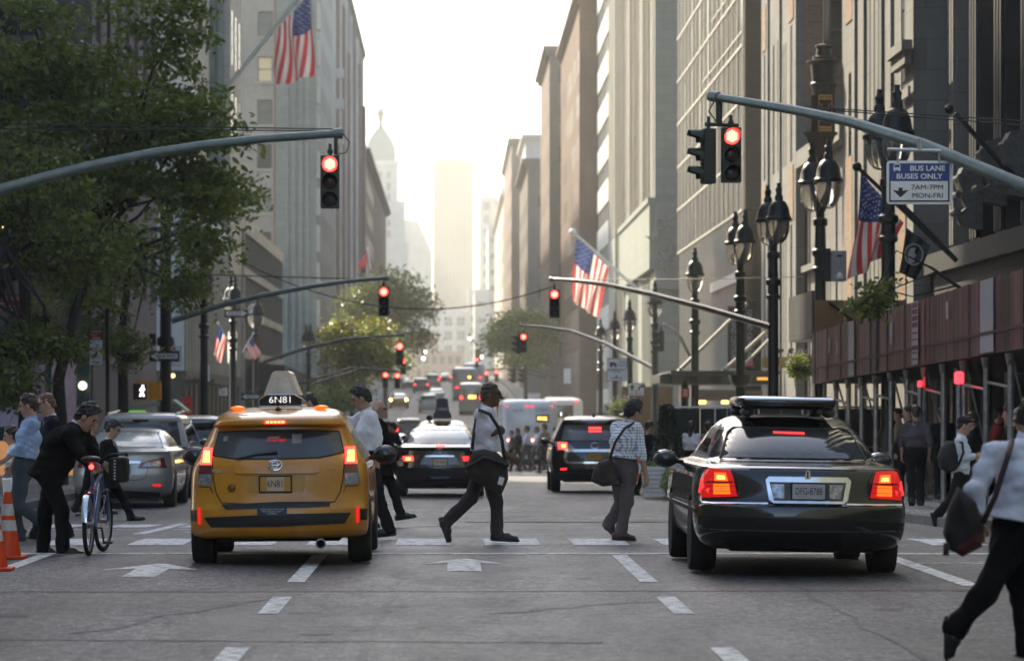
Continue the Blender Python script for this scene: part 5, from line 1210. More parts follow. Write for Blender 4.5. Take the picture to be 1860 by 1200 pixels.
# ---------------------------------------------------------------- trees
def tree(label, base, trunk, crown, n_cl, per, leaf, mats, seed, cat='tree', r0=.17, gaps=.0, down=.5, group=None, clr=.42):
    """trunk: list of points from the base; crown: list of (centre, radii, weight)"""
    t = thing('street_tree', label, 'tree', base, group=group); rg = np.random.default_rng(seed)
    m = MB(); n = len(trunk); m.tube(trunk, [r0 * (1 - .55 * i / (n - 1)) for i in range(n)], 10); m.build('trunk', mat('bark', (.03, .026, .022), .9, c2=(.05, .042, .034), scale=6, bump=.03, stretch=(1, 1, .3)), t, world=True, smooth=True)
    wts = np.array([c[2] for c in crown], float); wts /= wts.sum(); cl = []
    top = Vector(trunk[-1]); fork = Vector(trunk[-2])
    for k in range(n_cl):
        c, r, _ = crown[rg.choice(len(crown), p=wts)]
        d = rg.normal(size=3); d /= np.linalg.norm(d); rr = rg.random() ** .45
        cl.append(np.array(c) + d * rr * np.array(r))
    cl = np.array(cl)
    m = MB()
    for k in range(min(30, n_cl // 7)):
        e = Vector(cl[k]); s_ = fork.lerp(top, rg.random()); mid = s_.lerp(e, .5) + Vector(rg.normal(size=3) * .25)
        m.tube([s_, mid, e], [r0 * .35, r0 * .2, .015], 6)
    m.build('limb', mat('bark', (.03, .026, .022), .9), t, world=True, smooth=True)
    off = rg.normal(size=(n_cl, per, 3)) * np.array([clr * 1.3, clr * 1.3, clr * .38]); off[:, :, 2] -= .35 * np.hypot(off[:, :, 0], off[:, :, 1])
    pos = (cl[:, None, :] + off).reshape(-1, 3)
    leaves('crown', t, pos, leaf, mats, rg, down)
    return t
V3 = lambda px, py, Y: P(px, py, Y)
tree('dense dark green street tree filling the top left, with a forked trunk', (XA(110, 81), 81, gz(81)), [V3(112, 905, 81), V3(110, 760, 81), V3(106, 690, 81), V3(118, 640, 81), V3(135, 570, 81), V3(165, 480, 81), V3(190, 380, 81)],
     [(V3(230, 190, 80), (2.3, 2.5, 2.0), 2.8), (V3(110, 120, 80), (2.4, 2.6, 2.4), 3), (V3(330, 250, 80), (1.3, 1.8, 1.7), 1.8), (V3(300, 40, 80), (1.0, 1.6, 1.3), .8), (V3(370, 335, 80), (.7, 1.2, .9), .6), (V3(110, 310, 80), (1.7, 2.2, 1.3), 1.5), (V3(370, 420, 80), (.7, 1, .4), .35), (V3(-60, 80, 80), (2.4, 3, 3), 2)], 300, 58, .2, [L_dark, L_dark, L_mid], 11, clr=.25)
tree('nearer low hanging street tree at the left edge with yellowing leaves', (-9.6, 72, gz(72)), [(-9.6, 72, -.3), (-9.6, 72, 2), (-9.3, 72, 3.4), (-9.0, 72, 5.0)],
     [(V3(40, 610, 72), (.7, .9, .35), .5), (V3(10, 690, 71), (.5, .7, .5), .45), (V3(120, 440, 73), (1.5, 1.5, .9), 1.2), (V3(30, 330, 73), (1.6, 1.8, 1.3), 1.5), (V3(100, 620, 72), (.5, .6, .2), .25)], 200, 46, .15, [L_dark, L_mid, L_olive], 12, clr=.2)
tree('third street tree with a dark trunk behind the flower basket', (XA(224, 98), 98, gz(98)), [V3(226, 880, 98), V3(224, 740, 98), V3(222, 600, 98), V3(235, 480, 98), V3(255, 420, 98)],
     [(V3(335, 400, 98), (.9, 1.2, .8), .8), (V3(200, 470, 98), (1.3, 2.2, 1.1), 1.6), (V3(335, 500, 97), (.5, .7, .8), .6), (V3(410, 350, 98), (.7, 1.2, .7), .6), (V3(150, 530, 96), (1.1, 1.2, .7), .8), (V3(190, 600, 96), (.8, .9, .5), .5)], 130, 50, .19, [L_dark, L_mid, L_dark], 13, clr=.26)
TG = 'street trees far down the avenue'
tree('tall green tree rising behind the second left signal', (XA(690, 250), 250, gz(250)), [V3(700, 760, 250), V3(700, 640, 250), V3(702, 560, 250), V3(705, 500, 250)], [(V3(705, 540, 250), (2.4, 2.5, 2.6), 3), (V3(745, 545, 250), (1.5, 2, 1.4), 1), (V3(755, 610, 250), (1.0, 1.4, .9), .6), (V3(660, 560, 250), (1.6, 2, 2), 1)], 230, 34, .3, [L_dark, L_olive], 21, clr=.45, group=TG)
tree('yellow green tree standing before the tall green left tree', (XA(640, 200), 200, gz(200)), [V3(640, 800, 200), V3(640, 700, 200), V3(640, 640, 200), V3(645, 600, 200)], [(V3(655, 620, 200), (2.2, 2.2, 1.7), 3), (V3(620, 600, 200), (.9, 1.2, .8), .6), (V3(690, 650, 200), (1.5, 1.6, 1.0), 1), (V3(620, 690, 198), (1.4, 1.5, .9), .8)], 230, 34, .25, [L_mid, L_olive, L_yel], 22, clr=.4, group=TG)
tree('round dull green tree on the right behind the unlit signals', (XA(950, 265), 265, gz(265)), [V3(955, 760, 265), V3(955, 680, 265), V3(955, 620, 265), V3(955, 570, 265)], [(V3(948, 590, 265), (2.0, 2.2, 1.8), 2.4), (V3(910, 610, 265), (1.0, 1.3, .9), .7), (V3(985, 590, 265), (1.2, 1.5, 1.2), .8), (V3(950, 640, 262), (2.3, 2, .9), 1)], 200, 34, .3, [L_dark, L_olive], 23, clr=.45, group=TG)
tree('lower dark tree farther left behind the taxi roof lamp', (XA(600, 178), 178, gz(178)), [V3(600, 860, 178), V3(600, 780, 178), V3(600, 740, 178), V3(602, 700, 178)], [(V3(605, 720, 178), (1.6, 1.6, .7), 2), (V3(560, 740, 176), (1.0, 1.2, .5), 1)], 110, 34, .22, [L_dark, L_mid], 24, clr=.35, group=TG)
tree('sparse branch of a tree leaning over the red shed by the bus stop disc', (9.6, 63.5, gz(63.5)), [(9.4, 63.5, -.2), (9.4, 63.5, 2), (9.0, 63, 3.6), (8.4, 62.8, 4.0)], [(V3(1575, 550, 62.6), (.38, .5, .22), 1), (V3(1600, 520, 62.6), (.3, .4, .22), .7)], 26, 30, .13, [L_olive, L_mid], 25, r0=.06, clr=.1)
# planters at the right kerb
t = thing('planter_box', 'white slatted planter box by the kerb behind the black limousine', 'planter', (XA(1207, 73), 73, gz(73))); m = MB(); zt_ = ZA(846, 73) - gz(73)
for k in range(7): m.bbox(-.44 - .015 * k / 7, .44 + .015 * k / 7, -.35, .35, .04 + k * (zt_ - .04) / 7, .03 + (k + 1) * (zt_ - .04) / 7, .008)
m.build('box', mat('slat_paint', (.78, .78, .76), .6, c2=(.62, .62, .6), scale=4), t)
leafcloud('plant', t, (0, 0, zt_ + .05), (.42, .3, .12), 300, .08, [L_olive, L_mid], 31, world=False)
t = thing('evergreen_shrub', 'dark cone shaped evergreen in the white planter', 'shrub', (XA(1212, 74), 74, gz(74))); m = MB(); m.tube([(0, 0, .3), (0, 0, 1.6)], [.04, .02], 6); m.build('stem', mat('bark', (.03, .026, .022), .9), t)
rg = np.random.default_rng(5); zz = rg.random(3200); zt2, zb2 = ZA(737, 74) - gz(74), .5; an = rg.random(3200) * 6.283; rr = (.4 * (1 - zz * .72)) * (.55 + .45 * rg.random(3200) ** .5)
leaves('foliage', t, np.stack([rr * np.cos(an), rr * np.sin(an), zb2 + zz * (zt2 - zb2)], 1), .07, [leafmat('conifer', (.012, .026, .01), (.022, .04, .014), .2)], rg, -.3, world=False)
t = thing('trailing_plant', 'bright green leafy plant spilling over the planter beside the limousine mirror', 'plant', (XA(1222, 71), 71, gz(71))); m = MB(); m.tube([(0, .3, .1), (0, .1, .6), (0, 0, .62)], .015, 5); m.build('stem', L_mid, t)
leafcloud('foliage', t, (0, 0, .36), (.24, .2, .38), 620, .08, [L_mid, leafmat('leaf_bright', (.13, .2, .04), (.2, .27, .06), .4)], 33, world=False)
t = thing('construction_fence', 'dark green sheeted site fence with a white top rail', 'fence', (6.2, 82, gz(82))); m = MB()
for k in range(8): m.box(5.05 + .62 * k, 5.65 + .62 * k, 82 + .03 * (k % 2), 82.03 + .03 * (k % 2), gz(82), ZA(742, 82)) if k < 8 else None
m.build('sheeting', mat('fence_sheet', (.018, .024, .02), .7, c2=(.03, .036, .03), scale=1.5, bump=.05, bscale=2), t, world=True); m = MB(); m.tube([(5.0, 82, ZA(739, 82)), (10, 82, ZA(739, 82))], .025, 6)
for k in range(6): m.tube([(5.0 + k, 81.95, gz(82)), (5.0 + k, 81.95, ZA(739, 82))], .02, 6)
m.build('rail', M_white_p, t, world=True)
for px, lb in ((1162, 'orange banded traffic barrel left of its pair behind the checked shirt man'), (1172, 'orange banded traffic barrel right of its pair behind the checked shirt man')):
    t = thing('traffic_barrel', lb, 'traffic barrel', (XA(px, 98), 98 + (px - 1162) * .02, gz(98)), group='orange traffic barrels'); m = MB()
    H = 1.3
    for k in range(5): m.lathe([(.13 - .004 * k, H * k / 5), (.13 - .004 * k, H * (k + .98) / 5)], (0, 0, 0), 12, k % 2)
    m.build('body', [mat('barrel_orange', (.7, .14, .02), .5), M_white_p], t, smooth=True, angle=30)
t = thing('plywood_hoarding', 'orange brown plywood wall at the foot of the ribbed stone tower', 'hoarding', (8.6, 160, gz(160))); m = MB(); m.box(XA(1130, 160), XA(1222, 160), 160, 160.1, gz(160), ZA(702, 160)); m.build('plywood_sheet', mat('plywood_dark', (.3, .16, .06), .7, c2=(.22, .12, .05), scale=2), t, world=True)
# food cart on the left pavement
t = thing('food_cart', 'green lit food cart with a striped canopy behind the white van', 'food cart', (XA(285, 112), 112, gz(112) + .14)); u = 112 / 6500
m = MB(); m.bbox(-58 * u, 45 * u, 0, 1.6, .4, 1.35, .03); m.build('body', mat('cart_steel', (.3, .31, .3), .35, .8), t)
zz0 = ZA(725, 112) - t.location.z
m = MB(); m.prism([(-60 * u, zz0 - .25), (30 * u, zz0), (55 * u, zz0 - .35), (55 * u, zz0 - .42), (30 * u, zz0 - .1), (-60 * u, zz0 - .33)], 1.5, 'Y', at=-.1); m.build('canopy', mat('canopy_pale', (.3, .38, .28), .6), t)
m = MB(); m.box(-58 * u, -20 * u, -.05, -.01, 1.4, zz0 - .35); m.build('menu_board', emit('menu_green', (.25, .65, .1), .22), t); m = MB(); m.box(-18 * u, 42 * u, -.05, -.01, 1.4, zz0 - .45); m.build('serving_hatch', mat('cart_dark', (.03, .06, .03), .5), t)
text('Open', 8 * u, M_white_p, t, (-8 * u, -.06, zz0 - .52), width=20 * u); text('Open', 8 * u, M_white_p, t, (30 * u, -.06, zz0 - .62), width=18 * u)
m = MB(); m.tube([(-50 * u, -.02, .4), (-50 * u, -.02, 0)], .05); m.tube([(40 * u, -.02, .4), (40 * u, -.02, 0)], .05); m.build('leg', M_dark, t)
m = MB(); m.ball(P(314, 682, 116), 4 * 116 / 6500, 10); t = thing('amber_bulb', 'single round amber bulb above the food cart', 'lamp', P(314, 682, 116)); m.build('bulb', emit('amber_bulb', (1, .75, .2), 1.5), t, world=True, smooth=True)
t = thing('box_lantern_sign', 'grey boxed hotel canopy with warm edge lights at the left edge', 'canopy sign', P(40, 440, 92)); u = 92 / 6500
m = MB(); m.box(-90 * u, 30 * u, 0, 2.5, -30 * u, 30 * u); m.prism([(30.2 * u, -34 * u), (46 * u, -38 * u), (46 * u, 22 * u), (30.2 * u, 28 * u)], 2.4, 'Y', at=.02); m.build('box', mat('zinc_grey', (.16, .17, .18), .5, .3, c2=(.12, .13, .14), scale=2), t)
m = MB(); m.box(-88 * u, 30 * u, -.05, -.005, 26 * u, 28 * u); m.box(31 * u, 46 * u, -.03, -.005, 22 * u, 24.5 * u); m.build('edge_light', emit('edge_warm', (1, .6, .2), 1.2), t)
for k, x in enumerate((-38, -18, 37)):
    q = MB(); q.tube([((x - 4) * u, -.03, 2 * u), (x * u, -.05, -5 * u), ((x + 4) * u, -.03, -9 * u)], .035, 6); q.build('ornament', emit('ornament_warm', (1, .5, .15), .5), t)
m = MB(); m.box(-90 * u, 26 * u, .1, 2.3, -34 * u, -30.2 * u); m.build('soffit', M_dark, t)

# ---------------------------------------------------------------- traffic cones
def cone(label, px, py_base, py_top, Y):
    h = (py_base - py_top) * Y / F_PX; t = thing('traffic_cone', label, 'traffic cone', (XA(px, Y), Y, gz(Y)), group='orange traffic cones')
    m = MB(); m.bbox(-.19, .19, -.19, .19, 0, .035, .01); m.build('base', mat('cone_orange', (.75, .07, .012), .45, c2=(.6, .05, .01), scale=8), t)
    r = lambda z: .14 - (.14 - .035) * (z - .035) / (h - .035)
    cuts = [.035, h * .42, h * .58, h * .65, h * .82, h]
    m = MB()
    for k in range(5): m.lathe([(r(cuts[k]), cuts[k]), (r(cuts[k + 1]), cuts[k + 1])], n=18, mi=k % 2)
    m.build('cone', [mat('cone_orange', (.75, .07, .012), .45), mat('cone_reflective', (.62, .6, .58), .4, c2=(.45, .44, .43), scale=12)], t, smooth=True, angle=30)
cone('orange traffic cone with two white bands at the left edge', 14, 1014, 893, 37.3)
cone('second orange cone cut by the left edge of the picture', -12, 1036, 908, 34.6)
# ================================================================ vehicles
def paint(name, c, rough=.22, metal=0., c2=None):
    return mat('paint_' + name, c, rough, metal, c2=c2 or tuple(x * .8 for x in c), scale=2.5, coat=.7, bump=.0015, bscale=3, rough2=rough + .12)
M_cglass = mat('car_glass', (.012, .014, .015), .04, spec=.8, c2=(.03, .033, .034), scale=1.5)
M_cglass_l = mat('car_glass_daylight', (.3, .33, .31), .12, spec=.8, c2=(.42, .45, .42), scale=1.2)  # pale base colour stands for daylight seen through the cabin
M_cglass_g = mat('car_glass_grey', (.085, .095, .105), .08, spec=.8, c2=(.04, .045, .05), scale=1.3, detail=1)
M_trim = mat('black_trim', (.012, .012, .012), .5, c2=(.02, .02, .02), scale=9)
M_rub = mat('tyre_rubber', (.013, .013, .013), .8, c2=(.022, .021, .02), scale=12, bump=.004)
M_rim = mat('wheel_rim', (.35, .35, .36), .35, .8)
M_chrome = mat('chrome', (.62, .62, .63), .12, 1.0)
M_under = mat('underbody', (.008, .008, .008), .9)
M_lamp_dark = mat('lamp_red_off', (.16, .008, .01), .12, coat=1); M_lamp_clear = mat('lamp_clear', (.5, .5, .52), .1, .4, c2=(.2, .2, .22), scale=25)
M_brake = emit('brake_on', (1, .03, .025), 2.2); M_brake_hot = emit('brake_hot', (1, .28, .05), 2.2); M_brake_soft = emit('brake_soft', (1, .03, .03), .7)

def pchip(xs, ys_, q):
    xs, ys_ = np.array(xs, float), np.array(ys_, float); h = np.diff(xs); d = np.diff(ys_) / h; m = np.zeros(len(xs))
    m[0], m[-1] = d[0], d[-1]
    for i in range(1, len(xs) - 1):
        if d[i - 1] * d[i] > 0: w1, w2 = 2 * h[i] + h[i - 1], h[i] + 2 * h[i - 1]; m[i] = (w1 + w2) / (w1 / d[i - 1] + w2 / d[i])
    q = np.clip(q, xs[0], xs[-1]); k = np.clip(np.searchsorted(xs, q) - 1, 0, len(xs) - 2); t = (q - xs[k]) / h[k]
    return ((2 * t**3 - 3 * t**2 + 1) * ys_[k] + (t**3 - 2 * t**2 + t) * h[k] * m[k] + (-2 * t**3 + 3 * t**2) * ys_[k + 1] + (t**3 - t**2) * h[k] * m[k + 1])
class Car:
    """a body lofted from level slices (z, half width, rear y, front y); y points away from the rear bumper"""
    def __init__(s, name, label, cat, tbl, X, Yrear, paint_m, cap=.34, n=2.6, group=None, roll=0., yaw=0., sc=1.0, pix=None, zoff=0.):
        s.t = np.array(tbl, float); s.cap = cap; s.n = n; s.paint = paint_m
        s.L0 = s.t[:, 2].min()
        s.Yc = Yrear - s.L0 * sc
        s.root = thing(name, label, cat, (X, s.Yc, gz(s.Yc - 1) + zoff), 0, group)
        dz = (gz(s.Yc + 1.5) - gz(s.Yc - 1.5)) / 3
        s.root.rotation_euler = (math.atan(dz), R(roll), R(yaw)); s.root.scale = (sc,) * 3
        s.pix = pix
    def w(s, z): return float(pchip(s.t[:, 0], s.t[:, 1], z))
    def r(s, z): return float(pchip(s.t[:, 0], s.t[:, 2], z))
    def f(s, z): return float(pchip(s.t[:, 0], s.t[:, 3], z))
    def rear(s, x, z):
        q = min(abs(x) / s.w(z), .9995); return s.r(z) + s.cap * (1 - (1 - q ** s.n) ** .5)
    def side(s, y, z):
        r, f, w_ = s.r(z), s.f(z), s.w(z); d = min(y - r, f - y)
        if d >= s.cap: return w_
        u = 1 - max(d, 0) / s.cap; return w_ * (1 - u * u) ** (1 / s.n)
    def body(s, nz=46, wheels=None, k=17):
        zs = list(np.linspace(s.t[0, 0], s.t[-1, 0], nz)) + list(s.t[:, 0]); zs = sorted(set(round(z, 4) for z in zs))
        V = []; per = 0
        for z in zs:
            w_, r, f = s.w(z), s.r(z), s.f(z); c = min(s.cap, (f - r) * .45); ring = []
            for i in range(k):
                x = w_ * math.sin((i / (k - 1) - .5) * math.pi); q = min(abs(x) / w_, 1); ring.append((x, r + c * (1 - max(0, 1 - q ** s.n) ** .5), z))
            for j in range(1, 6): ring.append((w_, r + c + (f - r - 2 * c) * j / 6, z))
            for i in range(k):
                x = -w_ * math.sin((i / (k - 1) - .5) * math.pi); q = min(abs(x) / w_, 1); ring.append((x, f - c * (1 - max(0, 1 - q ** s.n) ** .5), z))
            for j in range(1, 6): ring.append((-w_, f - c - (f - r - 2 * c) * j / 6, z))
            per = len(ring); V += ring
        F = []
        for a in range(len(zs) - 1):
            for b in range(per): b2 = (b + 1) % per; F.append((a * per + b, a * per + b2, (a + 1) * per + b2, (a + 1) * per + b))
        F.append(tuple(reversed(range(per)))); F.append(tuple(range((len(zs) - 1) * per, len(zs) * per)))
        m = MB(); m.add(V, F); o = m.build('body', s.paint, s.root, smooth=True)
        if wheels:
            tmp = []
            for (x, y, rr) in wheels:
                q = MB(); q.lathe([(rr * 1.14, x - .2), (rr * 1.14, x + .25)] if x > 0 else [(rr * 1.14, x - .25), (rr * 1.14, x + .2)], (0, y, rr), 28, axis='X'); c = q.build('cutter', M_under); tmp.append(c)
                bm_ = o.modifiers.new('arch', 'BOOLEAN'); bm_.operation = 'DIFFERENCE'; bm_.solver = 'EXACT'; bm_.object = c
            par = o.parent; o.parent = None; bpy.context.view_layer.update()
            me = bpy.data.meshes.new_from_object(o.evaluated_get(bpy.context.evaluated_depsgraph_get()))
            o.modifiers.clear(); o.data = me; o.parent = par
            for c in tmp: bpy.data.objects.remove(c)
            me.set_sharp_from_angle(angle=R(38))
        else: o.data.set_sharp_from_angle(angle=R(50))
        s.body_o = o
        return o
    def _fill(s, poly, ml):
        bm = bmesh.new(); f = bm.faces.new([bm.verts.new((a, 0, b)) for a, b in poly]); bmesh.ops.triangulate(bm, faces=[f])
        for _ in range(6):
            e = [e for e in bm.edges if e.calc_length() > ml]
            if not e: break
            bmesh.ops.subdivide_edges(bm, edges=e, cuts=1); bmesh.ops.triangulate(bm, faces=bm.faces[:])
        bm.verts.index_update(); V = [v.co.copy() for v in bm.verts]; F = [[v.index for v in f.verts] for f in bm.faces]; B = [[v.index for v in e.verts] for e in bm.edges if len(e.link_faces) == 1]; bm.free()
        return V, F, B
    def pp(s, p):
        cx, gy, sc = s.pix; return ((p[0] - cx) / sc, (gy - p[1]) / sc)
    def patch(s, name, poly, m_, off=.006, px=True, mirror=False, parent=None, ml=.09, label=None, depth=.03):
        """a panel lying on the rear of the body"""
        if px: poly = [s.pp(p) for p in poly]
        out = None
        for sg in ((1, -1) if mirror else (1,)):
            V, F, B = s._fill([(sg * a, b) for a, b in poly], ml)
            P_ = [(v.x, s.rear(v.x, v.z) - off, v.z) for v in V]; n = len(P_); P_ += [(a, b + depth, c) for a, b, c in P_]
            m = MB(); m.add(P_, F + [(a, b, b + n, a + n) for a, b in B]); out = m.build(name, m_, parent or s.root, smooth=True, angle=35)
            if label: out['label'] = label
        return out
    def spatch(s, name, poly, m_, off=.005, sides=(1, -1), ml=.15):
        for sg in sides:
            V, F, B = s._fill(poly, ml); P_ = [(sg * (s.side(v.x, v.z) + off), v.x, v.z) for v in V]; n = len(P_); P_ += [(a - sg * .03, b, c) for a, b, c in P_]
            m = MB(); m.add(P_, F + [(a, b, b + n, a + n) for a, b in B]); m.build(name, m_, s.root, smooth=True, angle=35)
    def seam(s, pts, rad=.005, name='panel_gap', px=True, mirror=False, m_=None, off=.001):
        if px: pts = [s.pp(p) for p in pts]
        for sg in ((1, -1) if mirror else (1,)):
            q = []
            for a, b in zip(pts, pts[1:]):
                for i in range(8): t = i / 8; x, z = sg * (a[0] + (b[0] - a[0]) * t), a[1] + (b[1] - a[1]) * t; q.append((x, s.rear(x, z) - off, z))
            x, z = sg * pts[-1][0], pts[-1][1]; q.append((x, s.rear(x, z) - off, z)); m = MB(); m.tube(q, rad, 6); m.build(name, m_ or M_trim, s.root)
    def wheel(s, x, y, rr, wd=.21):
        w_ = thing('wheel', None, None, (x, y, rr)); w_.parent = s.root
        m = MB(); h = wd / 2; m.lathe([(rr * .62, -h), (rr * .93, -h), (rr * .985, -h * .8), (rr, -h * .5), (rr, h * .5), (rr * .985, h * .8), (rr * .93, h), (rr * .62, h)], (0, 0, 0), 30, axis='X'); m.build('tyre', M_rub, w_, smooth=True, angle=40)
        sg = 1 if x > 0 else -1; m = MB(); m.lathe([(rr * .63, -h * .9), (rr * .63, h * .9)], (0, 0, 0), 24, axis='X')
        for k in range(10): a = k * math.pi / 5; m.tube([(sg * h * .75, .05 * math.cos(a), .05 * math.sin(a)), (sg * h * .8, rr * .62 * math.cos(a), rr * .62 * math.sin(a))], [.03, .022], 5)
        m.lathe([(.0, sg * h * .86), (.06, sg * h * .84), (.06, 0)], (0, 0, 0), 10, axis='X'); m.build('rim', M_rim, w_, smooth=True, angle=40)
    def wheels(s, xs, yr, yf, rr, wd=.21):
        for x in (-xs, xs):
            for y in (yr, yf): s.wheel(x, y, rr, wd)
    def underbody(s, w_, y0, y1, z0=.14, z1=.36):
        m = MB(); m.bbox(-w_, w_, y0, y1, z0, z1, .03); m.tube([(-w_ - .1, y0 + .9, .3), (w_ + .1, y0 + .9, .3)], .05, 8); m.build('underbody', M_under, s.root)
    def mirrors(s, z, y, x, w_=.2, h=.15, m_=None, d=.1):
        for sg in (-1, 1):
            q = MB(); q.ball((sg * (x + w_ * .5), y, z), (w_ * .55, d, h * .55), 14); q.tube([(sg * (x - .06), y + .02, z - h * .2), (sg * (x + w_ * .3), y, z - h * .1)], .025, 6); o = q.build('mirror', m_ or s.paint, s.root, smooth=True)
            q = MB(); q.ball((sg * (x + w_ * .5), y - d * .62, z), (w_ * .46, .045, h * .44), 14); q.build('mirror_glass', M_cglass, o, smooth=True)
    def plate(s, x, z, m_, w_=.305, h=.155, words=None, y=None, ink=None):
        yy = s.rear(x, z) - .012 if y is None else y
        q = MB(); q.bbox(x - w_ / 2 - .01, x + w_ / 2 + .01, yy - .012, yy + .03, z - h / 2 - .01, z + h / 2 + .01, .004); o = q.build('number_plate', M_trim, s.root)
        q = MB(); q.box(x - w_ / 2 + .004, x + w_ / 2 - .004, yy - .0145, yy - .0125, z - h / 2 + .006, z + h / 2 - .006); q.build('plate_face', m_, o)
        if words: text(words, h * .62, ink or mat('plate_ink', (.04, .03, .06), .5), o, (x, yy - .016, z), width=w_ * .8, ext=.0006)
        return o
    def oval(s, name, x, z, rx, rz, m_, off=.012, rad=.006):
        q = MB(); pts = []
        for i in range(19): a = i * math.pi / 9; xx, zz = x + rx * math.cos(a), z + rz * math.sin(a); pts.append((xx, s.rear(xx, zz) - off, zz))
        q.tube(pts, rad, 6); return q.build(name, m_, s.root)
M_plate_y = mat('plate_yellow', (.62, .33, .06), .4, c2=(.52, .27, .05), scale=6); M_plate_w = mat('plate_white', (.6, .57, .6), .4, c2=(.5, .47, .5), scale=8); M_plate_c = mat('plate_cream', (.66, .52, .36), .4)

# ---------------------------------------------------------------- the yellow taxi
T = [(.27, .8, -2.18, 2.05), (.3, .86, -2.26, 2.2), (.36, .885, -2.30, 2.26), (.46, .893, -2.315, 2.3), (.56, .893, -2.305, 2.3), (.62, .892, -2.27, 2.29), (.72, .89, -2.24, 2.24), (.9, .882, -2.215, 2.05), (1.0, .862, -2.19, 1.8), (1.07, .83, -2.15, 1.5), (1.2, .77, -2.06, 1.1), (1.33, .705, -1.98, .8), (1.375, .68, -1.97, .72), (1.405, .665, -2.09, .65), (1.44, .645, -2.085, .5), (1.5, .61, -1.95, .3), (1.545, .545, -1.6, 0), (1.57, .43, -1.2, -.3), (1.578, .25, -.9, -.6)]
TX = paint('taxi_yellow', (.66, .28, .006), .28, c2=(.5, .2, .012))
c = Car('taxi', 'orange yellow taxi estate in the near left lane with a clear roof sign', 'taxi', T, (505 - CX) * 35.5 / F_PX, 35.5, TX, pix=(505, 1028, 183), cap=.36, n=2.7, roll=-.5)
RW = .335; c.body(wheels=[(x, y, RW) for x in (-.8, .8) for y in (-1.36, 1.42)]); c.wheels(.79, -1.36, 1.42, RW, .235); c.underbody(.62, -2.0, 1.9, .235, .42)
gl = [(394, 784), (450, 782), (505, 781.5), (560, 782), (615, 784), (625, 823), (580, 832), (505, 834), (428, 833), (384, 826)]
c.patch('rear_window', gl, M_cglass_g, .004); c.seam(gl + gl[:1], .008)
m = MB(); m.add([], []); 
q = MB(); p0, p1 = c.pp((430, 833)), c.pp((504, 822)); q.tube([(p0[0], c.rear(*p0) - .02, p0[1]), ((p0[0] + p1[0]) / 2, c.rear(*p0) + .0, (p0[1] + p1[1]) / 2 + .01), (p1[0], c.rear(*p1) - .015, p1[1])], [.012, .016, .02], 6); q.build('wiper', M_trim, c.root)
for pl in ([(530, 789), (548, 789), (548, 806), (530, 806)], [(486, 793), (509, 793), (503, 798), (484, 798)], [(404, 792), (412, 791), (411, 800), (403, 801)]): c.patch('window_sticker', pl, mat('sticker_pale', (.3, .31, .32), .5, c2=(.18, .19, .2), scale=12), .008, depth=.002)
q = MB(); q.bbox(-.48, -.14, -1.35, -1.25, 1.1, 1.3, .04); q.bbox(.16, .5, -1.35, -1.25, 1.1, 1.3, .04); q.build('headrests', M_trim, c.root)
up = [(366, 812), (383, 813), (383, 843), (361, 843)]; mid_ = [(361, 843.5), (383, 843.5), (383, 860), (358, 860)]; lo = [(358, 860.5), (383, 860.5), (383.5, 882), (355, 879)]
sym = lambda poly, cx=505: poly + []
for poly, m_, nm, off in ((up, M_brake, 'tail_lamp', .016), (mid_, M_lamp_dark, 'tail_lamp_lower', .016), (lo, M_lamp_clear, 'reversing_lamp', .016)):
    c.patch(nm, poly, m_, off, mirror=True, label='lit red upper lamp' if nm == 'tail_lamp' else None)
c.patch('tail_lamp_core', [(367, 818), (378, 818), (380, 839), (366, 839)], M_brake_hot, .021, mirror=True)
c.patch('brake_lamp', [(482, 764), (518, 764), (518, 769), (482, 769)], M_brake, .02)
for k in range(5): c.patch('brake_diode', [(484 + 7 * k, 765), (488.5 + 7 * k, 765), (488.5 + 7 * k, 768), (484 + 7 * k, 768)], M_brake_hot, .024)
c.patch('hatch_garnish', [(424, 839), (582, 839), (580, 857), (574, 860), (434, 860), (427, 857)], TX, .028, depth=.06)
c.patch('plate_recess', [(446, 864), (556, 864), (552, 893), (450, 893)], mat('taxi_recess', (.52, .27, .05), .4), .004)
pz = c.pp((501, 879)); c.plate(pz[0], pz[1], M_plate_y, .31, .155); 
q = MB(); q.box(pz[0] - .085, pz[0] + .085, c.rear(*pz) - .0275, c.rear(*pz) - .0268, pz[1] - .068, pz[1] + .068); q.build('plate_centre', M_plate_c, c.root)
text('6N81', .1, mat('plate_ink_dark', (.05, .03, .05), .5), c.root, (pz[0], c.rear(*pz) - .029, pz[1]), width=.15, ext=.0006)
e = c.pp((500, 845))
c.oval('emblem', e[0], e[1], .07, .048, M_chrome, .034, .009); c.oval('emblem', e[0], e[1] + .006, .028, .04, M_chrome, .034, .006); c.oval('emblem', e[0], e[1] + .018, .055, .018, M_chrome, .034, .006)
text('PRIUS v', .05, M_chrome, c.root, (c.pp((402, 855))[0], c.rear(*c.pp((402, 855))) - .012, c.pp((402, 855))[1]), width=.19, ext=.002); text('HYBRID', .035, M_chrome, c.root, (c.pp((603, 852))[0], c.rear(*c.pp((603, 852))) - .012, c.pp((603, 852))[1]), width=.085, ext=.002)
q = MB(); z_ = c.pp((421, 886)); q.lathe([(0, -.02), (.035, -.016), (.044, 0)], (z_[0], c.rear(*z_), z_[1]), 14, axis='Y'); q.build('round_reflector', mat('amber_dark', (.25, .08, .01), .2), c.root, smooth=True)
c.patch('bumper_top_strip', [(402, 915), (505, 911), (601, 911), (599, 920), (505, 922), (410, 924)], M_trim, .008)
c.patch('bumper_pad', [(369, 939), (505, 933), (638, 932), (627, 951), (505, 956), (383, 957)], M_trim, .01)
c.patch('sticker', [(468, 921), (522, 921), (522, 936), (468, 936)], mat('sticker_navy', (.02, .025, .05), .4), .02)
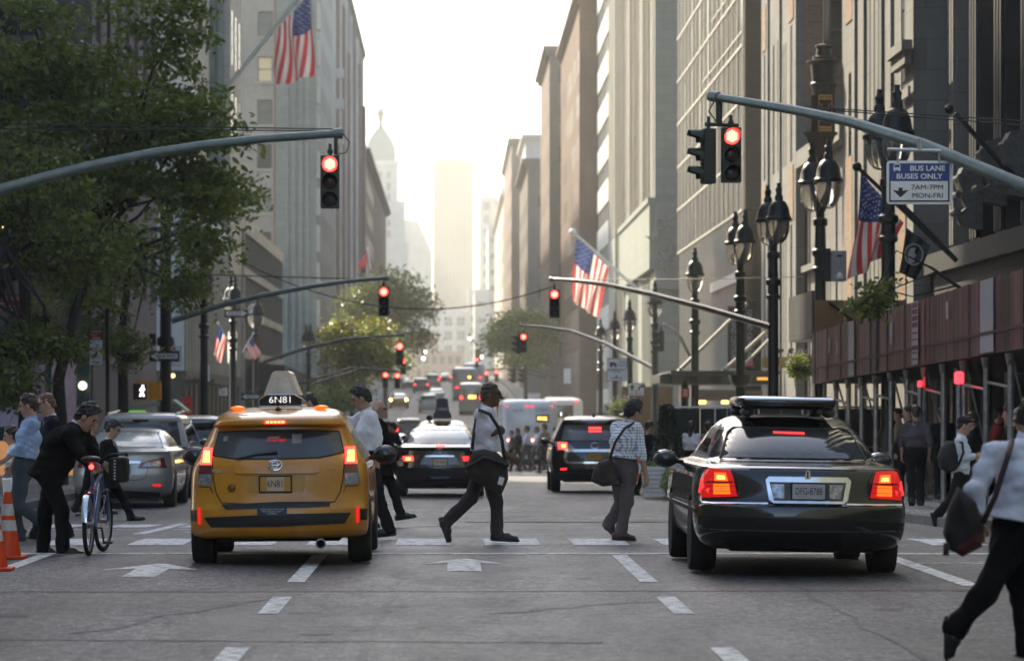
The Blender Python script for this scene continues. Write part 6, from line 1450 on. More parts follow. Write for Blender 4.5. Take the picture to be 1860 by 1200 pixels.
for k, (wd, s_) in enumerate(((.24, 'PLEASE PASS WITH CARE'), (.2, 'THE GREEN FLEET'), (.1, 'HYBRID'))):
    z_ = c.pp((495, 924.5 + 4 * k)); text(s_, .016, M_white_p, c.root, (z_[0], c.rear(*z_) - .026, z_[1]), width=wd, ext=.0005)
c.patch('reflector', [(357, 921), (363, 921), (363, 952), (358, 951)], mat('reflector_red', (.5, .015, .015), .25, emit=(1, .02, .02), es=.25), .012, mirror=True)
c.patch('side_bumper_guard', [(343, 926), (355, 926), (355, 946), (344, 946)], M_trim, .01, mirror=True)
c.seam([(383, 828), (387, 870), (392, 895), (402, 912)], .005, mirror=True); c.seam([(402, 912), (440, 914), (505, 914)], .005, mirror=True); c.seam([(360, 884), (380, 884), (386, 895)], .004, mirror=True)
for xx in (-.62, .62): c.spatch('side_window', [(-1.75, 1.06), (-1.6, 1.3), (.3, 1.36), (1.05, 1.12), (1.1, 1.07)], M_cglass, .004, (1 if xx > 0 else -1,))
c.mirrors(1.06, .5, .9, .24, .19, mat('mirror_maroon', (.05, .014, .014), .3))
q = MB(); q.lathe([(.05, 0), (.055, -.09), (.042, -.09), (.04, 0)], (c.pp((582, 974))[0], -2.12, .215), 14, axis='Y'); q.build('exhaust', M_steel, c.root)
# roof sign
rs = MB(); bz = 1.585
q = MB(); q.bbox(-.245, .2, -1.05, .15, 1.56, 1.6, .01); q.build('sign_base', M_chrome, c.root)
q = MB(); q.prism([(-.235, 1.602), (.195, 1.602), (.195, 1.66), (.12, 1.70), (-.16, 1.70), (-.235, 1.66)], .1, 'Y', at=-1.06); so = q.build('sign_number_box', M_trim, c.root)
text('6N81', .095, mat('sign_digits', (.75, .75, .72), .5, emit=(1, 1, .95), es=.25), so, (-.02, -1.066, 1.65), width=.22)
q = MB(); q.prism([(-.2, 1.703), (.165, 1.703), (.075, 1.93), (.05, 1.95), (-.085, 1.95), (-.11, 1.93)], 1.0, 'Y', at=-.98); so = q.build('advert_tent', mat('tent_frame', (.62, .56, .5), .25, .3), c.root)
q = MB(); q.prism([(-.15, 1.71), (.115, 1.71), (.05, 1.88), (-.085, 1.88)], .006, 'Y', at=-.988); q.build('end_panel', mat('tent_panel', (.8, .78, .72), .3, c2=(.6, .6, .56), scale=6), so)
q = MB(); q.tube([(-.24, -1.07, 1.6), (-.24, -1.07, 1.66), (-.16, -1.07, 1.705), (.12, -1.07, 1.705), (.2, -1.07, 1.66), (.2, -1.07, 1.6)], .008, 6); q.build('sign_frame', M_chrome, c.root)
for x in (-.44, .41):
    q = MB(); q.ball((x, -1.4, 1.572), (.075, .08, .022), 12); q.build('roof_flasher', mat('roof_amber', (.8, .14, .01), .25, emit=(1, .18, .01), es=.35), c.root, smooth=True)
q = MB(); q.tube([(-.02, -1.62, 1.55), (-.02, -1.66, 1.7)], .006, 5); q.ball((-.02, -1.6, 1.555), (.035, .05, .02), 8); q.build('aerial', M_trim, c.root)

# ---------------------------------------------------------------- the black limousine saloon
T = [(.25, .86, -2.5, 2.5), (.31, .925, -2.63, 2.62), (.42, .965, -2.71, 2.7), (.55, .975, -2.725, 2.72), (.655, .975, -2.71, 2.7), (.69, .973, -2.66, 2.69), (.74, .97, -2.635, 2.67), (.9, .958, -2.6, 2.55), (.985, .935, -2.565, 2.35), (1.02, .91, -2.5, 2.1), (1.04, .87, -2.3, 1.85), (1.058, .83, -1.8, 1.5), (1.075, .81, -1.68, 1.38), (1.15, .775, -1.56, 1.15), (1.3, .7, -1.28, .85), (1.4, .635, -1.02, .55), (1.46, .57, -.8, .3), (1.495, .46, -.5, .05), (1.508, .3, -.25, -.1)]
BK = paint('limo_black', (.006, .006, .0065), .1)
c = Car('limousine_saloon', 'glossy black limousine saloon with a roof box frame and lit red tail lamps', 'car', T, (1461 - CX) * 33.0 / F_PX, 33.0, BK, pix=(1461, 1050, 197), cap=.42, n=2.5, roll=.8)
c.body(wheels=[(x, y, .345) for x in (-.87, .87) for y in (-1.42, 1.57)]); c.wheels(.86, -1.42, 1.57, .345, .245); c.underbody(.68, -2.4, 2.2, .23, .45)
gl = [(-.7, 1.09), (.7, 1.09), (.655, 1.2), (.6, 1.33), (.54, 1.375), (-.54, 1.375), (-.6, 1.33), (-.655, 1.2)]
c.patch('rear_window', gl, mat('limo_glass', (.02, .021, .022), .05, spec=.8, c2=(.05, .05, .052), scale=.9), .005, px=False); c.seam(gl + gl[:1], .009, px=False, m_=M_trim)
c.patch('brake_lamp', [(-.17, 1.325), (.13, 1.318), (.13, 1.34), (-.17, 1.345)], M_brake_soft, .012, px=False)
lamp = [(.615, .745), (.93, .725), (.945, .84), (.9, .985), (.845, 1.0), (.68, .99), (.655, .93)]
c.patch('tail_lamp', lamp, mat('limo_lamp_red', (.5, .008, .01), .12, emit=(1, .015, .015), es=.14), .014, px=False, mirror=True, label='lit red lamp')
for poly in ([(.7, .885), (.82, .885), (.82, .96), (.72, .96)], [(.68, .765), (.83, .76), (.83, .855), (.69, .86)]):
    c.patch('tail_lamp_core', poly, emit('limo_core', (1, .08, .006), .95), .019, px=False, mirror=True)
c.patch('tail_lamp_hot', [(.725, .9), (.8, .9), (.8, .935), (.735, .935)], M_brake_hot, .023, px=False, mirror=True)
for k in range(3): c.patch('lamp_facet', [(.63, .79 + .045 * k), (.94, .785 + .045 * k), (.94, .79 + .045 * k), (.63, .795 + .045 * k)], M_lamp_dark, .021, px=False, mirror=True)
c.patch('lamp_divider', [(.66, .868), (.94, .862), (.94, .874), (.66, .88)], M_lamp_dark, .021, px=False, mirror=True)
fr = [(-.36, .905), (-.33, .935), (.4, .935), (.435, .9), (.4, .72), (.36, .69), (-.29, .69), (-.33, .72)]
c.patch('plate_surround', fr, M_chrome, .03, px=False, depth=.08)
c.patch('plate_recess', [(-.325, .885), (.385, .885), (.355, .715), (-.285, .715)], mat('limo_recess', (.05, .05, .052), .4, c2=(.09, .09, .09), scale=14), .034, px=False)
for x in (-.29, .33): c.patch('reversing_lamp', [(x - .0, .735), (x + .1 if x < 0 else x - .1, .735), (x + .1 if x < 0 else x - .1, .865), (x - .02 if x < 0 else x + .03, .865)], M_lamp_clear, .042, px=False)
c.plate(.035, .8, M_plate_w, .31, .15, 'DFG-8788', y=c.rear(.035, .8) - .045)
q = MB(); q.prism([(.0, .92), (.055, .92), (.05, .985), (.03, 1.0), (.012, .985)], .02, 'Y', at=c.rear(.03, .95) - .05); q.build('emblem', M_chrome, c.root); q = MB(); q.box(.02, .034, c.rear(.03, .95) - .054, c.rear(.03, .95) - .051, .925, .985); q.build('emblem', M_trim, c.root)
c.patch('bumper_chrome', [(-.94, .676), (-.34, .68), (-.34, .695), (-.94, .692)], M_chrome, .012, px=False, mirror=True); c.patch('bumper_chrome', [(-.34, .672), (.4, .672), (.4, .682), (-.34, .682)], M_chrome, .02, px=False)
c.seam([(-.93, .44), (0, .43), (.93, .44)], .006, px=False); c.seam([(.61, .74), (.6, .9), (.66, 1.0)], .004, px=False, mirror=True); c.seam([(-.5, 1.0), (0, 1.005), (.5, 1.0)], .004, px=False)
c.spatch('side_window', [(-1.25, 1.1), (-.95, 1.35), (.4, 1.38), (1.0, 1.16), (1.1, 1.1)], M_cglass, .004); c.spatch('chrome_sill', [(-1.3, 1.075), (1.2, 1.075), (1.2, 1.095), (-1.3, 1.095)], M_chrome, .008)
c.spatch('rub_strip', [(-2.2, .58), (2.2, .58), (2.2, .62), (-2.2, .62)], M_trim, .012); c.spatch('tail_lamp_side', [(-2.42, .76), (-2.3, .77), (-2.3, .9), (-2.4, .9)], M_brake_soft, .012)
for y in (-.75, .35): 
    for sg in (-1, 1):
        q = MB(); q.tube([(sg * (c.side(y, .93) + .03), y - .08, .93), (sg * (c.side(y, .93) + .03), y + .08, .93)], .018, 6); q.build('door_handle', M_chrome, c.root)
c.mirrors(1.04, .75, .97, .24, .17, BK, .1)
q = MB(); q.bbox(-.46, .46, -.98, .6, 1.57, 1.68, .045); q.build('roof_box', mat('gloss_black', (.008, .008, .008), .15, coat=1), c.root, smooth=True, angle=40)
q = MB(); q.tube([(-.43, -.97, 1.65), (.43, -.97, 1.65)], .02, 8); q.build('box_lid_edge', M_chrome, c.root)
for x in (-.4, .4):
    for y in (-.8, .4):
        q = MB(); q.ball((x, y, 1.525), (.07, .09, .05), 10); q.tube([(x, y, 1.49), (x, y, 1.585)], .03, 6); q.build('rack_foot', mat('rack_grey', (.08, .08, .085), .3, .5), c.root, smooth=True)
q = MB(); q.box(-.45, .45, -.82, -.76, 1.555, 1.583); q.box(-.45, .45, .36, .42, 1.555, 1.583); q.build('rack_bar', M_trim, c.root)

# ---------------------------------------------------------------- mid-distance cars
SEDAN = [(.2, .78, -2.2, 2.1), (.26, .85, -2.33, 2.25), (.4, .9, -2.41, 2.36), (.6, .912, -2.425, 2.4), (.72, .91, -2.4, 2.39), (.85, .9, -2.36, 2.3), (.97, .885, -2.35, 2.05), (1.03, .865, -2.37, 1.7), (1.055, .84, -2.3, 1.45), (1.075, .81, -1.95, 1.3), (1.1, .79, -1.8, 1.2), (1.2, .74, -1.58, .95), (1.32, .66, -1.25, .6), (1.4, .58, -.92, .3), (1.44, .46, -.55, .05), (1.455, .3, -.3, -.1)]
SUV = [(.25, .8, -2.1, 2.1), (.33, .89, -2.28, 2.26), (.5, .935, -2.37, 2.36), (.75, .94, -2.36, 2.34), (.92, .935, -2.32, 2.2), (1.05, .91, -2.27, 1.9), (1.13, .885, -2.22, 1.5), (1.3, .815, -2.1, 1.15), (1.48, .735, -1.96, .8), (1.52, .715, -2.06, .7), (1.57, .69, -2.05, .55), (1.63, .63, -1.9, .25), (1.67, .5, -1.5, -.1), (1.69, .3, -1.1, -.5)]
VAN = [(.25, .85, -2.3, 2.3), (.34, .94, -2.44, 2.44), (.5, .98, -2.5, 2.5), (.8, .985, -2.5, 2.45), (1.0, .97, -2.47, 2.2), (1.12, .95, -2.44, 1.95), (1.35, .89, -2.34, 1.5), (1.55, .82, -2.24, 1.15), (1.62, .79, -2.28, 1.0), (1.68, .74, -2.22, .7), (1.73, .62, -1.9, .2), (1.75, .4, -1.5, -.3)]
def std_car(name, label, tbl, px, gy, s_, pm, kind, glass=None, arch=True, lit=1, group=None, sc=1.0, cat='car', roll=0, detail=True, plate_m=None, words=None):
    Y = F_PX / s_; c = Car(name, label, cat, tbl, (px - CX) / s_, Y, pm, pix=(px, CY + (CAM_H - gz(Y + 1)) * s_, s_), cap=.36, n=2.6, group=group, sc=sc)
    suv = kind != 'sedan'; rr = .34 if suv else .325; xs = tbl[3][1] - .1
    yr, yf = (-1.4, 1.4) if kind != 'van' else (-1.5, 1.55)
    c.body(36 if detail else 24, [(x, y, rr) for x in (-xs, xs) for y in (yr, yf)] if arch else None); c.wheels(xs, yr, yf, rr); c.underbody(xs - .16, tbl[2][2] + .25, 2.0, .22, .42)
    g = glass or M_cglass; H = tbl[-1][0]
    if kind == 'sedan': gl = [(-.7, 1.105), (.7, 1.105), (.62, 1.25), (.53, 1.385), (-.53, 1.385), (-.62, 1.25)]
    elif kind == 'suv': gl = [(-.74, 1.13), (.74, 1.13), (.68, 1.35), (.64, 1.48), (-.64, 1.48), (-.68, 1.35)]
    else: gl = [(-.83, 1.08), (.83, 1.08), (.76, 1.4), (.72, 1.56), (-.72, 1.56), (-.76, 1.4)]
    c.patch('rear_window', gl, g, .005, px=False); 
    if detail: c.seam(gl + gl[:1], .008, px=False)
    zt_ = H * .8; c.spatch('side_window', [(-1.1, gl[0][1] + .0), (-.9, gl[2][1]), (.3, gl[2][1]), (.95, gl[0][1])] if kind == 'sedan' else [(-2.0, gl[0][1] + .03), (-1.85, gl[3][1] - .04), (.3, gl[3][1] - .03), (1.0, gl[0][1] + .03)], M_cglass, .005)
    c.mirrors(1.0 if kind == 'sedan' else 1.12, .75, tbl[3][1], .19, .14)
    if plate_m: z = .88 if kind == 'sedan' else .82; c.plate(0, z, plate_m, words=words)
    return c
# black saloon ahead of the crossing
c = std_car('saloon_car', 'black saloon car driving away between the walking men, left brake lamp glowing', SEDAN, 799, 903, 88, paint('black_saloon', (.01, .01, .01), .14), 'sedan', M_cglass_l, plate_m=None)
c.patch('painted_reflection', [(762, 844), (772, 828), (826, 828), (836, 844)], mat('reflection_grey', (.16, .16, .165), .3, .6), .008); c.plate(0, c.pp((799, 839.5))[1], M_plate_c, .29, .15, 'T70 1A60')  # the grey patch is a reflection painted onto the boot lid
c.patch('chrome_strip', [(773, 827), (825, 827), (826, 830), (772, 830)], M_chrome, .014); c.oval('emblem', 0, c.pp((799, 820))[1], .07, .05, M_chrome, .012, .012)
c.patch('tail_lamp', [(727, 826), (764, 826), (757, 838), (729, 839)], M_lamp_dark, .012, mirror=True); c.patch('tail_lamp_core', [(731, 829), (750, 829), (751, 837), (734, 838)], M_brake, .018); c.patch('tail_lamp_hot', [(737, 831), (746, 831), (746, 836), (737, 836)], M_brake_hot, .022); c.patch('tail_lamp_core', [(840, 829), (852, 829), (851, 837), (842, 838)], M_brake_soft, .018)
for k in range(4): c.patch('brake_lamp', [(792 + 4 * k, 807), (795 + 4 * k, 807), (795 + 4 * k, 810), (792 + 4 * k, 810)], M_brake, .02); c.patch('brake_lamp', [(792 + 4 * k, 811), (795 + 4 * k, 811), (795 + 4 * k, 813), (792 + 4 * k, 813)], M_brake_soft, .02)
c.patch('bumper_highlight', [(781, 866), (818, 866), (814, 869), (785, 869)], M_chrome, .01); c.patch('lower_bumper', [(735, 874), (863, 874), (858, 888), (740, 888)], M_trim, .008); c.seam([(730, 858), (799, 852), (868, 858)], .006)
# dark crossover on the right
c = std_car('crossover_car', 'black crossover car with a yellow number plate and both brake lamps lit', SUV, 1081, 894, 83, paint('black_crossover', (.012, .011, .011), .12), 'suv', mat('car_glass_mid', (.2, .19, .19), .12, spec=.8, c2=(.12, .12, .12), scale=1), plate_m=None)
c.plate(0, c.pp((1082, 830))[1], M_plate_y, .31, .155, 'T660975C'); c.patch('chrome_strip', [(1022, 817), (1140, 817), (1140, 822), (1030, 822)], M_chrome, .014); c.patch('chrome_strip', [(1024, 833), (1032, 840), (1130, 840), (1138, 833), (1134, 843), (1028, 843)], M_chrome, .012)
c.patch('tail_lamp', [(1006, 802), (1032, 804), (1048, 818), (1012, 820)], mat('lamp_mix', (.35, .12, .13), .15, c2=(.5, .45, .45), scale=10), .012, mirror=True); c.patch('tail_lamp_core', [(1014, 804), (1030, 805), (1030, 817), (1015, 817)], M_brake, .018, mirror=True); c.patch('tail_lamp_hot', [(1020, 808), (1028, 808), (1028, 814), (1021, 814)], M_brake_hot, .022, mirror=True)
c.patch('brake_lamp', [(1071, 777), (1093, 777), (1093, 780), (1071, 780)], M_brake, .02); c.patch('brake_lamp', [(1071, 783), (1093, 783), (1093, 785), (1071, 785)], M_brake, .02); c.patch('reflector', [(1018, 852), (1030, 851), (1029, 855), (1018, 855)], M_brake_soft, .012, mirror=True)
c.oval('emblem', 0, c.pp((1081, 811))[1], .085, .06, M_chrome, .014, .012); q = MB(); q.tube([(-.72, -1.6, 1.66), (-.7, -1.0, 1.74), (-.68, .3, 1.73)], .025, 6); q.tube([(.72, -1.6, 1.66), (.7, -1.0, 1.74), (.68, .3, 1.73)], .025, 6); q.build('roof_rail', M_chrome, c.root); q = MB(); q.prism([(-.04, 1.66), (.04, 1.66), (0, 1.75)], .12, 'Y', at=-1.6); q.build('aerial_fin', M_trim, c.root); c.seam([(1015, 860), (1081, 862), (1147, 860)], .006)
# silver saloon and white van on the left
c = std_car('saloon_car', 'silver saloon car with slanted red tail lamps in front of the white van', SEDAN, 220, 923, 100, paint('silver', (.42, .43, .44), .3, .5), 'sedan', M_cglass_l)
c.patch('tail_lamp', [(250, 850), (256, 840), (296, 831), (302, 850)], M_lamp_dark, .012, mirror=False); c.patch('tail_lamp', [(190, 850), (184, 840), (144, 831), (138, 850)], M_lamp_dark, .012); c.patch('tail_lamp_clear', [(258, 848), (263, 841), (290, 836), (292, 847)], M_lamp_clear, .018); c.patch('tail_lamp_clear', [(182, 848), (177, 841), (150, 836), (148, 847)], M_lamp_clear, .018)
c.patch('chrome_strip', [(186, 838), (254, 838), (254, 842), (186, 842)], M_chrome, .014); c.plate(0, c.pp((220, 853))[1], M_plate_y, .31, .155, 'T61 2B'); c.patch('reflector', [(276, 880), (292, 879), (291, 884), (277, 884)], mat('reflector_red', (.5, .015, .015), .25), .012, mirror=True); c.patch('lower_bumper', [(150, 895), (220, 891), (290, 895), (284, 912), (156, 912)], M_trim, .01); c.seam([(250, 850), (268, 850), (264, 868), (255, 872), (220, 872)], .005, mirror=True)
c = std_car('van', 'white people carrier with a wide dark rear window behind the silver car', VAN, 253, 906, 90, paint('van_white', (.56, .57, .57), .3), 'van', M_cglass_g, cat='van')
c.patch('tail_lamp', [(324, 812), (337, 812), (338, 828), (325, 828)], M_lamp_dark, .012, mirror=True); c.patch('brake_lamp', [(239, 762), (268, 762), (268, 766), (239, 766)], M_lamp_dark, .014); c.seam([(170, 833), (253, 830), (336, 833)], .006); c.seam([(176, 856), (253, 858), (330, 856)], .006); q = MB(); q.tube([(-.7, -1.9, 1.72), (-.68, .4, 1.78)], .025, 6); q.tube([(.7, -1.9, 1.72), (.68, .4, 1.78)], .025, 6); q.build('roof_rail', M_chrome, c.root)
std_car('sports_utility', 'grey sports utility car half hidden behind the taxi on the left', SUV, 345, 888, 84, paint('grey_suv', (.16, .165, .17), .3, .4), 'suv', detail=False, arch=False)
std_car('saloon_car', 'dark saloon car parked before the shopfront left of the taxi', SEDAN, 372, 860, 68, paint('dark_saloon', (.03, .032, .035), .2), 'sedan', detail=False, arch=False)
# taxi with a roof advert, ahead of the black saloon
c = std_car('taxi', 'yellow taxi with a grey roof advert, mostly hidden by the black saloon', SEDAN, 803, 880, 70, paint('taxi_far', (.6, .3, .02), .3), 'sedan', detail=False, arch=False, cat='taxi')
c.root.location.z += .22
q = MB(); q.prism([(-.24, 1.5), (.24, 1.5), (.24, 1.6), (.18, 1.7), (.14, 2.03), (-.14, 2.03), (-.18, 1.7), (-.24, 1.6)], .8, 'Y', at=-.6); o = q.build('roof_advert', mat('advert_grey', (.075, .075, .075), .4), c.root); text('1A60', .13, M_white_p, o, (0, -.61, 1.75), width=.24); q = MB(); q.ball((-.34, -.5, 1.52), (.09, .09, .09), 8); q.build('roof_flasher', M_trim, c.root)
FG2 = 'cars and vans queued far down the avenue'
def far(name, label, tbl, px, s_, pm, kind, lampz, lampx=.78, m_=M_brake, glass=None, cat='car', rear=True, sc=1., hot=None):
    c = std_car(name, label, tbl, px, 0, s_, pm, kind, glass, arch=False, detail=False, group=FG2, cat=cat, sc=sc)
    c.patch('tail_lamp', [(lampx - .13, lampz - .09), (lampx + .07, lampz - .09), (lampx + .07, lampz + .1), (lampx - .13, lampz + .1)], m_, .014, px=False, mirror=True); return c
far('delivery_van', 'grey van with two glowing amber lamps beside the roof advert', VAN, 806, 48, paint('van_grey', (.2, .22, .23), .35), 'van', 1.35, .72, emit('amber_on', (1, .5, .12), 9), M_cglass_g, 'van', sc=1.05)
far('sports_utility', 'small dark utility car with red lamps left of the grey van', SUV, 742, 30, paint('black_far', (.02, .02, .02), .2), 'suv', 1.0)
far('sports_utility', 'white utility car queued above the grey van', SUV, 779, 20, paint('white_far', (.55, .55, .53), .3), 'suv', 1.0, m_=M_lamp_dark)
far('taxi', 'distant yellow taxi left of the queue with one lamp glowing', SEDAN, 724, 19, paint('taxi_far', (.6, .3, .02), .3), 'sedan', .85, m_=emit('amber_on', (1, .5, .12), 9), cat='taxi')
far('saloon_car', 'white car with a yellow roof just above the white utility car', SEDAN, 792, 17.5, paint('white_far', (.55, .55, .53), .3), 'sedan', .85, m_=M_lamp_dark)
far('people_carrier', 'distant grey people carrier with two red lamps near the hill crest', VAN, 765, 15.2, paint('grey_far', (.1, .105, .1), .3), 'van', 1.0, cat='van')
far('delivery_van', 'distant pale van right of the grey people carrier', VAN, 786, 14, paint('white_far', (.55, .55, .53), .3), 'van', 1.0, cat='van')
far('saloon_car', 'dark car under the distant pale van at the hill crest', SEDAN, 809, 12.5, paint('black_far', (.02, .02, .02), .2), 'sedan', .85)
far('saloon_car', 'distant dark car parked left of the grey people carrier', SEDAN, 742, 14.5, paint('black_far', (.02, .02, .02), .2), 'sedan', .85, m_=M_lamp_dark)
far('saloon_car', 'silver car behind the bald man, left of the small dark utility car', SEDAN, 712, 40, paint('silver', (.42, .43, .44), .3, .5), 'sedan', .85, m_=M_lamp_dark)

# ---------------------------------------------------------------- buses
def bus(label, px, top, s_, W, H, pm, low=True, num=None, dest=None, group='buses'):
    Y = F_PX / s_; h = W / 2
    T = [(.3, h * .96, -6, 6), (.4, h * .99, -6.05, 6.05), (H * .5, h, -6.05, 6.05), (H * .82, h, -6.0, 6.0), (H * .93, h * .975, -5.9, 5.95), (H * .98, h * .9, -5.7, 5.8), (H, h * .75, -5.5, 5.6)]
    c = Car('city_bus', label, 'bus', T, (px - CX) / s_, Y, pm, cap=.22, n=5, group=group); c.body(26); c.wheels(h - .2, -3.4, 3.4, .48, .28); c.underbody(h * .85, -5.8, 5.6, .2, .4)
    return c
M_bus = paint('bus_white', (.8, .78, .78), .35)
c = bus('white city bus seen from behind with an amber route number panel', 962, 725, 39, 2.6, 3.05, M_bus)
c.patch('route_panel', [(.3, 2.0), (.88, 2.0), (.88, 2.35), (.3, 2.35)], M_trim, .02, px=False); text('M102', .24, emit('led_amber', (1, .42, .08), 3), c.root, (.59, -6.05, 2.17), width=.42)
text('2737', .22, mat('bus_digits', (.12, .14, .2), .5), c.root, (.55, -6.0, 2.58), width=.55); text('MTA', .14, mat('bus_digits', (.12, .14, .2), .5), c.root, (-.55, -6.02, 2.55), width=.5)
for x in (-1.05, -.15, .0, .15, 1.05): c.patch('marker_lamp', [(x - .05, 2.72), (x + .05, 2.72), (x + .05, 2.78), (x - .05, 2.78)], M_brake_soft, .016, px=False)
for x in (-.85, .0, .85): c.patch('tail_lamp', [(x - .2, 1.12), (x + .2, 1.12), (x + .2, 1.22), (x - .2, 1.22)], emit('bus_lamp', (1, .3, .2), 2.5), .02, px=False)
c.patch('engine_grille', [(-1.0, .55), (1.0, .55), (1.0, .95), (-1.0, .95)], M_trim, .016, px=False)
c = bus('smaller white shuttle bus right of the white city bus', 1027, 747, 29, 2.2, 2.8, M_bus); c.patch('rear_window', [(-.8, 1.6), (.5, 1.6), (.5, 2.4), (-.8, 2.4)], M_cglass, .016, px=False); c.patch('tail_lamp', [(.6, 2.55), (.8, 2.55), (.8, 2.65), (.6, 2.65)], M_brake_soft, .02, px=False, mirror=True)
c = bus('grey far bus climbing the hill with a small amber number panel', 843, 661, 17, 2.55, 3.5, paint('bus_far', (.34, .32, .3), .4)); c.patch('route_panel', [(.3, 2.3), (.85, 2.3), (.85, 2.75), (.3, 2.75)], M_trim, .02, px=False); c.patch('route_number', [(.45, 2.4), (.7, 2.4), (.7, 2.65), (.45, 2.65)], emit('led_amber', (1, .42, .08), 3), .03, px=False); c.patch('tail_lamp', [(.5, 1.3), (.95, 1.3), (.95, 1.55), (.5, 1.55)], M_brake_soft, .02, px=False, mirror=True)
c = bus('second far bus behind and right of the grey far bus', 860, 650, 15.5, 2.55, 3.6, paint('bus_far', (.34, .32, .3), .4)); c.patch('tail_lamp', [(.6, 1.8), (1.0, 1.8), (1.0, 2.1), (.6, 2.1)], M_brake_soft, .02, px=False, mirror=True)
c = bus('square backed grey shuttle bus with one lit amber panel behind the walking man', 856, 695, 20.5, 2.2, 2.75, paint('shuttle_grey', (.36, .33, .3), .4)); c.patch('rear_window', [(-.75, 1.5), (.75, 1.5), (.75, 2.25), (-.75, 2.25)], M_cglass, .02, px=False); c.patch('lit_panel', [(-.25, 1.45), (.4, 1.45), (.4, 1.7), (-.25, 1.7)], emit('amber_on2', (1, .35, .05), 3), .03, px=False); c.patch('tail_lamp', [(.75, 1.4), (1.0, 1.4), (1.0, 1.65), (.75, 1.65)], M_brake, .03, px=False, mirror=True)
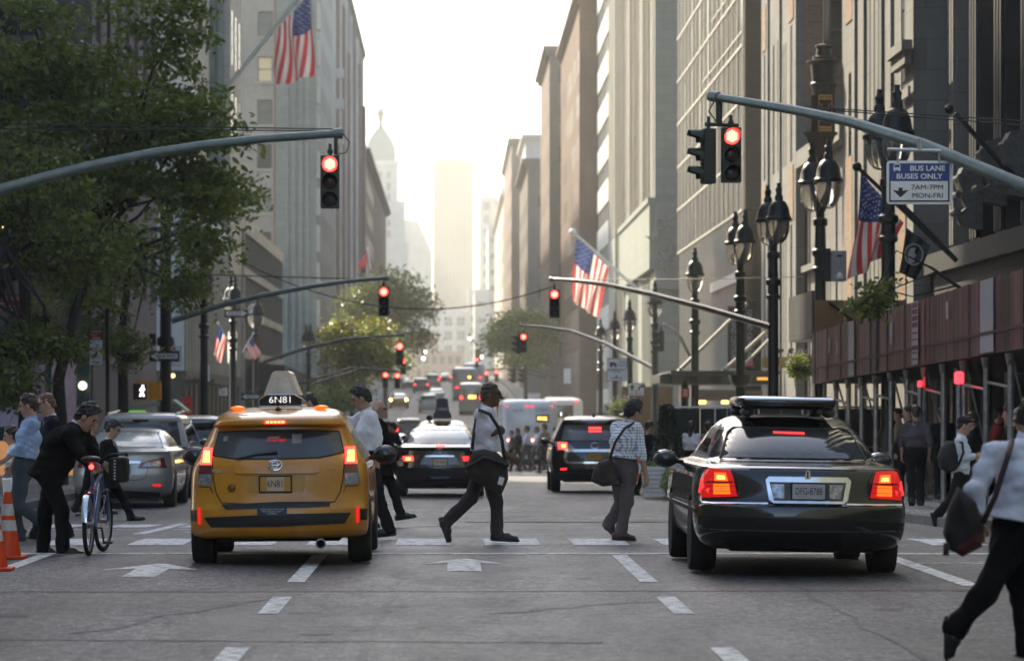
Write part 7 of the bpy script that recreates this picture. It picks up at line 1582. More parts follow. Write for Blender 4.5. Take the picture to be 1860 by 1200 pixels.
# ================================================================ people: blended solids turned into one continuous skin
class Field:
    def __init__(s, h, lo, hi):
        s.h = h; s.lo = np.array(lo, float); n = np.ceil((np.array(hi) - s.lo) / h).astype(int) + 1
        s.ax = [s.lo[i] + h * np.arange(n[i]) for i in range(3)]; s.f = np.full(n, .12, np.float32)
    def _win(s, lo, hi, m):
        sl = []
        for i in range(3):
            a = max(0, int((lo[i] - m - s.lo[i]) / s.h)); b = min(len(s.ax[i]), int((hi[i] + m - s.lo[i]) / s.h) + 2)
            if b <= a: return None, None
            sl.append(slice(a, b))
        g = [s.ax[0][sl[0]][:, None, None], s.ax[1][sl[1]][None, :, None], s.ax[2][sl[2]][None, None, :]]
        return tuple(sl), g
    def _mix(s, sl, d, k):
        a = s.f[sl]; hh = np.maximum(k - np.abs(a - d), 0) / k; s.f[sl] = np.minimum(a, d) - hh * hh * k * .25
    def cone(s, a, b, ra, rb, k=.03, axis=None, sc=1.0):
        a, b = np.array(a, float), np.array(b, float); r = max(ra, rb) * max(1, 1 / sc)
        sl, g = s._win(np.minimum(a, b) - r, np.maximum(a, b) + r, k + 3 * s.h)
        if sl is None: return
        d = b - a; L2 = max(float(d @ d), 1e-9); v = [g[i] - a[i] for i in range(3)]
        t = np.clip((v[0] * d[0] + v[1] * d[1] + v[2] * d[2]) / L2, 0, 1); q = [v[i] - t * d[i] for i in range(3)]
        if axis is not None:
            n = np.array(axis, float); n /= np.linalg.norm(n); c = (q[0] * n[0] + q[1] * n[1] + q[2] * n[2]) * (sc - 1); q = [q[i] + c * n[i] for i in range(3)]
        s._mix(sl, (np.sqrt(q[0]**2 + q[1]**2 + q[2]**2) - (ra + t * (rb - ra))).astype(np.float32), k)
    def ell(s, c, rad, M, k=.02, sub=False):
        c = np.array(c, float); r = max(rad); sl, g = s._win(c - r, c + r, k + 3 * s.h)
        if sl is None: return
        v = [g[i] - c[i] for i in range(3)]; q = 0; q2 = 0
        for j in range(3): p = (v[0] * M[j][0] + v[1] * M[j][1] + v[2] * M[j][2]); q = q + (p / rad[j])**2; q2 = q2 + (p / rad[j]**2)**2
        k0 = np.sqrt(q); d = (k0 * (k0 - 1) / np.maximum(np.sqrt(q2), 1e-6)).astype(np.float32)
        if sub: s.f[sl] = np.maximum(s.f[sl], -d)
        else: s._mix(sl, d, k)
    def cut(s, p, n):
        """keeps the side the normal points away from"""
        n = np.array(n, float); n /= np.linalg.norm(n); g = [s.ax[0][:, None, None], s.ax[1][None, :, None], s.ax[2][None, None, :]]
        s.f = np.maximum(s.f, ((g[0] - p[0]) * n[0] + (g[1] - p[1]) * n[1] + (g[2] - p[2]) * n[2]).astype(np.float32))
    def folds(s, amp, seed, lam=(.05, .14)):
        rg = np.random.default_rng(seed); g = [s.ax[0][:, None, None], s.ax[1][None, :, None], s.ax[2][None, None, :]]; d = 0
        for _ in range(6):
            v = rg.normal(size=3); v[2] *= 1.6; v /= np.linalg.norm(v); l = rg.uniform(*lam); d = d + np.sin((g[0] * v[0] + g[1] * v[1] + g[2] * v[2]) * 6.283 / l + rg.uniform(0, 6.28) + .7 * np.sin(g[2] * 14 + rg.uniform(0, 6)))
        s.f = s.f + (amp * d / 2.4).astype(np.float32)
    def mesh(s):
        f = s.f; n = f.shape; ins = f < 0; c = np.zeros((n[0] - 1, n[1] - 1, n[2] - 1), np.int8)
        for i in (0, 1):
            for j in (0, 1):
                for k in (0, 1): c += ins[i:n[0] - 1 + i, j:n[1] - 1 + j, k:n[2] - 1 + k]
        act = (c > 0) & (c < 8); idx = np.full(act.shape, -1, np.int64); ii = np.argwhere(act)
        if len(ii) == 0: return np.zeros((0, 3)), np.zeros((0, 4), int)
        idx[act] = np.arange(len(ii)); acc = np.zeros((len(ii), 3)); cnt = np.zeros(len(ii))
        cs = [(i, j, k) for i in (0, 1) for j in (0, 1) for k in (0, 1)]
        val = {q: f[ii[:, 0] + q[0], ii[:, 1] + q[1], ii[:, 2] + q[2]] for q in cs}
        for q in cs:
            for a in range(3):
                if q[a] == 0:
                    p = list(q); p[a] = 1; v0, v1 = val[q], val[tuple(p)]; m = (v0 < 0) != (v1 < 0); t = np.where(m, v0 / np.where(m, v0 - v1, 1), 0)
                    e = np.tile(np.array(q, float), (len(ii), 1)); e[:, a] = t; acc[m] += e[m]; cnt[m] += 1
        V = s.lo + (ii + acc / cnt[:, None]) * s.h; Q = []
        for a in range(3):
            b, d = (a + 1) % 3, (a + 2) % 3; sl0 = [slice(None)] * 3; sl1 = [slice(None)] * 3; sl0[a] = slice(0, -1); sl1[a] = slice(1, None)
            s0, s1 = ins[tuple(sl0)], ins[tuple(sl1)]
            for cr, flip in ((s0 & ~s1, False), (~s0 & s1, True)):
                e = np.argwhere(cr); ok = (e[:, b] > 0) & (e[:, d] > 0) & (e[:, b] < n[b] - 1) & (e[:, d] < n[d] - 1); e = e[ok]; qd = []
                for db, dd in ((-1, -1), (0, -1), (0, 0), (-1, 0)): p = e.copy(); p[:, b] += db; p[:, d] += dd; qd.append(idx[p[:, 0], p[:, 1], p[:, 2]])
                qd = np.stack(qd, 1); Q.append(qd[:, ::-1] if flip else qd)
        return V, np.concatenate(Q)
def U(v): v = Vector(v); return v.normalized()
def skinmat(name, c): return mat('skin_' + name, c, .5, c2=tuple(x * .82 for x in c), scale=18, spec=.35)
SK_L = skinmat('light', (.52, .31, .23)); SK_D = skinmat('dark', (.15, .08, .052)); SK_T = skinmat('tan', (.42, .25, .17))
H_BLK = mat('hair_black', (.01, .009, .009), .5, c2=(.02, .017, .015), scale=60); H_BRN = mat('hair_brown', (.045, .026, .016), .5, c2=(.025, .015, .01), scale=60); H_GRY = mat('hair_grey', (.22, .21, .2), .5, c2=(.12, .115, .11), scale=60); H_GING = mat('hair_ginger', (.13, .06, .03), .5, c2=(.08, .04, .02), scale=60)
def cloth(name, c, c2=None, rough=.85): return mat('cloth_' + name, c, rough, c2=c2 or tuple(x * .8 for x in c), scale=5, bump=.012, bscale=9, spec=.12)
C_SUIT = cloth('black_suit', (.007, .0072, .0075)); C_NAVY = cloth('navy_suit', (.011, .0125, .02)); C_SHIRT = cloth('pale_blue_shirt', (.66, .68, .8)); C_BLUE = cloth('blue_shirt', (.34, .45, .7)); C_WHITE = cloth('white_shirt', (.8, .81, .85)); C_GREYT = cloth('grey_trousers', (.11, .1, .11)); C_DKT = cloth('dark_trousers', (.012, .0115, .012)); C_JEAN = cloth('grey_jeans', (.06, .075, .09)); C_LAV = cloth('lavender_shirt', (.78, .75, .84)); C_RED = cloth('red_top', (.3, .04, .04)); C_TAN = cloth('tan_top', (.3, .22, .15))
SHOE_B = mat('shoe_black', (.01, .01, .01), .3, c2=(.02, .02, .02), scale=20); SHOE_BR = mat('shoe_brown', (.06, .03, .02), .35, c2=(.04, .02, .015), scale=20); SHOE_W = mat('shoe_white', (.5, .5, .5), .6)
BAG_B = mat('bag_black', (.014, .0135, .013), .8, c2=(.024, .022, .02), scale=6, bump=.006, bscale=9)
def check_mat():
    m = bpy.data.materials.new('cloth_blue_check'); t, b, N, L = nodes_of(m); tc = N.new('ShaderNodeTexCoord'); last = None
    sx = N.new('ShaderNodeSeparateXYZ'); L.new(tc.outputs['Object'], sx.inputs[0]); vals = []
    ad = N.new('ShaderNodeMath'); ad.operation = 'ADD'; L.new(sx.outputs[0], ad.inputs[0]); L.new(sx.outputs[1], ad.inputs[1])
    for src in (ad.outputs[0], sx.outputs[2]):
        mu = N.new('ShaderNodeMath'); mu.operation = 'MULTIPLY'; mu.inputs[1].default_value = 1 / .034; L.new(src, mu.inputs[0]); fr = N.new('ShaderNodeMath'); fr.operation = 'FRACT'; L.new(mu.outputs[0], fr.inputs[0])
        lt = N.new('ShaderNodeMath'); lt.operation = 'LESS_THAN'; lt.inputs[1].default_value = .34; L.new(fr.outputs[0], lt.inputs[0]); vals.append(lt.outputs[0])
    a2 = N.new('ShaderNodeMath'); a2.operation = 'ADD'; L.new(vals[0], a2.inputs[0]); L.new(vals[1], a2.inputs[1]); h_ = N.new('ShaderNodeMath'); h_.operation = 'MULTIPLY'; h_.inputs[1].default_value = .5; L.new(a2.outputs[0], h_.inputs[0])
    mx = N.new('ShaderNodeMix'); mx.data_type = 'RGBA'; mx.inputs[6].default_value = (.85, .86, .88, 1); mx.inputs[7].default_value = (.09, .12, .25, 1); L.new(h_.outputs[0], mx.inputs[0]); L.new(mx.outputs[2], b.inputs['Base Color']); b.inputs['Roughness'].default_value = .85
    return m
C_CHECK = check_mat()
PEOPLE_SEED = [100]
def person(label, J, top=C_SHIRT, bottom=C_DKT, skin=SK_L, hair=H_BRN, shoes=SHOE_B, h=.0095, style='shirt', sleeve=1.0, hairstyle='short', glasses=False, collar=None, tie=None, size=1.0, belly=0., group=None, belt=True, open_front=False, legs='long'):
    """J: world positions; side a / b; lat points from b to a; hf is where the face looks"""
    PEOPLE_SEED[0] += 1; sd = PEOPLE_SEED[0]; z = size
    up = U(J['head'] - J['neck']) if 'hu' not in J else U(J['hu']); f = U(J['hf']); f = U(f - up * f.dot(up)); r = f.cross(up); lat = U(J['lat'])
    hip, neck, head = J['hip'], J['neck'], J['head']; spine = U(neck - hip); chest = hip.lerp(neck, .62); waist = hip.lerp(neck, .22)
    J.setdefault('hip_a', hip + lat * .085 * z); J.setdefault('hip_b', hip - lat * .085 * z)
    pts = [Vector(v) for k, v in J.items() if hasattr(v, 'lerp') and k not in ('hf', 'lat', 'hu', 'hd_a', 'hd_b', 'pn_a', 'pn_b')]; lo = Vector([min(p[i] for p in pts) for i in range(3)]) - Vector((.3, .3, .14)); hi = Vector([max(p[i] for p in pts) for i in range(3)]) + Vector((.3, .3, .22))
    base = Vector((hip.x, hip.y, min(p.z for p in pts) - .02))
    M = [r[:], f[:], up[:]]
    # --- the body
    F = Field(h, lo, hi)
    F.ell(head + up * .028 * z - f * .012 * z, (.074 * z, .094 * z, .098 * z), M, .02); F.ell(head - up * .045 * z + f * .022 * z, (.056 * z, .068 * z, .078 * z), M, .04)
    F.cone(head - up * .1 * z + f * .07 * z, head - up * .098 * z + f * .06 * z, .022 * z, .03 * z, .02); F.cone(head + f * .09 * z + up * .018 * z, head + f * .112 * z - up * .026 * z, .01 * z, .017 * z, .012)
    F.ell(head + f * .088 * z - up * .064 * z, (.024 * z, .012 * z, .012 * z), M, .01); F.cone(head + f * .082 * z + up * .038 * z - r * .035 * z, head + f * .082 * z + up * .038 * z + r * .035 * z, .012 * z, .012 * z, .015)
    for sg in (-1, 1): F.ell(head + r * sg * .076 * z - f * .008 * z - up * .012 * z, (.012 * z, .024 * z, .034 * z), M, .008); F.ell(head + f * .088 * z + r * sg * .032 * z + up * .014 * z, (.016 * z, .012 * z, .01 * z), M, sub=True)
    F.cone(head - up * .05 * z - f * .02 * z, neck - spine * .03, .054 * z, .06 * z, .04)
    F.cone(hip, waist, .105 * z, .09 * z, .05, lat, .72); F.cone(waist, chest, .09 * z, .1 * z, .05, lat, .7); F.cone(chest, neck - spine * .05, .1 * z, .05 * z, .05, lat, .6)
    for s in 'ab':
        sh, el, wr = J['sh_' + s], J['el_' + s], J['wr_' + s]
        F.cone(neck - spine * .06, sh, .045 * z, .046 * z, .05); F.cone(sh, el, .046 * z, .037 * z, .03); F.cone(el, wr, .038 * z, .026 * z, .02)
        hd = U(J.get('hd_' + s, wr - el)); pn = U(J.get('pn_' + s, lat)); la = U(hd.cross(pn)); pn = U(la.cross(hd)); curl = J.get('curl_' + s, .5); tsg = 1 if la.dot(f) > 0 else -1
        F.cone(wr, wr + hd * .075 * z, .026 * z, .036 * z, .015, pn, 1.9)
        for i in range(4):
            b0 = wr + hd * .08 * z + la * (i - 1.5) * .02 * z * tsg * -1; ln = (.042, .048, .046, .036)[i] * z
            d1 = U(hd * math.cos(curl * .7) + pn * math.sin(curl * .7)); d2 = U(hd * math.cos(curl * 1.9) + pn * math.sin(curl * 1.9)); m1 = b0 + d1 * ln; F.cone(b0, m1, .0105 * z, .0098 * z, .006); F.cone(m1, m1 + d2 * ln * .85, .0098 * z, .0085 * z, .006)
        t0 = wr + hd * .03 * z + la * tsg * .026 * z; t1 = t0 + U(hd * .7 + la * tsg * .6 + pn * .3) * .04 * z; F.cone(t0, t1, .014 * z, .012 * z, .01); F.cone(t1, t1 + U(hd * .9 + pn * .5) * .032 * z, .012 * z, .01 * z, .008)
        hp, kn, an, to, he = J['hip_' + s], J['kn_' + s], J['an_' + s], J['to_' + s], J['he_' + s]
        F.cone(hp, kn, .075 * z, .05 * z, .04); F.cone(kn, an, .05 * z, .034 * z, .03); F.cone(kn.lerp(an, .1) , kn.lerp(an, .5) - f * .01, .045 * z, .048 * z, .03); F.cone(an, he.lerp(to, .6), .018, .012, .02)
    V, Q = F.mesh()
    o = np_mesh('person', V - np.array(base), Q, skin); o.location = base; setp(o, label, 'person', group)
    def add(Fd, name, m_):
        V, Q = Fd.mesh()
        if len(V): return np_mesh(name, V - np.array(base), Q, m_, o)
    # --- trousers
    F = Field(h * 1.15, lo, hi); F.cone(hip - spine * .02, waist + spine * .03, .122 * z, .112 * z + belly * .3, .05, lat, .74)
    for s in 'ab':
        hp, kn, an = J['hip_' + s], J['kn_' + s], J['an_' + s]; F.cone(hp, kn, .098 * z, .073 * z, .05)
        if legs == 'long': F.cone(kn, an.lerp(kn, -.05), .07 * z, .062 * z, .03); F.cone(an.lerp(kn, .2), an.lerp(kn, -.08), .062 * z, .066 * z, .02)
    F.folds(.0055, sd, (.1, .24)); F.cut(waist + spine * .02, spine)
    add(F, 'trousers', bottom)
    if belt: 
        F = Field(h * 1.1, waist - Vector((.35, .35, .15)), waist + Vector((.35, .35, .15))); F.cone(hip, waist + spine * .06, .126 * z, .117 * z + belly * .3, .03, lat, .74); F.cut(waist + spine * .028, spine); F.cut(waist - spine * .012, -spine); add(F, 'belt', SHOE_B)
    # --- top
    F = Field(h * 1.1, lo, hi); jk = style == 'jacket'; e = .016 if jk else 0
    w0 = hip - spine * .16 if jk else (hip - spine * .05 if style == 'loose' else waist)
    F.cone(w0 if jk else hip, waist, (.16 if jk else .126) * z, .126 * z + e + belly, .06, lat, .72); F.cone(waist, chest, .126 * z + e + belly, .134 * z + e, .05, lat, .7); F.cone(chest, neck - spine * .05, .134 * z + e, .066 * z + e * .6, .05, lat, .58)
    if belly: F.ell(waist + spine * .05 + f * .05, (.14 * z, .1 * z + belly, .15 * z), [lat[:], U(lat.cross(spine))[:], spine[:]], .05)
    for s in 'ab':
        sh, el, wr = J['sh_' + s], J['el_' + s], J['wr_' + s]; F.cone(neck - spine * .05, sh, .058 * z + e, .064 * z + e, .04); F.cone(sh, el, .07 * z + e, .059 * z + e * .6, .03)
        if sleeve > .5: F.cone(el, el.lerp(wr, min(1, sleeve)), .058 * z + e * .6, .046 * z + e * .5, .02)
    F.folds(.006 if not jk else .0045, sd + 50, (.09, .22)); jk or F.folds(.0022, sd + 70, (.05, .08))
    F.cut(w0, -spine)
    F.ell(neck + spine * .055, (.062 * z, .062 * z, .07 * z), [lat[:], U(lat.cross(spine))[:], spine[:]], sub=True)
    add(F, 'jacket' if jk else 'shirt', top)
    # collar
    F = Field(h, neck - Vector((.16, .16, .14)), neck + Vector((.16, .16, .16))); F.cone(neck - spine * .05, neck + U(head - neck) * .035 - f * .005, .074 * z, .066 * z, .01); F.cut(neck + spine * .03 + f * .0, U(spine + f * .35)); F.cut(neck - spine * .045, -spine)
    add(F, 'collar', collar or top)
    if jk:
        q = MB(); c0 = neck - spine * .02 + f * .085 * z; bd = U(lat.cross(spine)); bd = bd if bd.dot(f) > 0 else -bd
        a0 = neck - spine * .02 + bd * .075; a1 = neck - spine * .2 + bd * .135; wv = lat * .05
        q.add([a0 - wv, a0 + wv, a1 + wv * .2, a1 - wv * .2, a0 - wv - bd * .03, a0 + wv - bd * .03, a1 + wv * .2 - bd * .03, a1 - wv * .2 - bd * .03], [(0, 1, 2, 3), (4, 7, 6, 5), (0, 4, 5, 1), (1, 5, 6, 2), (2, 6, 7, 3), (3, 7, 4, 0)]); q.build('shirt_front', collar or C_WHITE, o, world=True)
        if tie: q = MB(); q.tube([a0 + bd * .012, a0.lerp(a1, .5) + bd * .014, a1 + bd * .008], [.016, .022, .028], 6); q.build('tie', tie, o, world=True)
    # --- shoes
    for s in 'ab':
        an, to, he = J['an_' + s], J['to_' + s], J['he_' + s]; d = U(to - he); un = an - he.lerp(to, .3); un = U(un - d * un.dot(d)); sd_ = U(d.cross(un))
        F = Field(h * .9, Vector([min(an[i], to[i], he[i]) - .1 for i in range(3)]), Vector([max(an[i], to[i], he[i]) + .1 for i in range(3)]))
        F.cone(he + un * .025, he.lerp(to, .55) + un * .03, .042 * z, .048 * z, .02); F.cone(he.lerp(to, .5) + un * .022, to + un * .014 - d * .02, .049 * z, .04 * z, .02, un, 1.25); F.cone(he + un * .04 + d * .03, an + un * .03 + d * .01, .044 * z, .05 * z, .03); F.cone(he - un * .008 - d * .005, to - un * .008, .036 * z, .037 * z, .008, un, 2.0)
        F.cut(he - un * .028, -un); add(F, 'shoe', shoes)
    # --- hair
    if hairstyle != 'bald':
        F = Field(h, head - Vector((.2, .2, .35)), head + Vector((.2, .2, .2)))
        thick = {'buzz': .0015, 'short': .009, 'full': .016, 'long': .016}[hairstyle]
        F.ell(head + up * .034 * z - f * .014 * z, (.076 * z + thick, .096 * z + thick, .098 * z + thick), M, .02)
        if hairstyle == 'full': F.cone(head + up * .108 * z + f * .06 * z, head + up * .12 * z - f * .03 * z, .03, .034, .04)
        F.cone(head - f * .055 * z - up * .02 * z, head - f * .062 * z - up * .07 * z, .058 * z + thick * .5, .05 * z, .03)
        F.folds(.006, sd + 9, (.03, .07)); F.cut(head + f * .07 * z + up * .092 * z, U(-up * .55 + f * .84)); F.cut(head - up * .085 * z, -up)
        for sg in (-1, 1): F.ell(head + r * sg * .088 * z - f * .002 * z - up * .016 * z, (.03 * z, .03 * z, .036 * z), M, sub=True)
        if hairstyle == 'long': F.cone(head - f * .05 * z, head - f * .07 * z - up * .24 * z, .075 * z, .05 * z, .04, f, 1.4)
        for sg in (-1, 1): F.cone(head + r * sg * .07 * z + f * .012 * z + up * .04 * z, head + r * sg * .073 * z + f * .012 * z - up * .01 * z, .012, .008, .01)
        add(F, 'hair', hair)
    # --- eyes, brows, glasses
    if h < .012:
        q = MB()
        for sg in (-1, 1): q.ball(head + f * .0795 * z + r * sg * .032 * z + up * .014 * z, (.011 * z,) * 3, 8)
        q.build('eyes', mat('eye', (.05, .04, .035), .2), o, world=True, smooth=True)
        q = MB()
        for sg in (-1, 1): q.tube([head + f * .094 * z + r * sg * .016 * z + up * .036 * z, head + f * .088 * z + r * sg * .048 * z + up * .036 * z], .005, 5)
        q.build('eyebrows', H_BLK if hair in (H_BLK, None) else hair, o, world=True)
        q = MB(); q.tube([head + f * .102 * z - r * .022 * z - up * .066 * z, head + f * .105 * z - up * .064 * z, head + f * .102 * z + r * .022 * z - up * .066 * z], .004, 5); q.build('mouth', mat('lips', tuple(x * .5 for x in skin.node_tree.nodes['Mix'].inputs[6].default_value[:3]), .5) if False else mat('lip_dark', (.12, .05, .045), .5), o, world=True)
    if glasses:
        q = MB()
        for sg in (-1, 1):
            c = head + f * .102 * z + r * sg * .033 * z + up * .014 * z; ring = [c + r * .024 * math.cos(a) + up * .018 * math.sin(a) for a in np.linspace(0, 6.283, 13)]; q.tube(ring, .003, 5); q.tube([c + r * sg * .024, head + r * sg * .082 * z + f * .0 + up * .014 * z], .003, 5)
        q.tube([head + f * .108 * z - r * .01 + up * .016 * z, head + f * .108 * z + r * .01 + up * .016 * z], .003, 5); q.build('glasses', M_trim, o, world=True)
    return o
def JP(Y, lat, hf, dya, dyb, **px):
    """joints from measured photo points; side a is offset dya in depth, side b dyb"""
    J = {'lat': Vector(lat), 'hf': Vector(hf)}
    for k, v in px.items():
        if k.startswith(('hd_', 'pn_', 'hu')): J[k] = Vector(v)
        elif k.startswith('curl'): J[k] = v
        else:
            dy = v[2] if len(v) > 2 else (dya if k.endswith('_a') else (dyb if k.endswith('_b') else 0)); J[k] = P(v[0], v[1], Y + dy)
    return J
def pillow(name, poly, Y, th, m_, parent, world=True, ml=None, rep=1.0):
    """a soft bag: outline at depth Y swollen to its thickness"""
    pts = [P(a, b, Y) for a, b in poly]; W = max(p.x for p in pts) - min(p.x for p in pts); ml = ml or W / 9
    bm = bmesh.new(); f = bm.faces.new([bm.verts.new((p.x, 0, p.z)) for p in pts]); bmesh.ops.triangulate(bm, faces=[f])
    for _ in range(6):
        e = [e for e in bm.edges if e.calc_length() > ml]
        if not e: break
        bmesh.ops.subdivide_edges(bm, edges=e, cuts=1); bmesh.ops.triangulate(bm, faces=bm.faces[:])
    bm.verts.index_update(); Vv = [v.co.copy() for v in bm.verts]; Ff = [[v.index for v in f.verts] for f in bm.faces]; B = [[v.index for v in e.verts] for e in bm.edges if len(e.link_faces) == 1]; bm.free()
    segs = [(pts[i], pts[(i + 1) % len(pts)]) for i in range(len(pts))]
    def dist(v):
        d = 9
        for a, b in segs:
            ax, az, bx, bz = a.x, a.z, b.x, b.z; L2 = (bx - ax)**2 + (bz - az)**2; t = max(0, min(1, ((v.x - ax) * (bx - ax) + (v.z - az) * (bz - az)) / max(L2, 1e-9))); d = min(d, math.hypot(v.x - ax - t * (bx - ax), v.z - az - t * (bz - az)))
        return d
    R0 = th * .5; front = []; back = []
    for v in Vv:
        d = min(dist(v), R0) / R0; hgt = R0 * (.25 + .75 * math.sqrt(max(0, 1 - (1 - d)**2))); hgt *= 1 + .08 * math.sin(v.x * 31 + v.z * 17) ; front.append((v.x, Y - hgt, v.z)); back.append((v.x, Y + hgt, v.z))
    n = len(Vv); m = MB(); m.add(front + back, Ff + [[i + n for i in reversed(f)] for f in Ff] + [(a, b, b + n, a + n) for a, b in B])
    return m.build(name, m_, parent, world=world, smooth=True, angle=60)
def bag(label, poly, Y, th, m_, straps=(), strap_m=None, rad=.016, cat='bag', name='shoulder_bag'):
    c = P(sum(p[0] for p in poly) / len(poly), max(p[1] for p in poly), Y); t = thing(name, label, cat, c); pillow('bag_body', poly, Y, th, m_, t)
    for s_ in straps: q = MB(); q.tube([P(*p) for p in s_], rad, 6); q.build('strap', strap_m or M_trim, t, world=True, smooth=True)
    return t
RT, LF, AW = (1, 0, 0), (-1, 0, 0), (0, 1, 0)
# ---- the man in the centre with the messenger bag
person('tall man in a lavender shirt striding right in mid crossing, gripping a bag strap', JP(41.5, (0, -1, 0), (1, -.05, -.02), -.17, .17, hu=(.05, 0, 1),
    head=(892, 716), neck=(884, 741), sh_a=(873, 754), el_a=(871, 797), wr_a=(899, 786, -.2), hd_a=(.75, .1, .55), pn_a=(.3, .9, 0), curl_a=1.4, sh_b=(892, 754), el_b=(897, 797), wr_b=(920, 826), hd_b=(.85, 0, -.45), pn_b=(-.2, .9, -.2), curl_b=.35,
    hip=(880, 841), kn_a=(902, 912, -.1), an_a=(903, 966, -.1), to_a=(938, 980, -.1), he_a=(897, 978, -.1), kn_b=(855, 904, .1), an_b=(812, 946, .1), to_b=(814, 982, .1), he_b=(801, 945, .1)),
    C_LAV, C_GREYT if False else cloth('charcoal_trousers', (.05, .045, .045)), SK_D, mat('hair_cropped', (.07, .045, .032), .6, c2=(.05, .032, .024), scale=60), SHOE_B, sleeve=.12, hairstyle='buzz', glasses=True, belly=.025, size=1.1)
bag('large floppy brown black messenger bag on the striding man in mid crossing', [(860, 818), (880, 815), (904, 822), (922, 840), (923, 870), (912, 896), (893, 891), (868, 877), (846, 861), (845, 848)], 41.15, .2, mat('bag_brown_black', (.026, .021, .018), .85, c2=(.04, .032, .027), scale=5, bump=.008, bscale=9),
    [[(870, 744, 41.2), (890, 752, 41.12), (905, 776, 41.2), (912, 800, 41.2), (917, 838, 41.15)], [(868, 745, 41.3), (860, 790, 41.3), (858, 815, 41.2)], [(846, 850, 41.03), (880, 830, 41.02), (924, 846, 41.03)]], rad=.022)
q = MB(); cc = P(910, 873, 41.02); q.box(cc.x - .03, cc.x + .03, cc.y - .03, cc.y - .02, cc.z - .045, cc.z + .045, rot=Matrix.Rotation(R(15), 3, 'Y')); oo = bpy.data.objects[[o_.name for o_ in bpy.data.objects if o_.name.startswith('shoulder_bag')][-1]]; q.build('white_tag', M_white_p, oo, world=True)
# ---- checked shirt
person('man in a blue checked shirt seen from behind, stepping right past the planter', JP(42.3, (.75, -.66, 0), (.8, .6, 0), -.1, .12,
    head=(1150, 747), neck=(1143, 767), sh_a=(1157, 778, -.13), el_a=(1164, 822, -.16), wr_a=(1173, 862, -.16), hd_a=(.1, 0, -1), pn_a=(-.6, .6, 0), curl_a=.6, sh_b=(1121, 776, .13), el_b=(1117, 815, .2), wr_b=(1126, 848, .3),
    hip=(1133, 850), kn_a=(1138, 912), an_a=(1129, 962), to_a=(1151, 978), he_a=(1117, 977), kn_b=(1127, 914), an_b=(1106, 950), to_b=(1114, 970), he_b=(1099, 954)),
    C_CHECK, cloth('grey_brown_trousers', (.12, .1, .1)), SK_T, H_BLK, SHOE_BR, sleeve=.97, hairstyle='full', size=1.03)
bag('brown black satchel hanging behind the checked shirt man', [(1088, 838), (1107, 832), (1112, 836), (1120, 858), (1128, 880), (1094, 883), (1073, 874), (1078, 852)], 42.2, .14, mat('bag_dark_brown', (.03, .02, .018), .7, c2=(.042, .03, .026), scale=5, bump=.005, bscale=9), [[(1107, 834, 42.1), (1118, 802, 42.06), (1135, 777, 42.1), (1152, 768, 42.16)]], rad=.018)
# ---- white shirt man and bald man beside the taxi
person('young man in a white shirt reaching towards the taxi with one arm', JP(43, (0, -1, 0), (-1, -.05, -.02), -.18, .18,
    head=(655, 723), neck=(666, 746), sh_a=(674, 757), el_a=(686, 795), wr_a=(685, 832), hd_a=(-.1, 0, -1), pn_a=(-.1, .9, 0), curl_a=.5, sh_b=(660, 756), el_b=(640, 766), wr_b=(618, 757), hd_b=(-1, 0, .1),
    hip=(674, 838), kn_a=(686, 900), an_a=(706, 957), to_a=(676, 973), he_a=(714, 969), kn_b=(660, 900), an_b=(652, 952), to_b=(622, 968), he_b=(658, 966)), C_WHITE, C_DKT, SK_T, H_BLK, SHOE_B, sleeve=.95, hairstyle='full', size=1.08)
person('bald man in a black suit and glasses walking right behind the white shirt man', JP(51, (0, -1, 0), (1, -.25, -.1), -.17, .17,
    head=(689, 743), neck=(686, 763), sh_a=(692, 775), el_a=(706, 808), wr_a=(720, 830), hd_a=(.5, 0, -.8), sh_b=(690, 775), el_b=(690, 805), wr_b=(700, 835), hip=(694, 845), kn_a=(684, 897), an_a=(672, 942), to_a=(688, 956), he_a=(664, 950), kn_b=(716, 893), an_b=(727, 932), to_b=(753, 937), he_b=(722, 942)),
    C_SUIT, C_SUIT, SK_L, None, SHOE_B, style='jacket', hairstyle='bald', glasses=True, collar=C_WHITE)
person('man whose head shows just above the taxi roof, looking left', JP(46, (0, -1, 0), (-1, 0, 0), -.18, .18, head=(561, 731), neck=(566, 752), sh_a=(568, 764), el_a=(570, 802), wr_a=(562, 840), sh_b=(566, 764), el_b=(562, 802), wr_b=(550, 838), hip=(566, 846), kn_a=(572, 905), an_a=(585, 955), to_a=(560, 968), he_a=(590, 966), kn_b=(556, 905), an_b=(550, 955), to_b=(522, 968), he_b=(556, 966)), C_BLUE, C_DKT, SK_L, H_BRN, hairstyle='buzz', h=.012)
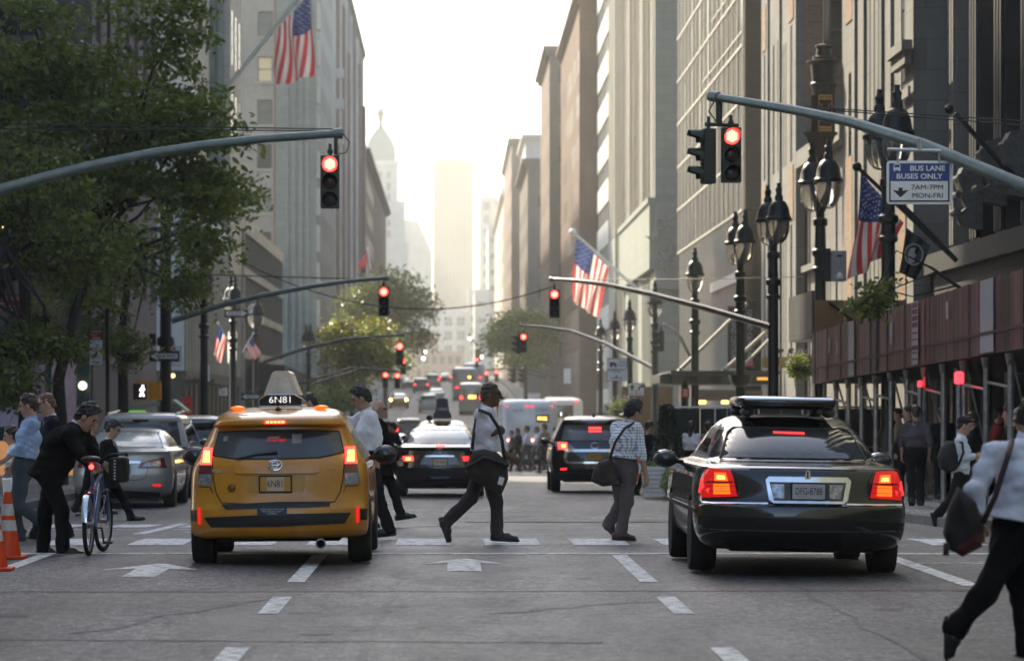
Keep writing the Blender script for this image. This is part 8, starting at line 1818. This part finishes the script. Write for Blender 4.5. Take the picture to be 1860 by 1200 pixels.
# ---- the left group
person('man in a dark suit bending over the bicycle saddle at the left', JP(38.6, (-.55, -.83, 0), (.85, -.1, -.55), -.14, .16, hu=(.6, -.05, .8),
    head=(158, 757), neck=(139, 773), sh_a=(128, 790, -.22), el_a=(143, 822, -.3), wr_a=(158, 838, -.2), hd_a=(.8, .1, -.4), sh_b=(146, 786, .22), el_b=(165, 820, .3), wr_b=(178, 836, .3), hd_b=(.8, 0, -.5),
    hip=(92, 852), kn_a=(112, 926), an_a=(114, 992), to_a=(150, 1008), he_a=(108, 1005), kn_b=(82, 926), an_b=(79, 992), to_b=(103, 1007), he_b=(72, 1005)), C_SUIT, C_SUIT, SK_L, H_BLK, SHOE_BR, style='jacket', hairstyle='full', collar=C_WHITE, size=1.14)
person('man in a bright blue shirt and grey jeans walking left at the edge', JP(42, (0, -1, 0), (-1, .1, 0), -.18, .18, head=(51, 736), neck=(58, 760), sh_a=(60, 772), el_a=(40, 812), wr_a=(5, 838), hd_a=(-.8, 0, -.4), sh_b=(50, 772), el_b=(36, 815), wr_b=(22, 845),
    hip=(42, 850), kn_a=(33, 917, -.1), an_a=(70, 944, -.1), to_a=(80, 975, -.1), he_a=(84, 945, -.1), kn_b=(27, 920, .1), an_b=(38, 985, .1), to_b=(12, 1001, .1), he_b=(44, 998, .1)), C_BLUE, C_JEAN, SK_L, H_BRN, SHOE_BR, sleeve=.95, hairstyle='short', size=1.06)
person('man with ginger hair and glasses in a navy suit behind the blue shirt man', JP(43.4, (0, -1, 0), (-1, -.05, 0), -.18, .18, head=(84, 732), neck=(93, 757), sh_a=(97, 772), el_a=(100, 815), wr_a=(90, 850), sh_b=(88, 772), el_b=(84, 815), wr_b=(70, 848), hip=(94, 852), kn_a=(84, 912), an_a=(64, 968), to_a=(42, 984), he_a=(68, 982), kn_b=(98, 912), an_b=(122, 962), to_b=(106, 986), he_b=(130, 972)), C_NAVY, C_NAVY, SK_L, H_GING, SHOE_B, style='jacket', hairstyle='buzz', glasses=True, collar=C_WHITE)
person('woman with shoulder length brown hair at the left edge holding a white tote', JP(47, (0, -1, 0), (-1, 0, -.1), -.15, .15, head=(20, 790), neck=(26, 809), sh_a=(29, 819), el_a=(27, 848), wr_a=(16, 862), sh_b=(23, 819), el_b=(20, 848), wr_b=(8, 866), hip=(27, 880), kn_a=(22, 925), an_a=(16, 960), to_a=(-2, 970), he_a=(20, 968), kn_b=(30, 925), an_b=(38, 960), to_b=(22, 970), he_b=(44, 968)), C_WHITE, C_NAVY, SK_L, H_BRN, SHOE_B, hairstyle='long', size=.92, legs='short', sleeve=.2)
bag('white flat tote bag carried low at the left edge by the brown haired woman', [(4, 868), (22, 866), (24, 895), (6, 898)], 46.6, .08, M_white_p, [[(8, 868, 46.6), (12, 858, 46.6), (18, 867, 46.6)]], M_white_p, .008, name='tote_bag')
person('man in a black suit and tie striding right in front of the silver car', JP(56.5, (0, -1, 0), (1, -.1, 0), -.17, .17, head=(206, 779), neck=(198, 799), sh_a=(191, 809), el_a=(184, 838), wr_a=(182, 866), sh_b=(200, 809), el_b=(205, 838), wr_b=(212, 862), hip=(196, 868), kn_a=(183, 908), an_a=(166, 938), to_a=(174, 952), he_a=(158, 944), kn_b=(224, 905), an_b=(238, 938), to_b=(261, 941), he_b=(234, 948)), C_SUIT, C_SUIT, SK_L, H_BLK, SHOE_B, style='jacket', hairstyle='full', glasses=True, collar=C_WHITE, tie=mat('tie_grey', (.12, .12, .16), .6))
# ---- right side
person('near man in a pale blue shirt and black trousers walking out at the right edge', JP(22.6, (-.1, -1, 0), (1, -.1, 0), -.2, .2, head=(1884, 755), neck=(1866, 800), sh_a=(1806, 823, -.12), el_a=(1772, 888), wr_a=(1779, 945), hd_a=(-.05, 0, -1), pn_a=(.1, .9, 0), curl_a=.7, sh_b=(1890, 822), el_b=(1905, 890), wr_b=(1925, 930),
    hip=(1836, 985), kn_a=(1790, 1075), an_a=(1738, 1136), to_a=(1722, 1188), he_a=(1722, 1128), kn_b=(1858, 1085), an_b=(1866, 1180), to_b=(1935, 1206), he_b=(1853, 1203)), C_SHIRT, C_SUIT, SK_T, H_BLK, SHOE_B, sleeve=.95, hairstyle='short', h=.008, belly=.04, size=1.08)
bag('dark red and black holdall swung low by the near man at the right edge', [(1740, 884), (1722, 925), (1714, 968), (1725, 998), (1748, 1010), (1782, 992), (1788, 955), (1770, 908)], 22.25, .26, mat('holdall', (.012, .011, .012), .75, c2=(.09, .018, .026), scale=3.2, detail=1, contrast=(.52, .56), bump=.006, bscale=9), [[(1838, 800, 22.3), (1830, 830, 22.1), (1808, 900, 22.1), (1785, 950, 22.1)], [(1719, 985, 22.1), (1718, 1008, 22.1)]], mat('strap_maroon', (.03, .012, .014), .7), .02, name='holdall')
person('man in a dark cap and pale shirt with a black backpack by the shed posts', JP(52, (0, -1, 0), (1, -.1, 0), -.17, .17, head=(1753, 772), neck=(1746, 792), sh_a=(1742, 802), el_a=(1748, 832), wr_a=(1768, 830), hd_a=(1, 0, .1), sh_b=(1746, 802), el_b=(1752, 832), wr_b=(1770, 828), hip=(1744, 864), kn_a=(1730, 905), an_a=(1703, 934), to_a=(1698, 954), he_a=(1693, 934), kn_b=(1756, 905), an_b=(1756, 938), to_b=(1776, 945), he_b=(1752, 944)), C_WHITE, C_DKT, SK_L, H_BRN, SHOE_B, style='loose', sleeve=.9)
t = thing('baseball_cap', 'dark peaked cap on the backpack man by the shed', 'cap', P(1753, 772, 52)); F_ = Field(.009, P(1753, 772, 52) - Vector((.2, .2, .1)), P(1753, 772, 52) + Vector((.3, .2, .2))); hc = P(1753, 772, 52); F_.ell(hc + Vector((-.012, 0, .05)), (.09, .108, .09), [(0, 1, 0), (1, 0, 0), (0, 0, 1)]); F_.cut(hc + Vector((0, 0, .04)), (0, 0, -1)); F_.cone(hc + Vector((.07, 0, .055)), hc + Vector((.16, 0, .05)), .05, .045, .015, (0, 0, 1), 5); Vv, Qq = F_.mesh(); np_mesh('cap', Vv - np.array(t.location), Qq, C_NAVY, t)
bag('black backpack worn by the man in the dark cap', [(1709, 812), (1722, 800), (1736, 801), (1742, 825), (1740, 852), (1722, 858), (1706, 850), (1703, 830)], 51.9, .26, BAG_B, [[(1738, 800, 51.8), (1748, 804, 51.75), (1750, 822, 51.75), (1740, 846, 51.75)]], rad=.018, name='backpack')
person('grey haired man looking left behind the near man at the right edge', JP(37, (0, -1, 0), (-1, -.2, 0), -.18, .18, head=(1857, 762), neck=(1868, 790), sh_a=(1872, 804), el_a=(1876, 850), wr_a=(1866, 895), sh_b=(1862, 804), el_b=(1860, 850), wr_b=(1850, 895), hip=(1868, 898), kn_a=(1876, 968), an_a=(1890, 1010), to_a=(1860, 1016), he_a=(1896, 1014), kn_b=(1860, 968), an_b=(1862, 1010), to_b=(1830, 1016), he_b=(1868, 1014)), C_SUIT, C_SUIT, SK_L, H_GRY, style='jacket', hairstyle='short', collar=C_WHITE)

# ---- bicycle
t = thing('bicycle', 'upright bicycle seen from behind with a red lamp under its saddle', 'bicycle', (XA(161, 38.0), 38.0, 0)); t.rotation_euler = (0, 0, R(-2.5)); BF = mat('frame_blue', (.06, .1, .22), .3, c2=(.08, .13, .27), scale=6, coat=.6); rw = .335
def bwheel(y, rot=0):
    w_ = thing('wheel', None, None, (0, y, rw)); w_.parent = t; w_.rotation_euler = (0, 0, rot)
    m = MB(); n = 40; m.tube([(0, (rw - .022) * math.sin(a), (rw - .022) * math.cos(a)) for a in np.linspace(0, 6.2832, n)], .024, 8, cap=False); m.build('tyre', M_rub, w_, smooth=True)
    m = MB(); m.tube([(0, (rw - .055) * math.sin(a), (rw - .055) * math.cos(a)) for a in np.linspace(0, 6.2832, n)], .012, 6, cap=False); m.build('rim', M_steel, w_, smooth=True)
    m = MB(); m.tube([(-.05, 0, 0), (.05, 0, 0)], .022, 8)
    for k in range(16): a = k * math.pi / 8; m.tube([((-1)**k * .03, 0, 0), (0, (rw - .06) * math.sin(a), (rw - .06) * math.cos(a))], .0025, 4)
    m.build('hub_spokes', M_steel, w_)
bwheel(0); bwheel(1.08, R(-8))
m = MB()
for x in (-.055, .055): m.tube([(x, 0, rw), (x * .6, .2, .62), (x * .3, .28, .72)], .012, 6); m.tube([(x, 0, rw), (x * .6, .42, .28)], .014, 6); m.tube([(x, 1.08, rw), (x, 1.0, .68)], .016, 6)
m.tube([(0, .42, .28), (0, .26, .86)], .02, 8); m.tube([(0, .42, .28), (0, .92, .78)], .026, 8); m.tube([(0, .3, .7), (0, .9, .84)], .022, 8); m.tube([(0, 1.0, .68), (0, .88, .98)], .024, 8); m.build('frame', BF, t, smooth=True, angle=50)
m = MB(); m.tube([(0, .27, .84), (0, .235, .99)], .016, 8); m.build('seat_post', M_steel, t); m = MB(); m.ball((0, .17, 1.02), (.115, .13, .04), 14); m.ball((0, .33, 1.02), (.035, .14, .03), 10); m.build('saddle', M_trim, t, smooth=True)
m = MB(); m.ball((0, .2, .94), .028, 10); m.build('rear_lamp', emit('bike_red', (1, .03, .03), 3.5), t, smooth=True); m = MB(); m.tube([(.0, .86, 1.0), (-.12, .84, 1.06), (-.3, .7, 1.07)], .014, 6); m.tube([(.0, .86, 1.0), (.12, .84, 1.06), (.3, .7, 1.07)], .014, 6); m.build('handlebar', M_trim, t)
for s_ in (-1, 1): q = MB(); q.tube([(s_ * .3, .7, 1.07), (s_ * .32, .62, 1.06)], .02, 8); q.build('grip', M_rub, t)
m = MB(); pts = [(0, (rw + .02) * math.sin(a), rw + (rw + .02) * math.cos(a)) for a in np.linspace(-1.5, .9, 18)]
for a, b in zip(pts, pts[1:]): m.add([(-.032, a[1], a[2]), (.032, a[1], a[2]), (.032, b[1], b[2]), (-.032, b[1], b[2]), (0, a[1] * 1.01, a[2] + .008), (0, b[1] * 1.01, b[2] + .008)], [(0, 4, 5, 3), (4, 1, 2, 5)])
m.build('mudguard', M_chrome, t, smooth=True)
m = MB(); m.bbox(.1, .3, .78, 1.02, .76, 1.03, .03); o = m.build('pannier', BAG_B, t); m = MB()
for k in range(7): m.box(.16, .18, .773, .779, .79 + k * .033, .805 + k * .033)
m.build('pannier_stitching', M_white_p, o)
m = MB()
for s_ in (-1, 1): m.tube([(0, .42, .28), (s_ * .09, .42, .28)], .01, 6); m.tube([(s_ * .08, .42, .28), (s_ * .09, .42 + s_ * .06, .28 - s_ * .15)], .011, 6); m.box(s_ * .09 - (.0 if s_ > 0 else .1), s_ * .09 + (.1 if s_ > 0 else 0), .37 + s_ * .06, .46 + s_ * .06, .26 - s_ * .15, .285 - s_ * .15)
m.build('pedal', M_trim, t)
for s_ in (-1, 1): m = MB(); m.box(s_ * .14 - .012, s_ * .14 + .012, .372 + s_ * .06, .376 + s_ * .06, .262 - s_ * .15, .282 - s_ * .15); m.build('pedal_reflector', mat('reflector_amber', (.7, .2, .02), .3, emit=(1, .3, .02), es=.3), t)

# ---- people farther off, in simpler poses
def walker(label, px, Y, ht, face, stride=.28, lean=.0, group=None, zoff=0., h=.02, **kw):
    x = XA(px, Y); g0 = gz(Y) + zoff; s = ht / 1.75; fv = Vector((math.cos(R(face)), math.sin(R(face)), 0)); la = Vector((fv.y, -fv.x, 0)); b = Vector((x, Y, g0)); up = Vector((0, 0, 1))
    q = lambda f_, l_, z_: b + fv * f_ * s + la * l_ * s + up * z_ * s
    J = {'lat': la, 'hf': fv, 'hip': q(0, 0, .93), 'neck': q(lean, 0, 1.45), 'head': q(lean + .03, 0, 1.63)}
    for sd_, sg, ph in (('a', 1, 1), ('b', -1, -1)):
        J['sh_' + sd_] = q(lean, sg * .18, 1.39); J['el_' + sd_] = q(lean - ph * .1, sg * .23, 1.12); J['wr_' + sd_] = q(lean - ph * .1 + .1, sg * .22, .9)
        J['kn_' + sd_] = q(ph * stride * .55 + .06, sg * .1, .5); J['an_' + sd_] = q(ph * stride, sg * .1, .1 if ph > 0 else .14); J['he_' + sd_] = q(ph * stride - .06, sg * .1, .045 if ph > 0 else .12); J['to_' + sd_] = q(ph * stride + .17, sg * .1, .05)
    return person(label, J, h=h, size=s, group=group, **kw)
CG = 'people crossing beyond the black crossover'
walker('woman with long hair in a dark coat crossing left of the white bus', 941, 139, 1.68, 200, top=C_SUIT, bottom=C_DKT, hair=H_BRN, hairstyle='long', style='jacket', group=CG)
walker('man in a white shirt and tan trousers with a bag strap, crossing by the bus', 958, 137, 1.76, 180, top=C_LAV, bottom=cloth('grey_brown_trousers', (.12, .1, .1)), hair=H_BLK, group=CG)
walker('man in a white shirt crossing just right of the strap wearing man', 976, 138, 1.74, 185, top=C_WHITE, bottom=C_JEAN, hair=H_BRN, group=CG)
walker('woman with hair tied up in a grey top walking behind the crossover', 990, 128, 1.78, 150, top=C_TAN, bottom=C_DKT, hair=H_BRN, hairstyle='full', group=CG, sleeve=.9)
walker('small person in dark clothes at the left of the far crossing', 930, 143, 1.6, 190, top=C_GREYT, bottom=C_DKT, hair=H_BLK, group=CG)
walker('man with dark hair half behind the crossover roof', 1008, 150, 1.74, 0, top=C_BLUE, bottom=C_DKT, hair=H_BLK, group=CG)
walker('dark haired man in a black suit walking behind the checked shirt man', 1178, 76, 1.66, 20, top=C_SUIT, bottom=C_SUIT, hair=H_BLK, style='jacket', collar=C_WHITE, h=.016, zoff=-.1)
walker('woman with long brown hair and a white top beyond the limousine mirror', 1256, 79, 1.56, 60, top=C_WHITE, bottom=C_DKT, hair=H_BRN, hairstyle='long', h=.016, sleeve=.1)
walker('second woman just left of the limousine roof, brown haired', 1287, 81, 1.55, 120, top=C_TAN, bottom=C_DKT, hair=H_BRN, hairstyle='long', h=.018)
walker('person with dark hair peering over the limousine pillar', 1308, 84, 1.72, 90, top=C_SUIT, bottom=C_DKT, hair=H_BLK, h=.018)
walker('person in a red and black top beside the bald man', 706, 96, 1.66, 200, top=C_RED, bottom=C_DKT, hair=H_BLK, h=.018)
walker('person with a dark hood of hair left of the black saloon', 716, 92, 1.6, 160, top=C_SUIT, bottom=C_DKT, hair=H_BLK, hairstyle='full', h=.018, style='jacket')
walker('tan haired person partly hidden by the bending man, behind the bicycle', 166, 60, 1.6, 10, top=C_SUIT, bottom=C_DKT, hair=H_GING, hairstyle='long', h=.016)
walker('person far left on the pavement over the silver car roof', 196, 95, 1.7, 0, top=C_SUIT, bottom=C_DKT, hair=H_BRN, h=.02, zoff=.14)
SG = 'people in the shade under the red shed'
for k, (px, Y, ht, fc, lb, tp, hs) in enumerate(((1633, 72, 1.72, 180, 'shaded person in a brown jacket between two shed posts, farthest left', C_TAN, 'short'), (1652, 66, 1.76, 170, 'shaded person in dark clothes next right under the shed', C_SUIT, 'short'), (1664, 61, 1.74, 90, 'shaded person in grey seen from behind under the shed', C_GREYT, 'short'),
    (1712, 64, 1.72, 90, 'shaded man close behind the backpack man under the shed', C_SUIT, 'short'), (1768, 58, 1.62, 180, 'person facing left just beyond the backpack man', C_SUIT, 'short'), (1812, 62, 1.7, 0, 'shaded person at the right end of the shed', C_RED, 'short'), (1836, 57, 1.7, 180, 'dark haired shaded person beside the grey haired man', C_SUIT, 'full'))):
    walker(lb, px, Y, ht, fc, .2, top=tp, bottom=C_DKT, hair=H_BLK if k % 2 else H_BRN, hairstyle=hs, style='jacket' if k % 2 else 'shirt', h=.018, zoff=.1, group=SG)
FG3 = 'people on the far right pavement'
for k in range(9):
    px = (1003, 1020, 1036, 1052, 1066, 905, 912, 920, 1090)[k]; Y = (190, 205, 220, 240, 200, 300, 320, 310, 170)[k]
    walker(('distant person in %s %s' % (('a white top', 'dark clothes', 'a blue top', 'a tan top', 'a red top', 'a white shirt', 'a black coat', 'a grey top', 'a navy top')[k], ('right of the shuttle bus', 'two to the right of the shuttle bus', 'under the right signal arm', 'below the flag tip lamps', 'near the lane sign', 'right of the far buses', 'beside the white shirted far walker', 'last in the far right trio', 'by the second lane sign')[k])), px, Y, 1.72, 90 + 180 * (k % 2), top=(C_WHITE, C_SUIT, C_BLUE, C_TAN, C_RED, C_WHITE, C_SUIT, C_GREYT, C_NAVY)[k], bottom=C_DKT, hair=H_BLK, h=.035, zoff=.1, group=FG3)
# ================================================================ the hazy air down the avenue
hz = MB(); hz.box(-720, 720, -70, 2650, -8, 125)
o = hz.build('haze', bpy.data.materials.new('haze_air')); o['kind'] = 'stuff'
m = o.data.materials[0]; m.use_nodes = True; N = m.node_tree.nodes; L = m.node_tree.links
for n in list(N):
    if n.type != 'OUTPUT_MATERIAL': N.remove(n)
out = [n for n in N if n.type == 'OUTPUT_MATERIAL'][0]
pv = N.new('ShaderNodeVolumePrincipled'); pv.inputs['Color'].default_value = (.95, .94, .86, 1); pv.inputs['Density'].default_value = HAZE; pv.inputs['Anisotropy'].default_value = .25
L.new(pv.outputs[0], out.inputs['Volume'])
m.cycles.homogeneous_volume = True
